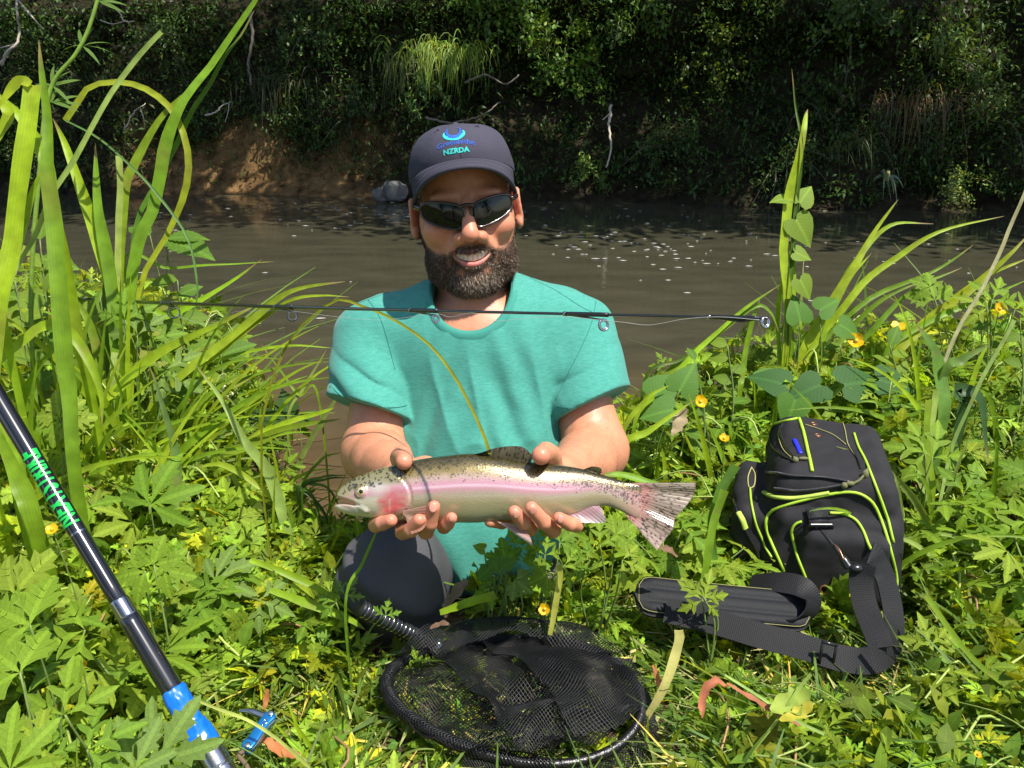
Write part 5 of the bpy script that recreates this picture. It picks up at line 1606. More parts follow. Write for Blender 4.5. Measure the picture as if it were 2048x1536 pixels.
def rod_butt():
    A, B = P(-70, 687, 1.03), P(470, 1590, .93)
    ax = unit(B - A); L = np.linalg.norm(B - A)
    at = lambda py: A + ax * L * (py - 687) / 903.0
    root = empty('fishing_rod', tuple(at(1440)), label='thick black rod butt with green lettering and blue reel seat, leaning in the leaves', cat='fishing rod', group='fishing rods')
    R0 = .0103
    def cyl(name, p0, p1, r0, r1, mat, parent=root, bev=.0012, seg=28):
        a, b = at(p0), at(p1); u = unit(b - a)
        q = np.array([a, a + u * bev, b - u * bev, b])
        r = np.array([r0 - bev, r0, r1, r1 - bev])
        n = 12; t = np.linspace(0, 1, n)[1:-1, None]
        q = np.concatenate([q[:2], q[1] + (q[2] - q[1]) * t, q[2:]]); r = np.concatenate([r[:2], r[1] + (r[2] - r[1]) * t[:, 0], r[2:]])
        return mesh_np(name, *tube(q, r, seg, ref=-FW), mat, parent)
    blank = cyl('blank', 687, 1252, .0118, R0 - .0004, M_blank)
    cyl('trim_band', 1088, 1092, R0 + .0003, R0 + .0003, M_ring, blank, .0003)
    cyl('ferrule', 1222, 1258, R0 + .0010, R0 + .0012, M_ring)
    cyl('lower_blank', 1255, 1405, R0 + .0016, R0 + .0022, M_blank)
    blue = mat_plain('blue_anodised', (.004, .13, .62), .28, spec=.6, coat=.3)
    def wrap(name, p0, p1, r0, r1, seed):              # soft blue wrap, crumpled and uneven at its ends
        n, m = 22, 40; t = np.linspace(0, 1, n)[:, None] * np.ones((1, m)); an = np.linspace(0, 2 * math.pi, m, endpoint=False)[None] * np.ones((n, 1))
        o = np.stack([np.cos(an) * 1.6 + seed, np.sin(an) * 1.6, t * 2.2], -1)
        rr = r0 + (r1 - r0) * t + .0022 * vnoise(o, 151) + .0012 * vnoise(o * 2.6, 152); rr = rr - .004 * (np.abs(t - .5) > .49)
        tt_ = t + .09 * (vnoise(o[..., [0, 1, 1]], 153)) * np.where(t > .5, 1, -1) * np.abs(2 * t - 1) ** 3
        a0, b0 = at(p0), at(p1); e1 = unit(np.cross(ax, UP)); e2 = np.cross(ax, e1)
        V = a0 + (b0 - a0) * tt_[..., None] + (e1 * np.cos(an)[..., None] + e2 * np.sin(an)[..., None]) * rr[..., None]
        i, j = np.meshgrid(np.arange(n - 1), np.arange(m), indexing='ij'); j2 = (j + 1) % m
        return mesh_np(name, V.reshape(-1, 3), np.stack([i * m + j, i * m + j2, (i + 1) * m + j2, (i + 1) * m + j], -1).reshape(-1, 4), blue, root)
    wrap('grip', 1394, 1436, .0138, .0152, 1.0); wrap('grip', 1432, 1466, .0128, .0140, 5.0); wrap('grip', 1458, 1502, .0152, .0158, 9.0)
    steel = mat_plain('brushed_steel', (.50, .49, .50), .22, metal=1.0, bump=.1, bscale=300)
    cyl('reel_seat', 1498, 1540, .0160, .0160, steel)
    cyl('reel_seat', 1539, 1590, .0166, .0166, steel)
    # green lettering round the blank, its letters' tops to the left
    V, F = text_mesh('NEXTSTRIKE', .030, .0009, 1.02, 3)
    V[:, 0] -= V[:, 0].min(); V[:, 1] -= V[:, 1].min()
    len_t = L * (1076 - 926) / 903.0
    xs = V[:, 0] / V[:, 0].max() * len_t; ys = V[:, 1] / V[:, 1].max() - .5
    e1 = unit(-FW - ax * (-FW @ ax)); e2 = unit(np.cross(ax, e1)); e2 = e2 if e2 @ RT < 0 else -e2     # e2 to the left
    ang = ys * R_(150)
    pyq = 1074 - xs / L * 903
    r = np.interp(pyq, [687, 1252], [.0118, R0 - .0004]) + .0009
    W = at(1074)[None] - ax * xs[:, None] + (e1 * np.cos(ang)[:, None] + e2 * np.sin(ang)[:, None]) * r[:, None]
    mesh_np('lettering', W, F, mat_plain('green_lettering', (.005, .42, .06), .35, coat=.4), blank)
    return root
rod_butt()

# ------------------------------------------------------------------ landing net
def gz(x, y): return float(ground_z(x, y))
def landing_net():
    M_net = mat_plain('black_rubber_mesh', (.008, .008, .009), .42, spec=.45)
    M_hoop = mat_plain('black_hoop', (.010, .010, .011), .30, bump=.4, bscale=400, spec=.6)
    cx, cy, rx, ry = .000, .918, .166, .110
    root = empty('landing_net', (cx, cy, .05), label='landing net with black mesh bag spread on the grass before the kneeling man', cat='landing net')
    def hoop_pt(a):
        z = .066 + .010 * math.sin(a * 2 + .5) + .012 * math.sin(a)
        e = 1 + .06 * math.cos(2 * a + .6)
        return np.array((cx + math.cos(a) * rx * e, cy + math.sin(a) * ry * e - .03 * math.cos(a) * .4, z))
    an = np.linspace(0, 2 * math.pi, 90, endpoint=False)
    H = np.array([hoop_pt(a) for a in an])
    mesh_np('hoop', *tube(np.concatenate([H, H[:1]]), .0062, 12, caps=False), M_hoop, root)
    def lattice(name, fn, a0, a1, b0, b1, na, nb, keep=None, wr=.00072):
        """diamond netting over the sheet fn(a, b)"""
        i, j = np.meshgrid(np.arange(na), np.arange(nb), indexing='ij')
        a = a0 + (a1 - a0) * (i + .5 * (j % 2)) / na; b = b0 + (b1 - b0) * j / (nb - 1)
        Pt = fn(a, b); ok = np.ones(a.shape, bool) if keep is None else keep(a, b)
        E = []
        for jj in range(nb - 1):
            k = np.arange(na - 1)
            if jj % 2 == 0:
                E.append(np.stack([k * nb + jj, k * nb + jj + 1], 1)); E.append(np.stack([(k + 1) * nb + jj, k * nb + jj + 1], 1))
            else:
                E.append(np.stack([k * nb + jj, k * nb + jj + 1], 1)); E.append(np.stack([k * nb + jj, (k + 1) * nb + jj + 1], 1))
        E = np.concatenate(E); okf = ok.reshape(-1); E = E[okf[E[:, 0]] & okf[E[:, 1]]]
        Q = Pt.reshape(-1, 3); p, q = Q[E[:, 0]], Q[E[:, 1]]
        t = q - p; t /= np.linalg.norm(t, axis=1)[:, None] + 1e-9
        n1 = np.cross(t, (0.2, .1, 1.0)); n1 /= np.linalg.norm(n1, axis=1)[:, None] + 1e-9; n2 = np.cross(t, n1)
        ring = [n1 * wr, -n1 * wr * .5 + n2 * wr * .87, -n1 * wr * .5 - n2 * wr * .87]
        V = np.stack([p + o for o in ring] + [q + o for o in ring], 1).reshape(-1, 3)
        base = np.arange(len(E))[:, None] * 6
        F = np.concatenate([base + np.array((k, (k + 1) % 3, 3 + (k + 1) % 3, 3 + k)) for k in range(3)])
        return tag(mesh_np(name, V, F, M_net, root), kind='stuff')
    def wrinkle(x, y, s, amp):
        p = np.stack([x * 14, y * 14, np.full_like(x, s)], -1)
        return amp * (np.abs(vnoise(p, 91)) * 1.4 + .5 * vnoise(p * 2.3, 92))
    def disc(x, y): return ((x - cx) / (rx * 1.02)) ** 2 + ((y - cy) / (ry * 1.02)) ** 2
    # the sheet lying on the leaves inside the hoop
    def s1(a, b):
        r = np.sqrt(disc(a, b)); z = .066 - .026 * np.clip(1 - r, 0, 1) ** .6 + wrinkle(a, b, 0, .014)
        return np.stack([a + .004 * vnoise(np.stack([a * 30, b * 30, 0 * a], -1), 93), b + .004 * vnoise(np.stack([a * 30, b * 30, 0 * a + 4], -1), 93), z], -1)
    lattice('mesh_bag', s1, cx - .2, cx + .2, cy - .14, cy + .14, 70, 86, lambda a, b: disc(a, b) < 1.0)
    # further folds of the bag, gathered over the right half
    def s2(a, b):
        z = .080 + wrinkle(a, b, 3.3, .020) - .01 * disc(a, b)
        return np.stack([a + .010 * vnoise(np.stack([a * 20, b * 20, 0 * a], -1), 94), b + .012 * vnoise(np.stack([a * 20, b * 20, 0 * a + 4], -1), 94), z], -1)
    edge = lambda a, b: a - cx + .55 * (b - cy) > -.055 + .030 * vnoise(np.stack([a * 12, b * 12, 0 * a], -1), 95)
    lattice('mesh_fold', s2, cx - .14, cx + .20, cy - .13, cy + .13, 66, 88, lambda a, b: (disc(a, b) < 1.08) & edge(a, b))
    def s3(a, b):
        z = .094 + wrinkle(a, b, 7.1, .018) - .02 * disc(a, b)
        return np.stack([a + .012 * vnoise(np.stack([a * 24, b * 24, 0 * a + 9], -1), 94), b, z], -1)
    lattice('mesh_fold', s3, cx - .10, cx + .19, cy - .11, cy + .13, 60, 84, lambda a, b: (disc(a, b) < 1.05) & (a - cx + .8 * (b - cy) > .015 + .03 * vnoise(np.stack([a * 14, b * 14, 0 * a], -1), 96)))
    def s4(a, b):                       # the roll of netting gathered along the back rim
        z = .092 + .016 * np.cos((b - cy - .09) * 38) + wrinkle(a, b, 11, .012)
        return np.stack([a, b, z], -1)
    lattice('mesh_fold', s4, cx - .17, cx + .17, cy + .045, cy + .13, 64, 34, lambda a, b: (disc(a, b) < 1.06) & (disc(a, b) > .36))
    # a skirt of netting outside the hoop at the front right, and the sleeve wound round the rim
    def s5(a, b):
        t = R_(-112) + a * R_(150)
        h = np.stack([np.array([hoop_pt(x) for x in np.ravel(t)]).reshape(*t.shape, 3)], 0)[0]
        o = np.stack([np.cos(t), np.sin(t) * .8, 0 * t], -1)
        w = 1 + .5 * vnoise(np.stack([a * 7, 0 * a, 0 * a], -1), 97)
        return h + o * (b * .036 * w)[..., None] - np.stack([0 * b, 0 * b, b * .030 - .006 * np.sin(a * 40) * b], -1)
    lattice('mesh_skirt', s5, 0, 1, 0, 1, 86, 18)
    def s6(a, b):
        t = R_(40) + a * R_(250)
        h = np.array([hoop_pt(x) for x in np.ravel(t)]).reshape(*t.shape, 3)
        o = np.stack([np.cos(t), np.sin(t) * .75, 0 * t], -1)
        ph = b * 2 * math.pi; r = .0088 + .0022 * vnoise(np.stack([a * 60, b * 3, 0 * a], -1), 98)
        return h + o * (np.cos(ph) * r)[..., None] + np.stack([0 * r, 0 * r, np.sin(ph) * r], -1)
    lattice('mesh_sleeve', s6, 0, 1, 0, 1, 150, 15, None, .00095)
    # handle: ribbed black grip with bright rings, fixed to the hoop at the back left
    j = hoop_pt(R_(128)); e = P(722, 1216, 1.150)
    q = np.array([j + (e - j) * t for t in np.linspace(.05, 1, 60)])
    rad = np.interp(np.linspace(0, 1, 60), [0, .12, .3, .7, 1], [.0075, .0088, .0100, .0112, .0118]) + .0006 * np.sin(np.arange(60) * 1.4)
    hnd = mesh_np('handle', *tube(q, rad, 16), mat_plain('black_rubber_grip', (.012, .012, .013), .45, bump=.3, bscale=500), root)
    for k in range(15):
        t = .26 + .70 * k / 14; c = j + (e - j) * t; u = unit(e - j)
        rr = float(np.interp(t, [0, .12, .3, .7, 1], [.0075, .0088, .0100, .0112, .0118])) + .0006
        mesh_np('ring', *tube(np.array([c - u * .0006, c + u * .0006]), rr, 18), M_ring, hnd)
    c = j + (e - j) * .05; u = unit(e - j)
    mesh_np('ferrule', *tube(np.array([c - u * .006, c + u * .008]), .0105, 14), M_ring, hnd)
landing_net()

# ------------------------------------------------------------------ tackle bag
BO = np.array((.582, 1.335, .052)); _a = R_(-16)
BX, BY, BZ = np.array((math.cos(_a), math.sin(_a), 0)), np.array((-math.sin(_a), math.cos(_a), 0)), np.array((0, 0, 1.0))
BMt = np.stack([BX, BY, BZ])
def BW(p): return BO + np.asarray(p, float) @ BMt

def tackle_bag():
    M_cloth = mat_plain('black_pack_cloth', (.019, .018, .021), .70, bump=.6, bscale=1300, var=.25, vscale=600, spec=.3)
    M_rip = mat_plain('black_ripstop', (.014, .014, .015), .50, bump=.6, bscale=700, spec=.45)
    M_lime = mat_plain('lime_piping', (.36, .56, .035), .55, bump=.3, bscale=900)
    M_lime2 = mat_plain('lime_cloth', (.42, .55, .08), .65, bump=.5, bscale=1200)
    M_zip = mat_plain('black_zip', (.030, .030, .032), .35, spec=.6)
    M_web = mat_plain('black_webbing', (.016, .016, .018), .6, spec=.3, bump=.8, bscale=500)
    M_gold = mat_plain('gold_thread', (.36, .34, .12), .7)
    M_plas = mat_plain('black_plastic', (.012, .012, .013), .25, spec=.6)
    M_brass = mat_plain('aged_copper', (.45, .20, .11), .35, metal=.8)
    root = empty('tackle_bag', tuple(BO), label='black tackle bag with lime green piping and open zip on the right bank', cat='bag')
    def rbox(g, c, half, rad, k, taper=0.0, mode='add', lean=0.0):
        c, half = np.asarray(c, float), np.asarray(half, float)
        def fn(x, y, z):
            X = [BMt[i, 0] * (x - BO[0]) + BMt[i, 1] * (y - BO[1]) + BMt[i, 2] * (z - BO[2]) - c[i] for i in range(3)]
            s = 1 - taper * (X[2] / half[2])
            X[0] = X[0] / s; X[1] = (X[1] - lean * (X[2] + half[2])) / (1 - .5 * taper * (X[2] / half[2]))
            q = [np.abs(X[i]) - (half[i] - rad) for i in range(3)]
            out = np.sqrt(sum(np.maximum(a, 0) ** 2 for a in q))
            return out + np.minimum(np.maximum(np.maximum(q[0], q[1]), q[2]), 0) - rad
        w = BW(c); m = np.linalg.norm(half) * 1.05
        g.op(fn, w - m, w + m, k, mode, .012)
    g = Grid(BO + (-.26, -.27, -.07), BO + (.26, .27, .25), .0032)
    rbox(g, (-.006, 0, .055), (.110, .150, .080), .030, .01, .06)
    rbox(g, (-.012, .012, .144), (.104, .142, .050), .030, .006, .12)             # lid
    rbox(g, (-.138, -.020, .052), (.036, .112, .064), .026, .008)                 # side pocket
    rbox(g, (.010, -.146, .045), (.078, .020, .064), .020, .008, .12)            # end pocket
    rbox(g, (-.045, -.01, .180), (.036, .090, .012), .011, .008)                 # pocket on the lid
    n_ = np.argwhere(np.abs(g.D) < .02); q = g.lo + n_ * g.h
    g.D[tuple(n_.T)] += (.0035 * vnoise(q * 22, 111) + .0018 * vnoise(q * 55, 112)).astype(np.float32)
    # the mouth of the open zip, a slot under the front of the lid
    V, F = g.mesh()
    body = mesh_np('body', V, F, M_cloth, root)
    bv = BVHTree.FromPolygons(V.tolist(), F.tolist())
    def pipe(name, pts, r, mat, off=.0016, par=body, n=60, seg=8, squash=1.0):
        q = on_surface(bv, pts, off, n)
        if len(q) < 4: return None
        q = smooth_path(q[::3] if len(q) > 12 else q, 40)
        return mesh_np(name, *tube(q, r, seg, squash=squash), mat, par)
    pipe('piping', [(1594, 838), (1560, 846), (1532, 857), (1518, 872), (1518, 890), (1526, 905), (1533, 920), (1532, 936)], 0.0025, M_lime)
    pipe('piping', [(1598, 838), (1606, 862), (1616, 905), (1625, 948)], 0.0031, M_lime)
    pipe('piping', [(1708, 868), (1716, 893), (1732, 925), (1752, 975), (1766, 1010), (1777, 1045), (1788, 1095)], 0.0023, M_lime)
    pipe('piping', [(1568, 1142), (1550, 1100), (1536, 1065), (1531, 1046), (1537, 1030), (1555, 1016), (1600, 1002), (1650, 990), (1690, 984), (1718, 987), (1740, 1000), (1755, 1022), (1770, 1065), (1782, 1110), (1790, 1145), (1792, 1170), (1786, 1187)], 0.0026, M_lime)
    pipe('piping', [(1612, 1158), (1597, 1115), (1585, 1075), (1584, 1058), (1592, 1047), (1606, 1042)], 0.0023, M_lime)
    pipe('piping', [(1659, 1026), (1685, 1028), (1708, 1038), (1722, 1055), (1735, 1085), (1743, 1100)], 0.0025, M_lime)
    pipe('piping', [(1500, 978), (1503, 1010), (1513, 1050), (1530, 1090), (1546, 1118)], 0.0020, M_lime)
    pipe('piping', [(1462, 985), (1470, 1020), (1485, 1055), (1497, 1080)], 0.0020, M_lime)
    pipe('trim_panel', [(1529, 985), (1548, 993), (1580, 996), (1620, 992), (1664, 984)], .0058, M_lime2, .0005, squash=.6)
    pipe('trim_panel', [(1514, 885), (1518, 905), (1525, 925)], .0050, M_lime2, .0003, squash=.6)
    pipe('trim_panel', [(1478, 1025), (1486, 1040), (1492, 1058)], .0065, M_lime2, .0003, squash=.6)
    # zip: two rows of teeth with dark tape between
    pipe('zip_tape', [(1540, 960), (1590, 967), (1640, 966), (1694, 967)], .0105, M_plas, -.004, squash=.5)
    for pts in ([(1534, 945), (1580, 952), (1640, 955), (1702, 965)], [(1552, 978), (1600, 981), (1650, 976), (1694, 970)]):
        q = on_surface(bv, pts, .0030, 50)
        if len(q) > 5:
            q = smooth_path(q[::4], 60)
            zr = mesh_np('zip_tape', *tube(q, .0022, 6), M_plas, body)
            T, N, B = frames(q)
            b = MB()
            for k in range(0, 60):
                s, f = sphere((0, 0, 0), 1, 6, 4)
                M = np.stack([T[k], N[k], B[k]], 1)
                b.add((s * (.0009, .0030, .0016)) @ M.T + q[k] + N[k] * .001, f)
            b.build('zip_teeth', M_zip, zr)
    pipe('zip_tape', [(1566, 848), (1562, 866), (1572, 895), (1590, 920)], .0026, M_plas)
    pipe('stitching', [(1561, 853), (1558, 872), (1567, 900), (1584, 918)], .0008, M_gold)
    pipe('stitching', [(1610, 850), (1640, 860), (1668, 872), (1694, 892)], .0008, M_gold)
    pipe('stitching', [(1684, 842), (1690, 862), (1696, 890), (1712, 915)], .0008, M_gold)
    pipe('stitching', [(1640, 1206), (1665, 1200), (1695, 1193)], .0009, M_gold)
    pipe('panel_seam', [(1552, 848), (1541, 866), (1545, 892), (1566, 912), (1584, 922)], .0012, M_plas)
    pipe('panel_seam', [(1700, 895), (1714, 918), (1722, 940)], .0014, M_plas)
    # blue thing inside the open lid pocket
    p, n = hit(bv, 1596, 895, .002)
    if p is not None:
        pipe('blue_packet', [(1589, 880), (1595, 893), (1601, 908)], .0042, mat_plain('blue_packet', (.02, .03, .65), .3), .001, squash=.5)
    def blob(name, px, py, r, mat, off=.004):
        p, n = hit(bv, px, py, off)
        if p is None: return None
        s, f = sphere(p, r, 12, 8)
        return mesh_np(name, s, f, mat, body)
    M_cord = mat_plain('olive_cord', (.14, .14, .06), .8, bump=.6, bscale=600)
    for px, py, r in ((1591, 924, (.0055, .005, .0055)), (1688, 971, (.0055, .005, .0055)), (1730, 952, (.006, .005, .008)), (1700, 968, (.008, .004, .004)), (1606, 921, (.009, .003, .003))):
        blob('zip_pull', px, py, r, M_cord)
    for pts in ([(1736, 942), (1728, 952), (1718, 962), (1706, 968)],):
        pipe('zip_cord', pts, .0022, M_cord, .004)
    for px, py in ((1635, 871), (1627, 848)):
        p, n = hit(bv, px, py, .0006)
        if p is None: continue
        u1 = unit(np.cross(n, UP)); u2 = np.cross(n, u1); an = np.linspace(0, 2 * math.pi, 19)
        mesh_np('eyelet', *tube(np.array([p + (u1 * math.cos(x) + u2 * math.sin(x)) * .0048 for x in an]), .0013, 6, caps=False), M_brass, body)
        s, f = sphere(p, (.0035, .0035, .0020), 10, 6); mesh_np('eyelet_hole', s, f, M_plas, body)
    p, n = hit(bv, 1650, 1178, .003)
    if p is not None:
        u1 = unit(np.cross(n, UP)); u2 = np.cross(n, u1); an = np.linspace(0, 2 * math.pi, 21)
        mesh_np('eyelet', *tube(np.array([p + (u1 * math.cos(x) + u2 * math.sin(x)) * .0075 for x in an]), .0018, 7, caps=False), M_brass, body)
    # oval badge on the side
    q = on_surface(bv, [(1503, 935), (1510, 950), (1508, 972), (1498, 975), (1496, 955), (1503, 935)], .001, 30)
    if len(q) > 6: mesh_np('badge', *tube(q, .0012, 6), M_gold, body)
    # webbing tab and side release buckle on the end pocket
    q = on_surface(bv, [(1631, 1014), (1634, 1030), (1638, 1048)], .003, 12)
    if len(q) > 3:
        n = -FW * .6 + UP * .6
        mesh_np('strap_tab', *ribbon(smooth_path(q[[0, len(q) // 2, -1]], 8), .017, n, .003)[:2], M_web, body, True)
    c0 = q[-1] if len(q) else BW((0, -.17, .1))
    def rodp(name, pts, r, mat, par=body): return mesh_np(name, *tube(smooth_path(pts, 14), r, 8), mat, par)
    X_, Z_, Y_ = RT, unit(UP * .8 - FW * .4), unit(-FW * .8 - UP * .1)
    o = c0 + Y_ * .006
    rodp('buckle', [o - X_ * .020, o, o + X_ * .020], .0042, M_plas)
    rodp('buckle', [o - X_ * .019, o - X_ * .020 - Z_ * .018, o - X_ * .010 - Z_ * .032], .0024, M_plas)
    rodp('buckle', [o + X_ * .019, o + X_ * .021 - Z_ * .016, o + X_ * .012 - Z_ * .028], .0024, M_plas)
    rodp('buckle', [o - X_ * .006 - Z_ * .004, o - X_ * .010 - Z_ * .018, o - X_ * .004 - Z_ * .034], .0018, M_plas)
    # snap hook hanging down to the shoulder strap
    h = [P(1642, 1060, 1.300), P(1662, 1085, 1.285), P(1682, 1112, 1.270), P(1698, 1136, 1.262)]
    sn = mesh_np('snap_hook', *tube(smooth_path(h, 24), np.interp(np.linspace(0, 1, 24), [0, .2, .6, .75, 1], [.0022, .0030, .0036, .0070, .0078]), 10), M_plas, body)
    mesh_np('gate', *tube(smooth_path([P(1668, 1088, 1.278), P(1678, 1098, 1.268), P(1688, 1120, 1.258)], 10), .0010, 6), M_brass, sn)
    V2, F2 = sphere(P(1712, 1136, 1.258), (.011, .008, .007), 14, 9); mesh_np('swivel', V2, F2, M_plas, sn)
    # drawcord with a knot at the side
    pipe('zip_cord', [(1470, 1000), (1482, 1040), (1500, 1075), (1516, 1105), (1524, 1130)], .0020, M_plas, .003)
    blob('cord_end', 1527, 1160, (.0058, .0058, .010), M_cord, .006)
    return root
bag = tackle_bag()

def mat_webbing():
    m, nt, b, out = new_mat('woven_webbing')
    tc = nt.nodes.new('ShaderNodeTexCoord')
    mp = nt.nodes.new('ShaderNodeMapping'); mp.inputs['Scale'].default_value = (1, 1, 1)
    nt.links.new(tc.outputs['UV'], mp.inputs[0])
    br = nt.nodes.new('ShaderNodeTexBrick'); br.inputs['Scale'].default_value = 1.0
    br.inputs['Brick Width'].default_value = .12; br.inputs['Row Height'].default_value = .075; br.inputs['Mortar Size'].default_value = .018
    br.inputs['Color1'].default_value = (1, 1, 1, 1); br.inputs['Color2'].default_value = (.8, .8, .8, 1); br.inputs['Mortar'].default_value = (0, 0, 0, 1)
    nt.links.new(mp.outputs[0], br.inputs['Vector'])
    r = nt.nodes.new('ShaderNodeValToRGB'); r.color_ramp.elements[0].color = (.006, .006, .007, 1); r.color_ramp.elements[1].color = (.024, .024, .026, 1)
    nt.links.new(br.outputs['Color'], r.inputs[0]); nt.links.new(r.outputs[0], b.inputs['Base Color'])
    bp = nt.nodes.new('ShaderNodeBump'); bp.inputs['Strength'].default_value = 1; bp.inputs['Distance'].default_value = .002
    nt.links.new(br.outputs['Color'], bp.inputs['Height']); nt.links.new(bp.outputs[0], b.inputs['Normal'])
    b.inputs['Roughness'].default_value = .6; b.inputs['Specular IOR Level'].default_value = .25
    return m

def shoulder_strap():
    M_w = mat_webbing()
    M_pad = mat_plain('black_padded_leatherette', (.010, .011, .013), .55, bump=.45, bscale=900, spec=.25)
    M_gold = mat_plain('gold_stitching', (.34, .32, .12), .7)
    # webbing: from the snap hook over and down to the ground, then left along the grass under the pad
    def web(name, pts, hw, nrm, n=70, par=bag):
        q = smooth_path(pts, n)
        nn = np.array([unit(v) for v in smooth_path(nrm, n)])
        V, F, U = ribbon(q, hw, nn, .0022)
        s = np.concatenate([[0], np.cumsum(np.linalg.norm(np.diff(q, axis=0), axis=1))]) / (2 * hw)
        U = U.copy(); U[:, 1] = np.repeat(s, 4)
        return mesh_np(name, V, F, M_w, par, False, None, U)
    up, tw = np.array((0, 0, 1.0)), -FW
    f = lambda a, b: unit(up * a + tw * b)
    st = web('shoulder_strap', [P(1740, 1106, 1.285), P(1750, 1112, 1.284), P(1758, 1130, 1.284), P(1772, 1160, 1.280), P(1786, 1225, 1.262), P(1786, 1282, 1.232), P(1752, 1318, 1.196), P(1690, 1318, 1.185), P(1600, 1292, 1.20), P(1510, 1268, 1.215), P(1430, 1244, 1.232), P(1330, 1220, 1.25)],
             .0185, [f(.3, 1) + RT * .3, f(.3, 1) + RT * .3, f(.3, 1) + RT * .3, f(.1, 1) + RT * .35, f(.1, 1) + RT * .25, f(.3, 1) + RT * .3, f(.45, 1), f(.5, 1), f(.5, 1), f(.5, 1), f(.5, 1), f(.6, 1)], 110)
    web('strap_layer', [P(1728, 1128, 1.256), P(1722, 1160, 1.258), P(1730, 1210, 1.246), P(1752, 1265, 1.222), P(1762, 1296, 1.205)], .0175, [f(.1, 1) - RT * .25] * 5, 40, st)
    web('strap_loop', [P(1500, 1170, 1.32), P(1545, 1164, 1.29), P(1598, 1172, 1.265), P(1626, 1198, 1.25), P(1618, 1228, 1.245), P(1585, 1236, 1.255), P(1545, 1222, 1.275)], .0180,
        [f(1, .7), f(1, .7), f(.8, .9), f(.3, 1) + RT * .6, f(-.2, .6) + RT * .8, f(-.8, .3), f(-1, .2)], 60, st)
    # slide adjuster
    c = P(1655, 1311, 1.180)
    b = MB()
    u, v = unit(RT + UP * -.25), unit(UP + FW * -.4)
    for s in (-1, 1):
        b.add(*tube(np.array([c + u * s * .010 - v * .021, c + u * s * .010 + v * .021]), .0022, 8))
    b.add(*tube(np.array([c - u * .011 + v * .021, c + u * .011 + v * .021]), .0026, 8)); b.add(*tube(np.array([c - u * .011 - v * .021, c + u * .011 - v * .021]), .0026, 8))
    b.build('slide_adjuster', mat_plain('black_slide', (.012, .012, .013), .25, spec=.6), st)
    # shoulder pad: long slab with rounded ends and three raised ribs
    A, B = P(1268, 1190, 1.285), P(1622, 1226, 1.262)
    ax = unit(B - A); L = np.linalg.norm(B - A)
    nr = unit(f(1, .75) - ax * (f(1, .75) @ ax)); sd = np.cross(nr, ax)
    n, m = 70, 29
    s = np.linspace(0, 1, n)[:, None] * np.ones((1, m)); t = np.linspace(-1, 1, m)[None] * np.ones((n, 1))
    endr = np.clip(np.minimum(s, 1 - s) * L / .030, 0, 1); hw = .0330 * np.sqrt(1 - (1 - endr) ** 2.2) + 1e-4
    rib = .0042 * np.abs(np.cos((t + .0) * math.pi * 1.5)) ** .6 * np.clip((1 - np.abs(t)) * 6, 0, 1) * np.clip(endr * 1.4 - .4, 0, 1)
    h = .0065 * (1 - np.abs(t) ** 6) + rib
    sag = -.012 * np.sin(s * math.pi) * 0 + .010 * (s - .5) ** 2
    base = A + ax * (s * L)[..., None] + sd * (t * hw)[..., None] + nr * sag[..., None]
    T_ = base + nr * h[..., None]; Bt = base - nr * .004
    V = np.concatenate([T_.reshape(-1, 3), Bt.reshape(-1, 3)])
    i, j = np.meshgrid(np.arange(n - 1), np.arange(m - 1), indexing='ij')
    F = np.stack([i * m + j, i * m + j + 1, (i + 1) * m + j + 1, (i + 1) * m + j], -1).reshape(-1, 4)
    bi = np.concatenate([np.arange(m), np.arange(1, n) * m + m - 1, (n - 1) * m + np.arange(m - 2, -1, -1), np.arange(n - 2, 0, -1) * m]); bj = np.roll(bi, -1); o = n * m
    pad = mesh_np('shoulder_pad', V, [F, F[:, ::-1] + o, np.stack([bi, bj, bj + o, bi + o], -1)], M_pad, bag)
    ed = [(s_, t_) for s_, t_ in [(x, .88) for x in np.linspace(.05, .95, 30)] + [(.975, y) for y in np.linspace(.6, -.6, 8)] + [(x, -.88) for x in np.linspace(.95, .05, 30)] + [(.025, y) for y in np.linspace(-.6, .6, 8)]]
    q = np.array([A + ax * a * L + sd * (b_ * .0330 * math.sqrt(max(0, 1 - (1 - min(1, min(a, 1 - a) * L / .030)) ** 2.2))) + nr * (.0075 + .010 * (a - .5) ** 2) for a, b_ in ed])
    mesh_np('stitching', *tube(np.concatenate([q, q[:1]]), .00045, 5, caps=False), M_gold, pad)
shoulder_strap()

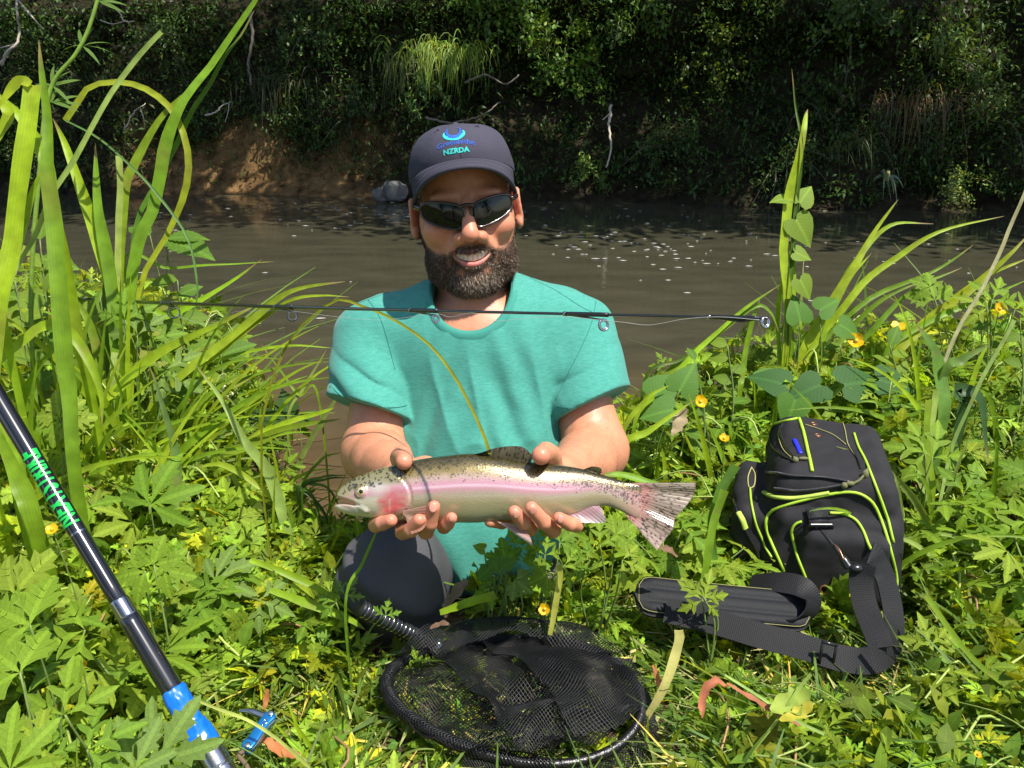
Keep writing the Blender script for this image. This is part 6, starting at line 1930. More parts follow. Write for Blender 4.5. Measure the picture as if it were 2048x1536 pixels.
# ------------------------------------------------------------------ folding tool in the leaves
def folding_tool():
    A, B = P(548, 1430, 1.035), P(487, 1502, .995)
    ax = unit(A - B); L = np.linalg.norm(A - B)
    nr = unit(-FW * .8 + UP * .5 - ax * ((-FW * .8 + UP * .5) @ ax)); sd = np.cross(ax, nr)
    root = empty('folding_tool', tuple(B), label='small blue folding pocket tool with steel rivets lying beside the rod butt', cat='pocket tool')
    blue = mat_plain('blue_metal', (.008, .16, .42), .22, metal=.6, coat=.5)
    steel = mat_plain('tool_steel', (.55, .54, .50), .2, metal=1.0)
    def slab(name, hw, h0, h1, mat, s0=0.0, s1=1.0, bend=.0015, par=root):
        n, m = 26, 9
        s = np.linspace(0, 1, n); a = np.linspace(0, 2 * math.pi, 20, endpoint=False)
        rr = np.clip(np.minimum(s, 1 - s) * (s1 - s0) * L / .007, 0, 1); k = np.sqrt(1 - (1 - rr) ** 2) + 1e-3
        cx_, cy_ = np.sign(np.cos(a)) * np.abs(np.cos(a)) ** .45, np.sign(np.sin(a)) * np.abs(np.sin(a)) ** .45
        V = (B + ax * ((s0 + (s1 - s0) * s) * L)[:, None])[:, None] + sd * ((cx_[None] * (hw * (1 - .18 * np.sin(s * math.pi))[:, None] * k[:, None]))[..., None] + (bend * np.sin(s * math.pi * 2))[:, None, None]) + nr * ((h0 + h1) / 2 + cy_[None, :, None] * (h1 - h0) / 2 * (k[:, None, None] * .4 + .6))
        i, j = np.meshgrid(np.arange(n - 1), np.arange(20), indexing='ij')
        F = np.stack([i * 20 + j, i * 20 + (j + 1) % 20, (i + 1) * 20 + (j + 1) % 20, (i + 1) * 20 + j], -1).reshape(-1, 4)
        return mesh_np(name, V.reshape(-1, 3), F, mat, par)
    h = slab('handle', .0078, .003, .008, blue)
    slab('liner', .0082, -.003, .0028, steel, .02, .99)
    slab('handle', .0078, -.009, -.0032, blue)
    for t in (.09, .93):
        c = B + ax * L * t + nr * .0082 + sd * .004 * math.sin(t * math.pi * 2)
        mesh_np('rivet', *tube(np.array([c - nr * .001, c + nr * .0012, c + nr * .0016]), np.array([.0036, .0036, .0022]), 14), steel, h)
    an = np.linspace(0, 2 * math.pi, 17); c = B + ax * L * .72 + nr * .0083
    mesh_np('mark', *tube(np.array([c + (ax * math.cos(x) + sd * math.sin(x)) * .0024 for x in an]), .0004, 5, caps=False), steel, h)
    mesh_np('mark', *tube(np.array([c - ax * .0024, c - ax * .0085]), .0004, 5), steel, h)
    mesh_np('pliers', *tube(smooth_path([A - ax * .004, P(524, 1430, 1.035), P(500, 1422, 1.038), P(478, 1421, 1.040)], 20), np.interp(np.linspace(0, 1, 20), [0, .3, .6, 1], [.005, .0058, .0050, .0022]), 12, squash=.7), steel, root)
    mesh_np('lanyard', *tube(smooth_path([B, P(478, 1512, .99), P(492, 1530, .985), P(505, 1560, .98)], 20), .0030, 8), mat_plain('brown_cord', (.12, .08, .05), .8), root)
folding_tool()
# ------------------------------------------------------------------ plants of the near bank
rngp = np.random.default_rng(2024)
GREEN = np.array((.210, .320, .028))
NETC = np.array((.008, .93))
def near_mask(x, y):
    """0 where something lies flat on the ground, 1 in open growth"""
    m = np.ones_like(x)
    r = np.sqrt(((x - NETC[0]) / .25) ** 2 + ((y - NETC[1]) / .18) ** 2); m = np.minimum(m, np.clip((r - .95) / .3, 0, 1))
    lx = (x - BO[0]) * BX[0] + (y - BO[1]) * BX[1]; ly = (x - BO[0]) * BY[0] + (y - BO[1]) * BY[1]
    m = np.minimum(m, np.clip(np.maximum(np.abs(lx) / .15, np.abs(ly) / .19) * 6 - 5.2, 0, 1))
    for a, b, w in ((G(1268, 1215, .03), G(1620, 1260, .03), .06), (G(1330, 1270, .03), G(1700, 1365, .03), .08), (G(1700, 1365, .03), G(1790, 1260, .03), .08),
                    (G(470, 1535, .05), G(560, 1420, .05), .085), (G(790, 1230, .05), G(720, 1215, .05), .05)):
        ab = b[:2] - a[:2]; t = np.clip(((x - a[0]) * ab[0] + (y - a[1]) * ab[1]) / (ab @ ab), 0, 1)
        d = np.hypot(x - a[0] - ab[0] * t, y - a[1] - ab[1] * t); m = np.minimum(m, np.clip((d - w * .5) / (w * .7), 0, 1))
    return m
def in_man(x, y):
    k = P(786, 1150, 1.27)
    return (np.hypot(x - k[0], y - k[1]) < .085) | ((np.abs(x + .055) < .17) & (y > 1.16) & (y < 1.62)) | ((np.abs(x + .14) < .08) & (y > 1.06) & (y < 1.3))
def cover_height(x, y):
    c = np.exp(-(((x - .10) / .42) ** 2 + ((y - .95) / .42) ** 2))
    lft = np.clip((-.42 - x) / .35, 0, 1) * np.clip((y - .85) / .6, 0, 1)
    rgt = np.clip((x - .20) / .35, 0, 1) * np.clip((y - 1.35) / .5, 0, 1)
    return (.085 * (1 - .65 * c) + .13 * lft + .10 * rgt)
def cover_points(n, rng, smin=-.05):
    x = np.concatenate([rng.uniform(-1.7, 2.0, n), rng.uniform(-.75, .75, n)]); y = np.concatenate([rng.uniform(.45, 2.9, n), rng.uniform(.48, 1.35, n)])
    d = y * math.cos(PITCH) + CAM_H * math.sin(PITCH)
    ok = (np.abs(x) < .66 * d + .15) & (bank_edge(x) - y > smin) & ~in_man(x, y)
    return x[ok], y[ok]

def cover(name, n, shapes, smin_, smax_, base, var, yel, tilt, hk, seed, mat, stems=0, dens=None):
    rng = np.random.default_rng(seed)
    x, y = cover_points(n, rng)
    m = near_mask(x, y)
    if dens is not None:
        k = rng.random(len(x)) < dens(x, y); x, y, m = x[k], y[k], m[k]
    H = cover_height(x, y)
    h = H * m * rng.random(len(x)) ** .8 * hk + .004 + .018 * rng.random(len(x)) * np.clip(m + .35, 0, 1)
    keep = (m > .02) | (rng.random(len(x)) < .55)
    lx = (x - BO[0]) * BX[0] + (y - BO[1]) * BX[1]; ly = (x - BO[0]) * BY[0] + (y - BO[1]) * BY[1]
    keep &= ~((np.abs(lx) < .10) & (np.abs(ly) < .15))
    x, y, h, m = x[keep], y[keep], h[keep], m[keep]
    k = len(x); z = ground_z(x, y) + h
    p = np.stack([x, y, np.maximum(z, WATER_Z + .03)], -1)
    sz = rng.uniform(smin_, smax_, k) * (.75 + .25 * m)
    rot = rand_rot(k, rng, tilt, .15)
    t = greens(k, rng, base, var, yel)
    b = MB(); q = rng.integers(0, len(shapes), k)
    for i, s in enumerate(shapes):
        a = q == i
        scatter(b, s, p[a], rot[a], sz[a], t[a])
    if stems:
        for i in rng.choice(k, min(stems, k), False):
            if h[i] < .02: continue
            f = p[i] + np.array((*rng.normal(0, .025, 2), -h[i] - .01))
            b.add(*tube(smooth_path([f, (f + p[i]) / 2 + (*rng.normal(0, .012, 2), .01), p[i]], 4), .0011, 3, caps=False), tint=np.array((.17, .24, .06)) * rng.uniform(.7, 1.4))
    return tag(b.build(name, mat), kind='stuff')

_bc = [buttercup_leaf(0), buttercup_leaf(1), buttercup_leaf(2)]
trod = lambda x, y: np.exp(-(((x - .36) / .60) ** 4 + ((y - .80) / .34) ** 4))
cover('buttercup_ground_cover', 10500, _bc, .018, .054, GREEN, .55, .10, .9, 1.05, 1, M_leaf, 2600, lambda x, y: 1 - .80 * trod(x, y))
cover('clover_ground_cover', 6500, [clover_leaf(), round_leaf()], .013, .026, (.125, .225, .040), .38, .06, .5, .7, 2, M_leaf, 500)
cover('small_leaf_ground_cover', 4200, [leaf_ovate(3, .6), leaf_ovate(3, .4)], .018, .045, (.145, .235, .028), .45, .15, .85, 1.0, 3, M_leaf)

def grass_cover(name, n, L0, L1, w0, w1, base, seed, lay=.6, dens=None, mat=None, var=.3, yel=.1):
    rng = np.random.default_rng(seed)
    x, y = cover_points(n, rng)
    if dens is not None:
        k = rng.random(len(x)) < dens(x, y); x, y = x[k], y[k]
    m = near_mask(x, y); k = (m > .3) | (rng.random(len(x)) < .25)
    lx = (x - BO[0]) * BX[0] + (y - BO[1]) * BX[1]; ly = (x - BO[0]) * BY[0] + (y - BO[1]) * BY[1]
    k &= ~((np.abs(lx) < .13) & (np.abs(ly) < .17)); x, y, m = x[k], y[k], m[k]
    N = len(x); u = np.linspace(0, 1, 6)
    L = rng.uniform(L0, L1, N) * (.35 + .65 * m) * (.6 + 5 * cover_height(x, y)); a = rng.uniform(0, 2 * math.pi, N); el = np.clip(rng.normal(1 - lay, .3, N), .02, 1.2) * m
    bend = rng.uniform(.2, 1.0, N)
    hx_ = L[:, None] * (np.cos(el)[:, None] * u + .3 * bend[:, None] * u ** 2)
    hz_ = L[:, None] * (np.sin(el)[:, None] * u - .55 * bend[:, None] * np.sin(el)[:, None] * u ** 2)
    b0 = np.stack([x, y, ground_z(x, y) + .006 + .02 * rng.random(N)], -1)
    C = b0[:, None] + np.stack([np.cos(a)[:, None] * hx_, np.sin(a)[:, None] * hx_, hz_], -1)
    sx = np.stack([-np.sin(a), np.cos(a), rng.normal(0, .4, N)], -1)
    w = rng.uniform(w0, w1, N)[:, None] * (1 - .85 * u ** 2)[None]
    V = np.stack([C - sx[:, None] * w[..., None], C + sx[:, None] * w[..., None]], 2).reshape(-1, 3)
    base_i = np.arange(N)[:, None] * 12
    F = np.concatenate([base_i + np.array((2 * i, 2 * i + 1, 2 * i + 3, 2 * i + 2)) for i in range(5)])
    U = np.tile(np.stack([np.tile((0, 1.), 6), np.repeat(u, 2)], -1), (N, 1))
    return tag(mesh_np(name, V, F, mat or M_blade, None, True, np.repeat(greens(N, rng, base, var, yel), 12, 0), U), kind='stuff')
grass_cover('grass', 5600, .07, .20, .0012, .0034, (.115, .200, .030), 11)
grass_cover('tall_bank_grass', 900, .18, .36, .0022, .0052, (.120, .210, .030), 12, .35, lambda x, y: np.clip((np.abs(x - .05) - .38) * 3, 0, 1) * np.clip((y - 1.2) * 2, 0, 1))
grass_cover('cut_grass_litter', 8500, .05, .15, .0010, .0028, (.34, .35, .11), 13, 1.0, lambda x, y: np.clip(1.4 - np.hypot((x - .25) / .9, (y - .9) / .6), .12, 1), M_dry, .4, .2)

def runners():
    """pale creeping stalks criss-crossing the cover, too many to count"""
    rng = np.random.default_rng(66); b = MB()
    x, y = cover_points(900, rng, .05)
    for i in range(min(620, len(x))):
        if near_mask(x[i:i + 1], y[i:i + 1])[0] < .4: continue
        a = rng.uniform(0, 6.28); L = rng.uniform(.06, .22); h0 = cover_height(x[i], y[i])
        t = np.array([0, .35, .7, 1.0]); w = rng.normal(0, .12, 4)
        px, py = x[i] + np.cos(a + w) * L * t, y[i] + np.sin(a + w) * L * t
        if in_man(px, py).any() or (near_mask(px, py) < .3).any() or (bank_edge(px) - py < -.05).any(): continue
        z = ground_z(px, py) + h0 * np.array((.1, .8, .95, .7)) * rng.uniform(.4, 1.25) + .015
        q = smooth_path(np.stack([px, py, z], 1), 9)
        c = np.array((.34, .44, .10)) * rng.uniform(.7, 1.35) if rng.random() < .8 else np.array((.36, .20, .10)) * rng.uniform(.6, 1.2)
        b.add(*tube(q, rng.uniform(.0010, .0022), 5, caps=False), tint=c)
    tag(b.build('creeping_runners', M_stem), kind='stuff')
runners()

# ---- plants one can tell apart
def local_mesh(shape, mat, tint, name='leaf'):
    v, f, u = shape
    return mesh_np(name, v, f, mat, None, True, np.tile(tint, (len(v), 1)), u, obj=False)
def child(name, me, parent, M):
    o = bpy.data.objects.new(name, me); COL.objects.link(o); o.parent = parent
    o.matrix_local = M
    return o
def mat4(R3, t, s):
    M = Matrix(np.asarray(R3).tolist()).to_4x4() @ Matrix.Scale(s, 4)
    M.translation = Vector(t); return M

LEAF_ME = {}
for i, (sh, nm) in enumerate(((_bc[0], 'a'), (_bc[1], 'b'), (_bc[2], 'c'))):
    for j, tn in enumerate(((.195, .310, .028), (.150, .265, .026), (.240, .330, .035), (.165, .255, .055))):
        LEAF_ME[(nm, j)] = local_mesh(sh, M_leaf, tn)
HEART_ME = [local_mesh(heart_leaf(), M_heart, t) for t in ((.085, .190, .028), (.045, .115, .028), (.18, .27, .035))]
SERR_ME = [local_mesh(serrate_leaf(), M_leaf, t) for t in ((.110, .210, .028), (.15, .25, .03), (.06, .12, .03))]
OV_ME = [local_mesh(leaf_ovate(6, .6), M_leaf, t) for t in ((.15, .25, .028), (.19, .285, .03), (.24, .28, .045))]

def proto_plant(name, seed, n, kinds, hgt, spread, size, tilt):
    rng = np.random.default_rng(seed)
    root = empty(name, (0, 0, 0))
    st = MB()
    for k in range(n):
        a = 2 * math.pi * (k + rng.uniform(-.3, .3)) / n; r = spread * rng.uniform(.35, 1.1); h = hgt * rng.uniform(.55, 1.1)
        tip = np.array((math.cos(a) * r, math.sin(a) * r, h))
        q = smooth_path([(0, 0, -.02), tip * (.35, .35, .6), tip], 8)
        st.add(*tube(q, np.linspace(.0018, .0012, 8), 5, caps=False), tint=np.array((.17, .25, .06)) * rng.uniform(.8, 1.2))
        # the blade lies out along the stalk's direction, nodding
        R3 = rotm((0, 0, 1), a - math.pi / 2 + rng.normal(0, .35)) @ rotm((1, 0, 0), rng.normal(tilt, .3)) @ rotm((0, 1, 0), rng.normal(0, .3))
        child('leaf', kinds[rng.integers(0, len(kinds))], root, mat4(R3, tip, size * rng.uniform(.75, 1.25)))
    me = st.build('stem', M_stem, None, obj=False)
    child('stem', me, root, Matrix.Identity(4))
    return root
def copy_tree(o):
    c = o.copy(); COL.objects.link(c)
    for ch in o.children:
        d = ch.copy(); COL.objects.link(d); d.parent = c
    return c

_kA = [LEAF_ME[(a, j)] for a in 'ab' for j in range(3)]
_kC = [LEAF_ME[('c', j)] for j in range(4)]
protos = [proto_plant('buttercup_plant', 500 + i, n, _kA if i % 2 == 0 else _kC + _kA[:2], h, s, z, t) for i, (n, h, s, z, t) in enumerate(((6, .085, .070, .046, -.1), (5, .10, .060, .050, .1), (7, .070, .080, .042, -.2), (5, .12, .055, .050, .2), (6, .09, .075, .055, 0)))]
LANDMARKS = (('beside the green rod lettering', 110, 1000), ('beside the rod ferrule', 256, 1243), ('left of the blue grip', 300, 1470), ('around the folding tool', 530, 1470), ('between the rod butt and the folding tool', 430, 1330),
    ('in the lower left corner', 60, 1480), ('at the left edge under the rod', 40, 1180), ('at the foot of the looped sword leaves', 235, 940), ('below the trout head', 640, 1120), ('left of the net handle', 620, 1230), ('on the slope to the water', 500, 1000), ('at the foot of the left edge sword leaves', 30, 900), ('on the left bank skyline', 150, 700), ('under the low spreading blades', 360, 820), ('midway between rod and trout', 400, 1130),
    ('under the tail fin', 1330, 1120), ('below the right elbow', 1240, 960), ('behind the shoulder pad', 1350, 1170), ('left of the bag lid', 1450, 900), ('beside the teal shirt hem', 1060, 1130), ('against the bag side pocket', 1430, 1040),
    ('beside the plantain stems', 1870, 960), ('at the right edge beside the bag', 2000, 1100), ('right of the strap loop', 1900, 1280), ('at the right edge under the cane', 2000, 850), ('just behind the bag lid', 1650, 800), ('beside the cream dead leaf', 1350, 830), ('at the foot of the sword leaf fan', 1640, 720), ('at the right end of the skyline', 1980, 690), ('right behind the right sleeve', 1290, 780), ('below the highest flower', 1800, 730),
    ('below the strap bend', 1750, 1400), ('in the lower right corner', 1980, 1480), ('beside the fading yellow leaf', 1600, 1450), ('beside the rust red curled leaf', 1430, 1420), ('under the rim of the net', 1000, 1530))
def where(lb, p):
    w = np.asarray(p) - CAM; d = w @ FW; x = 1024 + (w @ RT) / d * FPX; y = 768 - (w @ UP) / d * FPX
    k = min(LANDMARKS, key=lambda l: (l[1] - x) ** 2 + 1.5 * (l[2] - y) ** 2)
    return lb + ' ' + k[0]
def plant_regions():
    regs = [  # x range, y range, how many, scale, label, group
        ((-.72, -.24), (.52, .86), 30, .92, 'lush cut-leaved buttercup plant', 'buttercup plants round the rod butt'),
        ((-1.05, -.42), (.9, 1.75), 46, 1.25, 'tall leafy buttercup plant', 'buttercup plants left of the man'),
        ((.14, .52), (1.02, 1.5), 26, .95, 'small buttercup plant', 'buttercup plants between man and bag'),
        ((.72, 1.25), (.95, 1.8), 34, 1.2, 'half shaded buttercup plant', 'buttercup plants right of the bag'),
        ((.25, 1.3), (1.72, 2.25), 36, 1.2, 'bushy buttercup plant', 'buttercup plants behind the bag'),
        ((.24, .85), (.60, .82), 14, .7, 'low trampled buttercup plant', 'buttercup plants at the lower right')]
    rng = np.random.default_rng(77); used = [False] * len(protos)
    for (xr, yr, n, sc, lb, gr) in regs:
        k = 0; tries = 0
        while k < n and tries < 900:
            tries += 1
            x, y = rng.uniform(*xr), rng.uniform(*yr)
            if bank_edge(x) - y < .0 or near_mask(np.array([x]), np.array([y]))[0] < .75 or in_man(np.array([x]), np.array([y]))[0]: continue
            i = int(rng.integers(0, len(protos)))
            o = protos[i] if not used[i] else copy_tree(protos[i]); used[i] = True
            o.location = (x, y, gz(x, y)); o.rotation_euler = (rng.normal(0, .12), rng.normal(0, .12), rng.uniform(0, 6.28))
            s = sc * rng.uniform(.75, 1.25); o.scale = (s, s, s)
            tag(o, where(lb, (x, y, gz(x, y) + .05)), 'buttercup', gr); k += 1
plant_regions()

def leaf_at(root, me, px, py, d, size_px, ang, face=.55, name='leaf', roll=0.0):
    """a leaf whose base sits at a photo point; ang: direction of the tip in the picture (0 right, 90 up); face: how far its upper side turns to the camera"""
    a = R_(ang)
    yv = unit(RT * math.cos(a) + UP * math.sin(a) + FW * (.35 * (1 - face)) * (1 if math.sin(a) > 0 else -1))
    nz = unit(-FW * face + np.array((0, 0, 1.0)) * (1 - face)); nz = unit(nz - yv * (nz @ yv))
    if roll: nz = unit(nz * math.cos(roll) + np.cross(yv, nz) * math.sin(roll))
    xv = np.cross(yv, nz)
    R3 = np.stack([xv, yv, nz], 1)
    p = P(px, py, d)
    o = bpy.data.objects.new(name, me); COL.objects.link(o); o.parent = root
    o.matrix_parent_inverse = Matrix.Translation(-Vector(root.location))
    o.matrix_basis = mat4(R3, p, size_px * d / FPX)
    return p
def stalk(root, pts, r=.0014, tint=(.17, .25, .06), name='stem'):
    q = smooth_path(pts, 14)
    MB().add(*tube(q, np.linspace(r * 1.2, r * .8, 14), 6), tint=np.asarray(tint)).build(name, M_stem, root)
def ground_under(px, py, d, dx=0, dy=0):
    p = P(px, py, d); return np.array((p[0] + dx, p[1] + dy, gz(p[0] + dx, p[1] + dy) - .01))

def picked_plant(name, cat, label, leaves, group=None, base=None, stem_tint=(.17, .25, .06)):
    """leaves: (mesh, px, py, depth, size px, angle, facing)"""
    b = ground_under(*leaves[0][1:4]) if base is None else np.asarray(base)
    root = empty(name, tuple(b), label=label, cat=cat, group=group)
    for l in leaves:
        p = leaf_at(root, *l)
        m = (p + b) / 2 + np.array((*rngp.normal(0, .012, 2), .015))
        stalk(root, [b, m, p], .0014, stem_tint)
    return root
A_, B_, C_ = [LEAF_ME[('a', j)] for j in range(4)], [LEAF_ME[('b', j)] for j in range(4)], [LEAF_ME[('c', j)] for j in range(4)]
picked_plant('buttercup_plant', 'buttercup', 'big fingered buttercup leaves nearest the camera in the lower left corner', [(A_[0], 130, 1430, .80, 105, 95, .6), (C_[2], 80, 1480, .78, 115, 200, .5), (B_[0], 40, 1345, .85, 110, 150, .4), (A_[1], 175, 1500, .78, 105, 30, .5), (C_[0], 20, 1540, .76, 120, 100, .5)])
picked_plant('buttercup_plant', 'buttercup', 'grey green fingered leaf folded over the blue reel seat', [(C_[3], 318, 1520, .82, 125, 62, .8), (C_[3], 270, 1540, .80, 110, 120, .5)])
picked_plant('buttercup_plant', 'buttercup', 'broad toothed leaves at the left edge below the rod lettering', [(B_[0], 60, 1250, .95, 130, 160, .5), (B_[2], 30, 1190, 1.0, 110, 60, .5), (A_[0], 170, 1260, .98, 110, 200, .5)])
picked_plant('buttercup_plant', 'buttercup', 'three rounded bright leaves beside the middle of the thick rod', [(B_[0], 308, 1130, 1.12, 60, 80, .7), (B_[0], 330, 1140, 1.12, 60, -10, .7), (B_[0], 290, 1142, 1.12, 70, 190, .7)])
picked_plant('buttercup_plant', 'buttercup', 'large fan shaped leaf with jagged edge left of the trout head', [(C_[1], 300, 1010, 1.35, 110, 70, .6), (C_[3], 430, 1160, 1.25, 90, 30, .5), (A_[1], 440, 1180, 1.22, 95, 230, .6), (A_[3], 520, 1200, 1.2, 70, -20, .6)])
picked_plant('buttercup_plant', 'buttercup', 'lime green young rosette in front of the sword leaf bases', [(B_[2], 120, 835, 1.42, 60, 110, .7), (B_[2], 125, 840, 1.42, 62, 10, .7), (B_[2], 125, 845, 1.42, 60, -70, .7), (B_[0], 118, 845, 1.42, 55, 190, .7)])
picked_plant('buttercup_plant', 'buttercup', 'soft hairy toothed leaves below the level rod at the left', [(A_[3], 275, 670, 1.72, 70, 110, .7), (A_[1], 300, 680, 1.72, 66, 20, .7), (A_[1], 250, 640, 1.72, 70, 100, .7), (A_[3], 330, 740, 1.7, 90, -25, .6)])
picked_plant('buttercup_plant', 'buttercup', 'pale upright leaf growing through the shoulder strap', [(A_[2], 1408, 1195, 1.20, 55, 70, .85), (A_[2], 1405, 1200, 1.20, 55, 140, .8), (A_[2], 1412, 1205, 1.2, 40, 20, .8)], None, G(1420, 1330, .03))
picked_plant('buttercup_plant', 'buttercup', 'jagged leaf pair standing out in front of the tall stems right of the bag', [(A_[0], 1865, 915, 1.52, 80, 70, .7), (A_[0], 1850, 905, 1.52, 80, 165, .7), (A_[1], 1930, 985, 1.48, 70, 60, .7), (A_[0], 1935, 1000, 1.48, 70, -40, .7)])
picked_plant('buttercup_plant', 'buttercup', 'pale ribbed leaflets at the right edge beside the strap loop', [(A_[2], 1860, 1290, 1.2, 60, 100, .7), (A_[2], 1870, 1310, 1.2, 66, 40, .7), (A_[1], 1850, 1330, 1.2, 60, -60, .7)])
picked_plant('buttercup_plant', 'buttercup', 'fresh leaves at the right edge on the skyline of the bank', [(A_[0], 1985, 600, 1.9, 60, 60, .7), (A_[2], 1975, 615, 1.9, 60, 150, .7), (A_[0], 2030, 620, 1.9, 66, 40, .7), (B_[0], 1870, 600, 1.95, 60, 100, .8), (B_[0], 1860, 575, 1.95, 40, 150, .8)])
picked_plant('buttercup_plant', 'buttercup', 'two small leaves hiding the knee cap beside the net handle', [(A_[3], 690, 1190, 1.18, 40, 60, .6), (A_[1], 672, 1205, 1.18, 44, 160, .6), (A_[1], 770, 1232, 1.12, 34, 80, .6)])
picked_plant('bindweed', 'bindweed', 'wide heart shaped leaves lying over the back of the black bag', [(HEART_ME[1], 1690, 770, 1.86, 88, 10, .55), (HEART_ME[1], 1640, 770, 1.84, 76, 200, .5), (HEART_ME[1], 1570, 770, 1.86, 74, 160, .5), (HEART_ME[0], 1590, 800, 1.80, 66, 250, .5), (HEART_ME[1], 1760, 760, 1.88, 80, -15, .5), (HEART_ME[0], 1530, 770, 1.9, 70, 30, .5)])
picked_plant('bindweed', 'bindweed', 'veined heart shaped leaves beside the right sleeve', [(HEART_ME[0], 1310, 790, 1.72, 70, 40, .7), (HEART_ME[0], 1360, 780, 1.72, 66, 60, .7), (HEART_ME[0], 1345, 820, 1.7, 66, 190, .6)])
picked_plant('bindweed', 'bindweed', 'round twining leaves at the foot of the tall right blades', [(HEART_ME[0], 1600, 640, 1.95, 55, 100, .8), (HEART_ME[0], 1640, 620, 1.95, 50, 30, .8), (HEART_ME[0], 1680, 650, 1.95, 50, -30, .7), (HEART_ME[2], 1600, 560, 1.95, 45, -60, .8)])
picked_plant('bindweed', 'bindweed', 'arrow shaped leaves twining up the tall right blades', [(HEART_ME[2], 1592, 440, 2.0, 62, -58, .9), (HEART_ME[2], 1600, 405, 2.0, 48, 55, .6), (HEART_ME[2], 1572, 398, 2.0, 34, 185, .4), (HEART_ME[2], 1590, 505, 2.0, 36, -20, .7)])
for i, (lb, c) in enumerate((('toothed leaf spray reaching over the water from the left bank', [(SERR_ME[0], 330, 482, 2.1, 105, -10, .25), (SERR_ME[0], 335, 478, 2.1, 75, 14, .3), (SERR_ME[0], 300, 470, 2.1, 60, 150, .3)]),
                       ('dark ribbed leaf at the waterline left of the sleeve', [(SERR_ME[2], 585, 850, 1.85, 75, 110, .9), (SERR_ME[2], 560, 850, 1.85, 60, 150, .9), (SERR_ME[2], 600, 850, 1.85, 40, 50, .7)]))):
    picked_plant('bramble', 'bramble', lb, c)

# taller leafy stems along the left bank edge
def leafy_stem(px, py0, py1, d, n, meshes, size_px, label, seed, group, lean=0):
    rng = np.random.default_rng(seed)
    top, b = P(px + lean, py0, d), P(px, py1, d); b[2] = gz(b[0], b[1]) - .01
    root = empty('leafy_plant', tuple(b), label=label, cat='plant', group=group)
    q = smooth_path([b, (b + top) / 2 + (.02, 0, .02), top], 20)
    MB().add(*tube(q, np.linspace(.003, .0015, 20), 6), tint=(.15, .22, .06)).build('stem', M_stem, root)
    for k in range(n):
        t = .25 + .75 * k / (n - 1); p = q[int(t * 19)]
        w = p - CAM; dd = w @ FW; x = 1024 + (w @ RT) / dd * FPX; y = 768 - (w @ UP) / dd * FPX
        leaf_at(root, meshes[int(rng.integers(0, len(meshes)))], x, y, dd, size_px * rng.uniform(.7, 1.2), rng.choice([20, 160]) + rng.normal(0, 35), rng.uniform(.2, .8))
for i, (px, y0, y1, d, l) in enumerate(((70, 480, 800, 2.0, 10), (130, 540, 820, 1.95, -15), (30, 560, 840, 1.8, 0), (190, 590, 830, 1.9, 10), (250, 600, 850, 1.85, 20), (340, 560, 800, 2.0, 15), (10, 500, 800, 2.05, 5), (410, 690, 860, 1.9, 30), (300, 640, 850, 1.75, -5), (100, 620, 880, 1.6, -20))):
    leafy_stem(px, y0, y1, d, 11, OV_ME + SERR_ME[:2], 62, 'bright leafy stem among the left sword leaves', 600 + i, 'leafy stems on the left bank', l)
for i, (px, y0, y1, d, l) in enumerate(((1960, 620, 800, 1.95, 20), (1790, 690, 850, 1.9, -10), (1450, 690, 860, 1.85, 5), (1400, 720, 880, 1.75, -10), (1680, 690, 800, 2.0, 0), (2030, 640, 850, 1.8, 10))):
    leafy_stem(px, y0, y1, d, 9, OV_ME[:2] + SERR_ME[:1], 40, 'leafy stem on the right river edge', 650 + i, 'leafy stems on the right bank', l)

# ---- sword-leaved clumps and single blades
def blade(root, pts, d, wpx, col, name='blade', d1=None, face=None, tip=True, sag=.25, cut=False, root_foot=True):
    d1 = d if d1 is None else d1
    n = 26; k = len(pts)
    q = [P(x, y, d + (d1 - d) * i / (k - 1)) for i, (x, y) in enumerate(pts)]
    z0 = gz(q[0][0], q[0][1])
    if root_foot and q[0][2] > z0 + .04: q = [np.array((q[0][0], q[0][1], max(z0, WATER_Z) - .01))] + q
    q = smooth_path(q, n)
    u = np.linspace(0, 1, n)
    w = wpx * .37 * d / FPX * (np.minimum(1, .62 + .9 * u) if True else 1) * (np.clip((1 - u) / .42, 0, 1) ** .75 if not cut else np.ones(n)) + .0004
    w = w * (1 + .05 * np.sin(u * 23 + pts[0][0]))
    q = q + (vnoise(q * 9 + pts[0][0], 143)[:, None] * RT * .005 + vnoise(q * 11 + pts[0][1], 144)[:, None] * FW * .012) * (d / 1.6) * np.clip(u * 3, 0, 1)[:, None]
    nr = unit(-FW + np.array((.25, 0, .35)) if face is None else face)
    V, F, U = ribbon(q, w, nr, 0.0); 
    V = V.reshape(n, 3, 3); V[:, 1] -= nr * (w * sag * 1.6)[:, None]; V = V.reshape(-1, 3)
    c = np.asarray(col) * np.random.default_rng(int(abs(pts[0][0]) * 7 + abs(pts[-1][1]))).uniform(.88, 1.12, 3)
    rg = np.random.default_rng(int(abs(pts[-1][0]) * 3 + abs(pts[0][1])))
    g = 1 + .16 * vnoise(np.stack([u * 5 + rg.random() * 50, 0 * u, 0 * u], 1), 141)
    cc = c[None] * g[:, None] * (1 + .25 * np.clip(.25 - u, 0, 1)[:, None] * np.array((1.4, 1, 1.6)))
    if not cut:
        br = np.clip((u - rg.uniform(.90, .97)) / .05, 0, 1)[:, None]; cc = cc * (1 - br) + np.array((.30, .22, .09)) * br
    sp = (vnoise(np.stack([u * 26 + rg.random() * 90, 0 * u, 0 * u], 1), 142) > .62)[:, None] * .35
    cc = cc * (1 - sp) + np.array((.26, .20, .06)) * sp
    return mesh_np(name, V, F, M_blade, root, True, np.repeat(cc, 3, 0), U)
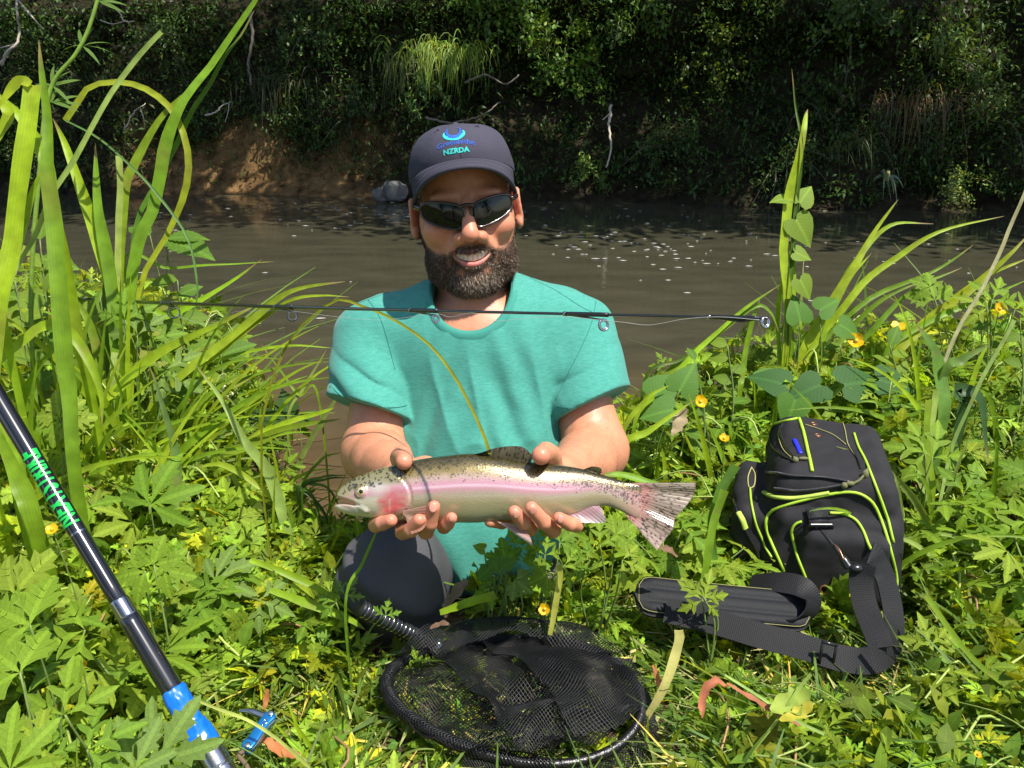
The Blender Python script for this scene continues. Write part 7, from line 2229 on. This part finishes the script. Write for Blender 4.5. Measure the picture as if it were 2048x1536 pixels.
LIME, MIDG, DEEP, PALE, YEL = (.30, .43, .020), (.190, .320, .020), (.090, .18, .020), (.30, .40, .10), (.31, .40, .025)
def clump(label, base_px, blades, cat='sword leaves', name='sword_leaf_clump', group=None):
    root = empty(name, tuple(ground_under(*base_px)), label=label, cat=cat, group=group)
    for b in blades: blade(root, *b[:4], **(b[4] if len(b) > 4 else {}))
    return root
clump('broad bright sword leaf clump at the left picture edge, nearest the camera', (20, 900, 1.3), [
    ([(-30, 900), (0, 640), (25, 480), (45, 330), (60, 165)], 1.30, 46, LIME, dict(cut=True)),
    ([(60, 168), (40, 160), (20, 172), (-10, 215)], 1.30, 34, LIME, dict(root_foot=False)),
    ([(150, 960), (135, 760), (118, 560), (100, 380), (88, 220), (78, 80)], 1.32, 44, MIDG),
    ([(-20, 300), (20, 230), (-10, 200)], 1.34, 30, LIME, dict(root_foot=False)), ([(110, 420), (60, 260), (-20, 170)], 1.36, 34, LIME),
    ([(40, 980), (20, 900), (-10, 800)], 1.2, 46, MIDG), ([(75, 1060), (40, 960), (-20, 820)], 1.15, 50, MIDG),
    ([(-40, 800), (53, 674), (106, 649), (144, 667), (178, 715), (200, 780), (204, 850)], 1.42, 30, LIME),
    ([(-10, 560), (20, 520), (60, 400), (90, 330)], 1.34, 26, LIME)])
clump('tall sword leaf clump with a looped arching blade, left of the man', (235, 930, 1.76), [
    ([(245, 900), (235, 640), (190, 470), (140, 320), (106, 237)], 1.76, 36, LIME),
    ([(240, 890), (228, 640), (208, 480), (195, 380), (190, 285)], 1.74, 32, MIDG),
    ([(242, 880), (238, 560), (240, 420), (238, 312)], 1.78, 16, PALE, dict(cut=True)),
    ([(246, 900), (240, 640), (250, 400), (270, 328), (313, 248), (365, 197), (397, 160)], 1.79, 24, MIDG),
    ([(252, 900), (258, 640), (280, 480), (303, 419), (328, 310), (354, 233), (394, 157), (507, 0), (520, -20)], 1.76, 32, MIDG),
    ([(255, 880), (258, 620), (277, 448), (313, 365), (368, 251), (412, 175), (452, 113), (485, 69), (510, 18)], 1.80, 14, DEEP),
    ([(262, 870), (270, 640), (292, 540), (321, 485), (343, 437), (361, 401), (375, 346), (374, 292), (354, 237), (321, 200), (277, 171), (233, 162), (182, 175), (157, 204), (131, 241)], 1.78, 17, YEL, dict(cut=True)),
    ([(240, 920), (222, 760), (212, 640), (222, 520)], 1.80, 26, DEEP, dict(cut=True)), ([(225, 930), (235, 780), (240, 640)], 1.74, 34, PALE, dict(cut=True)),
    ([(230, 920), (200, 760), (170, 640), (120, 560)], 1.8, 26, MIDG), ([(200, 900), (230, 880), (180, 740), (150, 620)], 1.7, 22, DEEP)])
clump('cut pale stalk leaning across the left sword leaves', (30, 820, 1.5), [([(0, 620), (33, 540), (66, 474), (102, 383), (157, 303), (241, 164), (324, 62)], 1.45, 14, PALE, dict(cut=True, sag=.6, root_foot=False))], 'reed', 'cut_reed')
clump('spread of low blades reaching right from the left bank towards the teal sleeve', (330, 800, 1.75), [
    ([(170, 850), (240, 775), (307, 716), (408, 662), (520, 608)], 1.60, 28, LIME),
    ([(300, 830), (338, 775), (416, 708), (479, 654), (557, 599), (612, 576), (690, 564)], 1.70, 22, YEL),
    ([(380, 760), (416, 724), (479, 673), (533, 634), (592, 599), (651, 591), (700, 594)], 1.72, 11, LIME),
    ([(400, 740), (430, 722), (502, 700), (584, 691), (660, 696)], 1.74, 9, LIME),
    ([(420, 930), (494, 892), (572, 857), (680, 838)], 1.62, 26, MIDG), ([(480, 900), (560, 850), (640, 825), (670, 815)], 1.66, 14, LIME),
    ([(300, 640), (340, 632), (420, 590), (524, 519)], 1.9, 18, LIME), ([(250, 530), (330, 535), (430, 530), (545, 522)], 1.95, 7, MIDG),
    ([(130, 240), (190, 272), (240, 315), (317, 394), (365, 463), (390, 547), (388, 620), (330, 690)], 1.75, 6, (.10, .19, .05), dict(root_foot=False)),
    ([(640, 800), (600, 790), (560, 740), (520, 690)], 1.8, 6, MIDG), ([(575, 840), (600, 780), (625, 740), (652, 700)], 1.8, 7, PALE)], 'grass blades', 'blade_tussock')
clump('long pale blades bending down the left bank in front of the water', (520, 1060, 1.45), [
    ([(600, 1110), (584, 1083), (557, 990), (533, 931), (494, 884), (447, 814), (385, 728)], 1.48, 30, PALE),
    ([(360, 1100), (358, 1056), (350, 911), (330, 833), (296, 730)], 1.45, 24, (.12, .20, .05)),
    ([(540, 1180), (600, 1200), (690, 1235), (730, 1262)], 1.2, 22, LIME, dict(sag=.1, root_foot=False)), ([(500, 1120), (560, 1140), (640, 1180), (705, 1230)], 1.22, 18, LIME, dict(root_foot=False)),
    ([(440, 1180), (380, 1190), (330, 1150)], 1.25, 16, MIDG, dict(root_foot=False)), ([(560, 1010), (500, 960), (440, 930), (390, 935)], 1.5, 16, YEL, dict(root_foot=False))], 'grass blades', 'blade_tussock')
clump('thin dark blades drooping over the water beside the trout head', (600, 985, 1.5), [
    ([(600, 985), (623, 970), (655, 982), (690, 1044)], 1.5, 7, DEEP), ([(598, 990), (611, 982), (651, 1029), (672, 1115)], 1.5, 8, (.05, .10, .02)),
    ([(600, 985), (640, 955), (690, 950)], 1.5, 7, DEEP), ([(600, 988), (650, 958), (694, 956)], 1.52, 6, DEEP), ([(600, 985), (640, 920), (680, 905)], 1.52, 8, MIDG), ([(605, 990), (630, 1000), (640, 1080), (630, 1140)], 1.5, 6, DEEP)], 'grass blades', 'blade_tussock')
clump('tall upright sword leaf pair rising over the river behind the bag', (1575, 760, 2.0), [
    ([(1568, 760), (1572, 674), (1584, 496), (1597, 323), (1590, 230), (1582, 135)], 2.0, 12, DEEP, dict(sag=.9)),
    ([(1572, 760), (1574, 600), (1570, 446), (1590, 328), (1612, 245), (1621, 216)], 2.0, 26, LIME),
    ([(1580, 760), (1578, 620), (1582, 500), (1592, 390)], 2.02, 20, MIDG), ([(1586, 620), (1590, 470), (1600, 430), (1624, 412)], 2.02, 12, LIME),
    ([(1560, 770), (1556, 640), (1566, 520), (1572, 440)], 2.04, 12, LIME)])
clump('fan of bright sword leaves leaning right over the river', (1630, 730, 2.0), [
    ([(1600, 730), (1617, 674), (1676, 575), (1735, 486), (1797, 398)], 2.0, 24, LIME), ([(1610, 730), (1630, 669), (1686, 555), (1745, 481), (1795, 446), (1872, 446)], 2.02, 16, LIME),
    ([(1612, 735), (1640, 679), (1720, 575), (1795, 516), (1869, 466), (2008, 431)], 2.0, 18, LIME), ([(1620, 735), (1650, 679), (1745, 595), (1869, 540), (1945, 490)], 2.02, 13, MIDG),
    ([(1690, 735), (1730, 679), (1820, 585), (1925, 535)], 1.98, 14, MIDG), ([(1640, 735), (1660, 640), (1700, 560), (1745, 505)], 2.0, 14, LIME), ([(1650, 740), (1700, 660), (1760, 600), (1850, 560)], 2.02, 14, MIDG)])
clump('wide sword leaves sweeping off the right picture edge', (1840, 740, 1.95), [
    ([(1780, 730), (1844, 654), (1943, 575), (2060, 468)], 1.95, 30, LIME), ([(1790, 730), (1839, 659), (1958, 560), (2060, 515)], 1.97, 16, LIME), ([(1760, 720), (1860, 640), (1960, 600), (2050, 560)], 1.95, 16, MIDG)])
clump('low arching blades left of the tall right pair, touching the rod tip', (1320, 840, 1.8), [
    ([(1270, 840), (1320, 780), (1399, 694), (1488, 620), (1562, 568)], 1.85, 13, LIME), ([(1290, 800), (1330, 750), (1424, 674), (1508, 614), (1540, 625), (1557, 664)], 1.87, 13, MIDG),
    ([(1480, 790), (1485, 748), (1503, 644), (1518, 600)], 1.88, 16, MIDG), ([(1290, 760), (1360, 720), (1430, 680), (1482, 676)], 1.86, 9, DEEP), ([(1240, 880), (1290, 800), (1340, 770)], 1.7, 12, LIME), ([(1245, 900), (1300, 860), (1390, 800)], 1.65, 18, LIME)], 'grass blades', 'blade_tussock')
clump('ribbed plantain leaves on a thick stem right of the bag', (1865, 1010, 1.55), [
    ([(1885, 850), (1880, 763), (1868, 700), (1832, 648)], 1.62, 42, (.15, .25, .05)), ([(1862, 960), (1866, 860), (1874, 780)], 1.60, 20, PALE, dict(cut=True)),
    ([(1870, 990), (1862, 900), (1862, 800)], 1.58, 20, MIDG, dict(cut=True)), ([(1860, 1010), (1840, 960), (1852, 880)], 1.56, 14, PALE, dict(cut=True)), ([(1885, 760), (1920, 720), (1975, 690)], 1.62, 26, (.14, .24, .05)),
    ([(1925, 830), (1935, 800), (1915, 780), (1960, 800), (1980, 930)], 1.62, 46, (.05, .10, .04)), ([(1875, 1020), (1905, 900), (1960, 760), (2030, 640)], 1.6, 10, PALE, dict(cut=True))], 'plantain', 'plantain')
clump('straw coloured dry cane leaning out at the right edge', (1880, 800, 1.85), [([(1862, 860), (1893, 718), (1992, 520), (2055, 365)], 1.80, 10, (.50, .46, .26), dict(cut=True, sag=.8))], 'cane', 'dry_cane')
clump('yellow green grass stem arching across the front of the teal shirt', (560, 840, 1.5), [([(520, 900), (570, 700), (660, 604), (720, 612), (790, 640), (860, 690), (910, 755), (945, 820), (968, 870), (981, 907)], 1.30, 6.5, (.26, .28, .02), dict(d1=1.075, cut=True, sag=.6))], 'grass', 'arching_grass')
clump('narrow blade crossing the shaded trouser knee below the trout head', (690, 1220, 1.15), [([(690, 1200), (720, 1130), (745, 1075), (752, 1062)], 1.12, 7, MIDG)], 'grass', 'leaning_grass')
for lb, pts, d, w, c in (('pale yellow cut stem lying right of the net, split at its end', [(1290, 1440), (1330, 1370), (1360, 1290), (1362, 1262)], 1.10, 24, (.58, .60, .20)),
                         ('thick lime cut stem standing between net and trout', [(1100, 1270), (1112, 1220), (1122, 1150), (1118, 1130)], 1.16, 16, (.40, .46, .08)),
                         ('broad flat blade lying behind the net rim', [(880, 1225), (930, 1205), (990, 1188)], 1.17, 22, LIME),
                         ('bright broken blade across the tail fin of the trout', [(1210, 950), (1250, 950), (1310, 968), (1330, 975)], 1.25, 18, MIDG),
                         ('wide blade standing in the shade left of the bag', [(1405, 1200), (1412, 1130), (1425, 1050), (1450, 980)], 1.28, 20, MIDG),
                         ('second wide blade leaning against the side of the bag', [(1430, 1120), (1425, 1060), (1440, 990), (1475, 930)], 1.30, 24, DEEP),
                         ('white green runner lying over the grass at the lower right', [(1450, 1350), (1530, 1400), (1590, 1440), (1650, 1470)], 1.02, 7, (.36, .46, .14)),
                         ('long pale runner arching over the folding tool', [(370, 1390), (430, 1415), (500, 1440), (560, 1480), (620, 1536)], .98, 7, (.40, .52, .12)),
                         ('second long runner beside the folding tool handle', [(430, 1385), (440, 1420), (447, 1460)], 1.0, 6, (.36, .48, .10)),
                         ('slanting runner crossing the strap at its lower bend', [(1500, 1510), (1560, 1440), (1600, 1380), (1625, 1350)], 1.0, 7, (.34, .46, .10)),
                         ('drooping blade at the lower right edge', [(2048, 1400), (1960, 1330), (1900, 1260), (1850, 1190)], 1.1, 16, MIDG)):
    clump(lb, (pts[0][0], pts[0][1], d), [(pts, d, w, c, dict(cut=True, root_foot=False, face=unit(-FW + np.array((0, 0, .8)))))], 'cut reed' if 'stem' in lb else 'grass', 'cut_reed' if 'stem' in lb else 'fallen_grass')

# many thinner blades: a tussock is one thing, each blade of it a part
def tussock(label, px, py, d, n, L, seed, cols, lean=0.0, w=9, name='blade_tussock', cat='grass blades', spread=.05):
    rng = np.random.default_rng(seed)
    c = P(px, py, d); c[2] = gz(c[0], c[1])
    root = empty(name, tuple(c), label=label, cat=cat)
    for k in range(n):
        b = c + np.array((rng.normal(0, spread), rng.normal(0, spread), -.01)); b[2] = max(gz(b[0], b[1]), WATER_Z) - .01
        a = rng.uniform(-1.2, 1.2) + lean; l = L * rng.uniform(.55, 1.15); dr = rng.uniform(.15, .75); fy = rng.uniform(-.5, .3)
        u = np.linspace(0, 1, 16)
        q = b + np.stack([np.sin(a) * l * (u * .45 + dr * .5 * u ** 2.2), fy * l * .3 * u ** 1.5, l * (u - dr * .72 * u ** 2.4) * np.cos(a * .6)], -1)
        ww = w * .5 * d / FPX * rng.uniform(.5, 1.3) * np.minimum(1, .5 + 2 * u) * np.clip((1 - u) / .5, 0, 1) ** .8 + .0004
        nr = unit(-FW + np.array((rng.normal(0, .5), 0, .4)))
        V, F, U = ribbon(q, ww, nr); V = V.reshape(16, 3, 3); V[:, 1] -= nr * (ww * .45)[:, None]
        col = np.asarray(cols[int(rng.integers(0, len(cols)))]) * rng.uniform(.8, 1.2)
        g = 1 + .2 * vnoise(np.stack([u * 6 + k * 7, 0 * u, 0 * u], 1), 145)
        mesh_np('blade', V.reshape(-1, 3), F, M_blade, root, True, np.repeat(col[None] * g[:, None], 3, 0), U)
tussock('thin arching blades in front of the looped sword leaf clump', 280, 950, 1.62, 16, .55, 1, (LIME, MIDG, YEL), .3, 11)
tussock('tangled thin blades on the slope between the reeds and the water', 430, 900, 1.72, 22, .36, 2, (LIME, MIDG, PALE), .25, 9, spread=.10)
tussock('fine blades along the water edge left of the trout head', 560, 1000, 1.58, 18, .26, 3, (LIME, MIDG, YEL), .1, 7, spread=.08)
tussock('slim blades between the left edge sword leaves and the rod', 110, 960, 1.6, 16, .62, 4, (LIME, MIDG), .2, 13)
tussock('bowed blades on the left bank skyline behind the reeds', 330, 760, 2.0, 14, .36, 5, (LIME, YEL), .4, 9)
tussock('loose blades standing right behind the bag side pocket', 1450, 900, 1.75, 16, .30, 6, (LIME, MIDG), .0, 9, spread=.08)
tussock('slender blades at the skyline between bag and sword leaf fan', 1500, 800, 1.95, 16, .30, 7, (LIME, MIDG, PALE), .1, 8, spread=.10)
tussock('dense stems and blades in the shade right of the bag', 1880, 1090, 1.5, 20, .42, 8, (MIDG, DEEP, PALE), -.1, 11, spread=.07)
tussock('tall loose blades at the right edge of the bank', 1990, 860, 1.8, 18, .50, 9, (LIME, MIDG), -.1, 10, spread=.09)
tussock('upright blades between the plantain and the sword leaf fan', 1760, 800, 1.95, 16, .36, 10, (LIME, MIDG), .2, 9, spread=.10)
tussock('short blades behind the right elbow', 1280, 850, 1.75, 14, .22, 11, (LIME, MIDG, YEL), .1, 7, spread=.06)
tussock('drooping grass in the lower right corner', 1990, 1480, 1.0, 12, .16, 12, (LIME, MIDG), -.2, 7, spread=.06)
tussock('crowd of long narrow blades filling the gap between the two sword leaf clumps', 190, 930, 1.68, 26, .66, 13, (LIME, MIDG, YEL), .10, 13, spread=.07)
tussock('long narrow blades bowing out to the right of the looped blade', 300, 900, 1.78, 22, .56, 14, (LIME, MIDG), .55, 11, spread=.07)
tussock('narrow blades crowding the left picture edge', 20, 960, 1.55, 20, .60, 15, (LIME, YEL, MIDG), .05, 14, spread=.07)
tussock('flattened pale blades beside the net rim at the lower right', 1340, 1450, 1.08, 22, .11, 16, (PALE, YEL), .3, 6, spread=.06)
tussock('bent pale blades in the trampled patch below the strap', 1640, 1470, 1.02, 24, .12, 17, (PALE, YEL, LIME), -.2, 6, spread=.09)
tussock('short bent blades between the folding tool and the net', 650, 1400, 1.12, 20, .12, 18, (LIME, PALE), .3, 6, spread=.06)
for lb, lv in (('shaded leafy plant rising against the right half of the shirt hem', [(B_[1], 1010, 1120, 1.24, 46, 100, .6), (A_[1], 1040, 1095, 1.24, 48, 60, .6), (A_[3], 1000, 1150, 1.22, 46, 150, .6), (B_[1], 1060, 1140, 1.22, 50, 20, .6), (A_[1], 985, 1175, 1.2, 44, 200, .6), (B_[3], 1030, 1160, 1.2, 44, -30, .5)]),
               ('leafy plant below the pelvic fin of the trout', [(A_[0], 1090, 1110, 1.22, 50, 80, .6), (B_[1], 1120, 1085, 1.22, 48, 40, .6), (A_[1], 1075, 1080, 1.24, 42, 120, .6), (A_[0], 1130, 1130, 1.2, 50, -10, .6), (B_[0], 1095, 1150, 1.2, 46, 200, .6)]),
               ('round leaved sprig with one pale leaf in front of the shirt hem', [(HEART_ME[2], 968, 1098, 1.2, 24, 165, .9), (HEART_ME[0], 985, 1120, 1.2, 30, -60, .7), (HEART_ME[0], 1010, 1130, 1.2, 28, 20, .7), (HEART_ME[0], 975, 1140, 1.2, 30, 220, .7)]),
               ('leafy plant between tail fin and shoulder pad', [(A_[0], 1200, 1090, 1.24, 56, 90, .6), (B_[0], 1230, 1070, 1.25, 50, 30, .6), (A_[1], 1180, 1120, 1.2, 50, 170, .6), (A_[2], 1245, 1120, 1.2, 54, -20, .6)])):
    picked_plant('buttercup_plant', 'buttercup', lb, lv)

# whorled stem at the upper left
def cleavers():
    d = 1.55
    root = empty('cleavers_plant', tuple(ground_under(60, 900, 1.6)), label='square cleavers stem with leaf whorls rising past the upper left edge', cat='cleavers')
    q = smooth_path([ground_under(60, 900, 1.6), P(62, 640, 1.58), P(80, 330, d), P(100, 180, d), P(150, 110, d), P(176, 60, d), P(198, -10, d)], 50)
    MB().add(*tube(q, np.linspace(.0058, .0042, 50), 4), tint=(.16, .27, .03)).build('stem', M_stem, root)
    for px, py in ((165, 92), (196, 2), (105, 172), (104, 205)):
        for a in (15, 75, 110, 160, -20, 40):
            leaf_at(root, NAR_ME, px, py, d, 52, a + rngp.normal(0, 9), rngp.uniform(.2, .8))
NAR_ME = local_mesh(leaf_ovate(4, .16, curl=.3), M_leaf, (.12, .21, .04))
cleavers()

# ---- flowers
PETAL_ME = local_mesh((lambda s: (s[0] * (1.05, 1, 1) + np.stack([0 * s[0][:, 0], 0 * s[0][:, 0], .75 * s[0][:, 1] ** 2], 1), s[1], s[2]))(round_leaf()), mat_leaf('petal', .3, .18, tcol=(1.1, .9, .3), spec=.6), (.80, .50, .008), 'petal')
def flower(px, py, d, r_px, label, tiltv, seed):
    rng = np.random.default_rng(seed)
    c = P(px, py, d); b = np.array((c[0] + rng.normal(0, .02), c[1] + .01, gz(c[0], c[1]) - .01))
    root = empty('buttercup_flower', tuple(b), label=label, cat='flower', group='yellow buttercup flowers')
    stalk(root, [b, (b + c) / 2 + (.01, 0, .02), c], .0011)
    nz = unit(tiltv); xv = unit(np.cross(nz, (.2, 1, .1))); yv = np.cross(nz, xv)
    for k in range(5):
        a = k * 2 * math.pi / 5 + rng.normal(0, .1)
        y = xv * math.cos(a) + yv * math.sin(a); R3 = np.stack([np.cross(y, nz), y, nz], 1)
        o = bpy.data.objects.new('petal', PETAL_ME); COL.objects.link(o); o.parent = root
        o.matrix_parent_inverse = Matrix.Translation(-Vector(root.location)); o.matrix_basis = mat4(R3, c, r_px * d / FPX)
    s, f = sphere(c + nz * .002, r_px * d / FPX * .28, 10, 6)
    mesh_np('flower_centre', s, f, M_fc, root)
M_fc = mat_plain('flower_centre', (.50, .42, .02), .7, bump=.8, bscale=900)
flower(1795, 657, 1.95, 17, 'open yellow buttercup flower highest behind the bag', (0, -.3, 1), 1)
flower(1712, 682, 1.95, 17, 'yellow buttercup flower on the bank edge beside the sword leaf fan', (-.3, -.8, .6), 2)
flower(1400, 803, 1.70, 14, 'orange yellow buttercup flower left above the bag', (.2, -.8, .5), 3)
flower(1448, 878, 1.55, 11, 'small yellow flower just left of the lid of the bag', (0, -.5, 1), 4)
flower(1998, 618, 1.9, 14, 'half hidden yellow flower at the right edge of the bank', (.2, -.8, .6), 5)
flower(1090, 1218, 1.17, 13, 'amber flower lying in the clover between the net and the trout', (-.3, -.8, .5), 6)
flower(105, 1060, 1.15, 13, 'spiky yellow flower head beside the green rod lettering', (.1, -.6, .9), 7)
flower(165, 1330, .98, 12, 'yellow flower head in the leaves left of the rod ferrule', (0, -.5, .9), 8)
flower(1955, 1510, .95, 8, 'tiny yellow flower in the lower right corner', (0, -.4, 1), 9)
def pale_buds():
    rng = np.random.default_rng(5)
    root = empty('flower_head', tuple(ground_under(430, 830, 1.85)), label='cluster of tiny cream buds over the water left of the teal sleeve', cat='flower')
    b = MB()
    c0 = P(400, 830, 1.82)
    for k in range(16):
        p = P(rng.normal(452, 8), rng.normal(785, 11), 1.82 + rng.normal(0, .01))
        b.add(*sphere(p, (.0028, .0028, .0042), 8, 6), tint=(.62, .58, .42))
        MB().add(*tube(np.array([c0, (c0 + p) / 2 + (0, 0, .01), p]), .0005, 4), tint=(.16, .2, .07)).build('stem', M_stem, root) if k < 6 else None
    b.build('buds', M_stem, root)
pale_buds()

# ---- dead leaves
def dead_leaf(pts, d, w, col, label, seed, curl=.5):
    n = 16
    q = smooth_path([P(a, b, d) for a, b in pts], n); u = np.linspace(0, 1, n)
    ww = w * .5 * d / FPX * np.sin(np.pi * np.clip(u * .94 + .03, 0, 1)) ** .6
    nr = unit(-FW * .6 + np.array((.1, 0, .9)))
    V, F, U = ribbon(q, ww, nr); V = V.reshape(n, 3, 3); V[:, 1] -= nr * (ww * curl)[:, None]
    ed_ = 1 + .45 * vnoise(np.stack([u * 9 + seed, 0 * u, 0 * u], 1), 132); V[:, 0] = V[:, 1] + (V[:, 0] - V[:, 1]) * ed_[:, None]; V[:, 2] = V[:, 1] + (V[:, 2] - V[:, 1]) * ed_[::-1, None]
    V += vnoise(V * 90 + seed, 131)[..., None] * nr * .006
    o = mesh_np('dead_leaf', V.reshape(-1, 3), F, M_dry, None, True, np.tile(col, (3 * n, 1)), U)
    return tag(o, label, 'dead leaf', 'dead leaves in the grass')
dead_leaf([(1405, 1435), (1408, 1385), (1432, 1362), (1455, 1372)], 1.03, 22, (.42, .14, .07), 'rust red curled dead leaf below the shoulder pad', 1, .9)
dead_leaf([(1452, 1370), (1500, 1392), (1560, 1430), (1600, 1450)], 1.02, 16, (.36, .13, .06), 'long reddish dead leaf strip beside the curled one', 2)
dead_leaf([(524, 1470), (545, 1490), (580, 1508), (600, 1512)], 1.04, 26, (.42, .15, .05), 'orange dead leaf under the folding tool', 3)
dead_leaf([(528, 1420), (533, 1395), (536, 1378)], 1.10, 13, (.42, .16, .05), 'narrow orange leaf strip above the folding tool', 4)
dead_leaf([(1305, 1330), (1318, 1360), (1322, 1390)], 1.12, 15, (.40, .15, .07), 'rust coloured scrap beside the pale cut stem', 5)
dead_leaf([(860, 1254), (880, 1246), (898, 1250)], 1.12, 12, (.16, .09, .05), 'brown dead leaf behind the net rim', 6)
dead_leaf([(885, 1215), (905, 1190), (925, 1170), (935, 1160)], 1.2, 26, (.20, .14, .08), 'crumpled tan dead leaf against the teal shirt hem', 7)
dead_leaf([(1345, 870), (1360, 840), (1372, 815)], 1.66, 26, (.40, .31, .18), 'papery cream dead leaf right of the sleeve', 8)
dead_leaf([(1318, 1092), (1335, 1100), (1356, 1112)], 1.22, 14, (.17, .09, .05), 'brown dead leaf under the tail fin', 9)
dead_leaf([(1540, 1420), (1590, 1400), (1620, 1385)], 1.0, 44, (.24, .32, .04), 'wide yellow green fading leaf at the lower right', 10, .3)
dead_leaf([(1560, 1440), (1600, 1425), (1625, 1408)], .99, 22, (.42, .38, .03), 'bright yellow edge of a fading leaf at the lower right', 11, .3)
dead_leaf([(1030, 1400), (1060, 1418)], 1.2, 40, (.60, .50, .05), 'yellow leaf seen through the net mesh', 12, .2)

def meadow():
    rng = np.random.default_rng(88); N = 6000
    x, y = rng.uniform(-7, 7, N), rng.uniform(-5.5, .42, N)
    b = MB(); p = np.stack([x, y, ground_z(x, y) + rng.uniform(.01, .08, N)], -1)
    scatter(b, leaf_ovate(2, .4), p, rand_rot(N, rng, .7, .5), rng.uniform(.08, .22, N), greens(N, rng, GREEN * .8, .35, .05))
    tag(b.build('meadow_grass', M_leaf), kind='stuff')
meadow()

def tell_apart():
    """things that still share a label are told apart by their order from left to right"""
    words = ('leftmost', 'second from the left', 'third from the left', 'fourth from the left', 'fifth from the left', 'sixth from the left', 'seventh from the left', 'eighth from the left', 'ninth from the left', 'tenth from the left', 'eleventh from the left', 'twelfth from the left', 'thirteenth from the left', 'fourteenth from the left', 'fifteenth from the left', 'sixteenth from the left')
    by = {}
    for o in COL.objects:
        if o.parent is None and o.get('label') and not o['label'].startswith(('dark leafy tree', 'broad leafy tree')): by.setdefault(o['label'], []).append(o)
    for lb, os_ in by.items():
        if len(os_) < 2: continue
        def px(o):
            w = np.array(o.location) - CAM; return (w @ RT) / (w @ FW)
        os_.sort(key=px)
        for i, o in enumerate(os_):
            w = 'rightmost' if i == len(os_) - 1 else words[min(i, 15)]
            o['label'] = lb + ', ' + w
tell_apart()
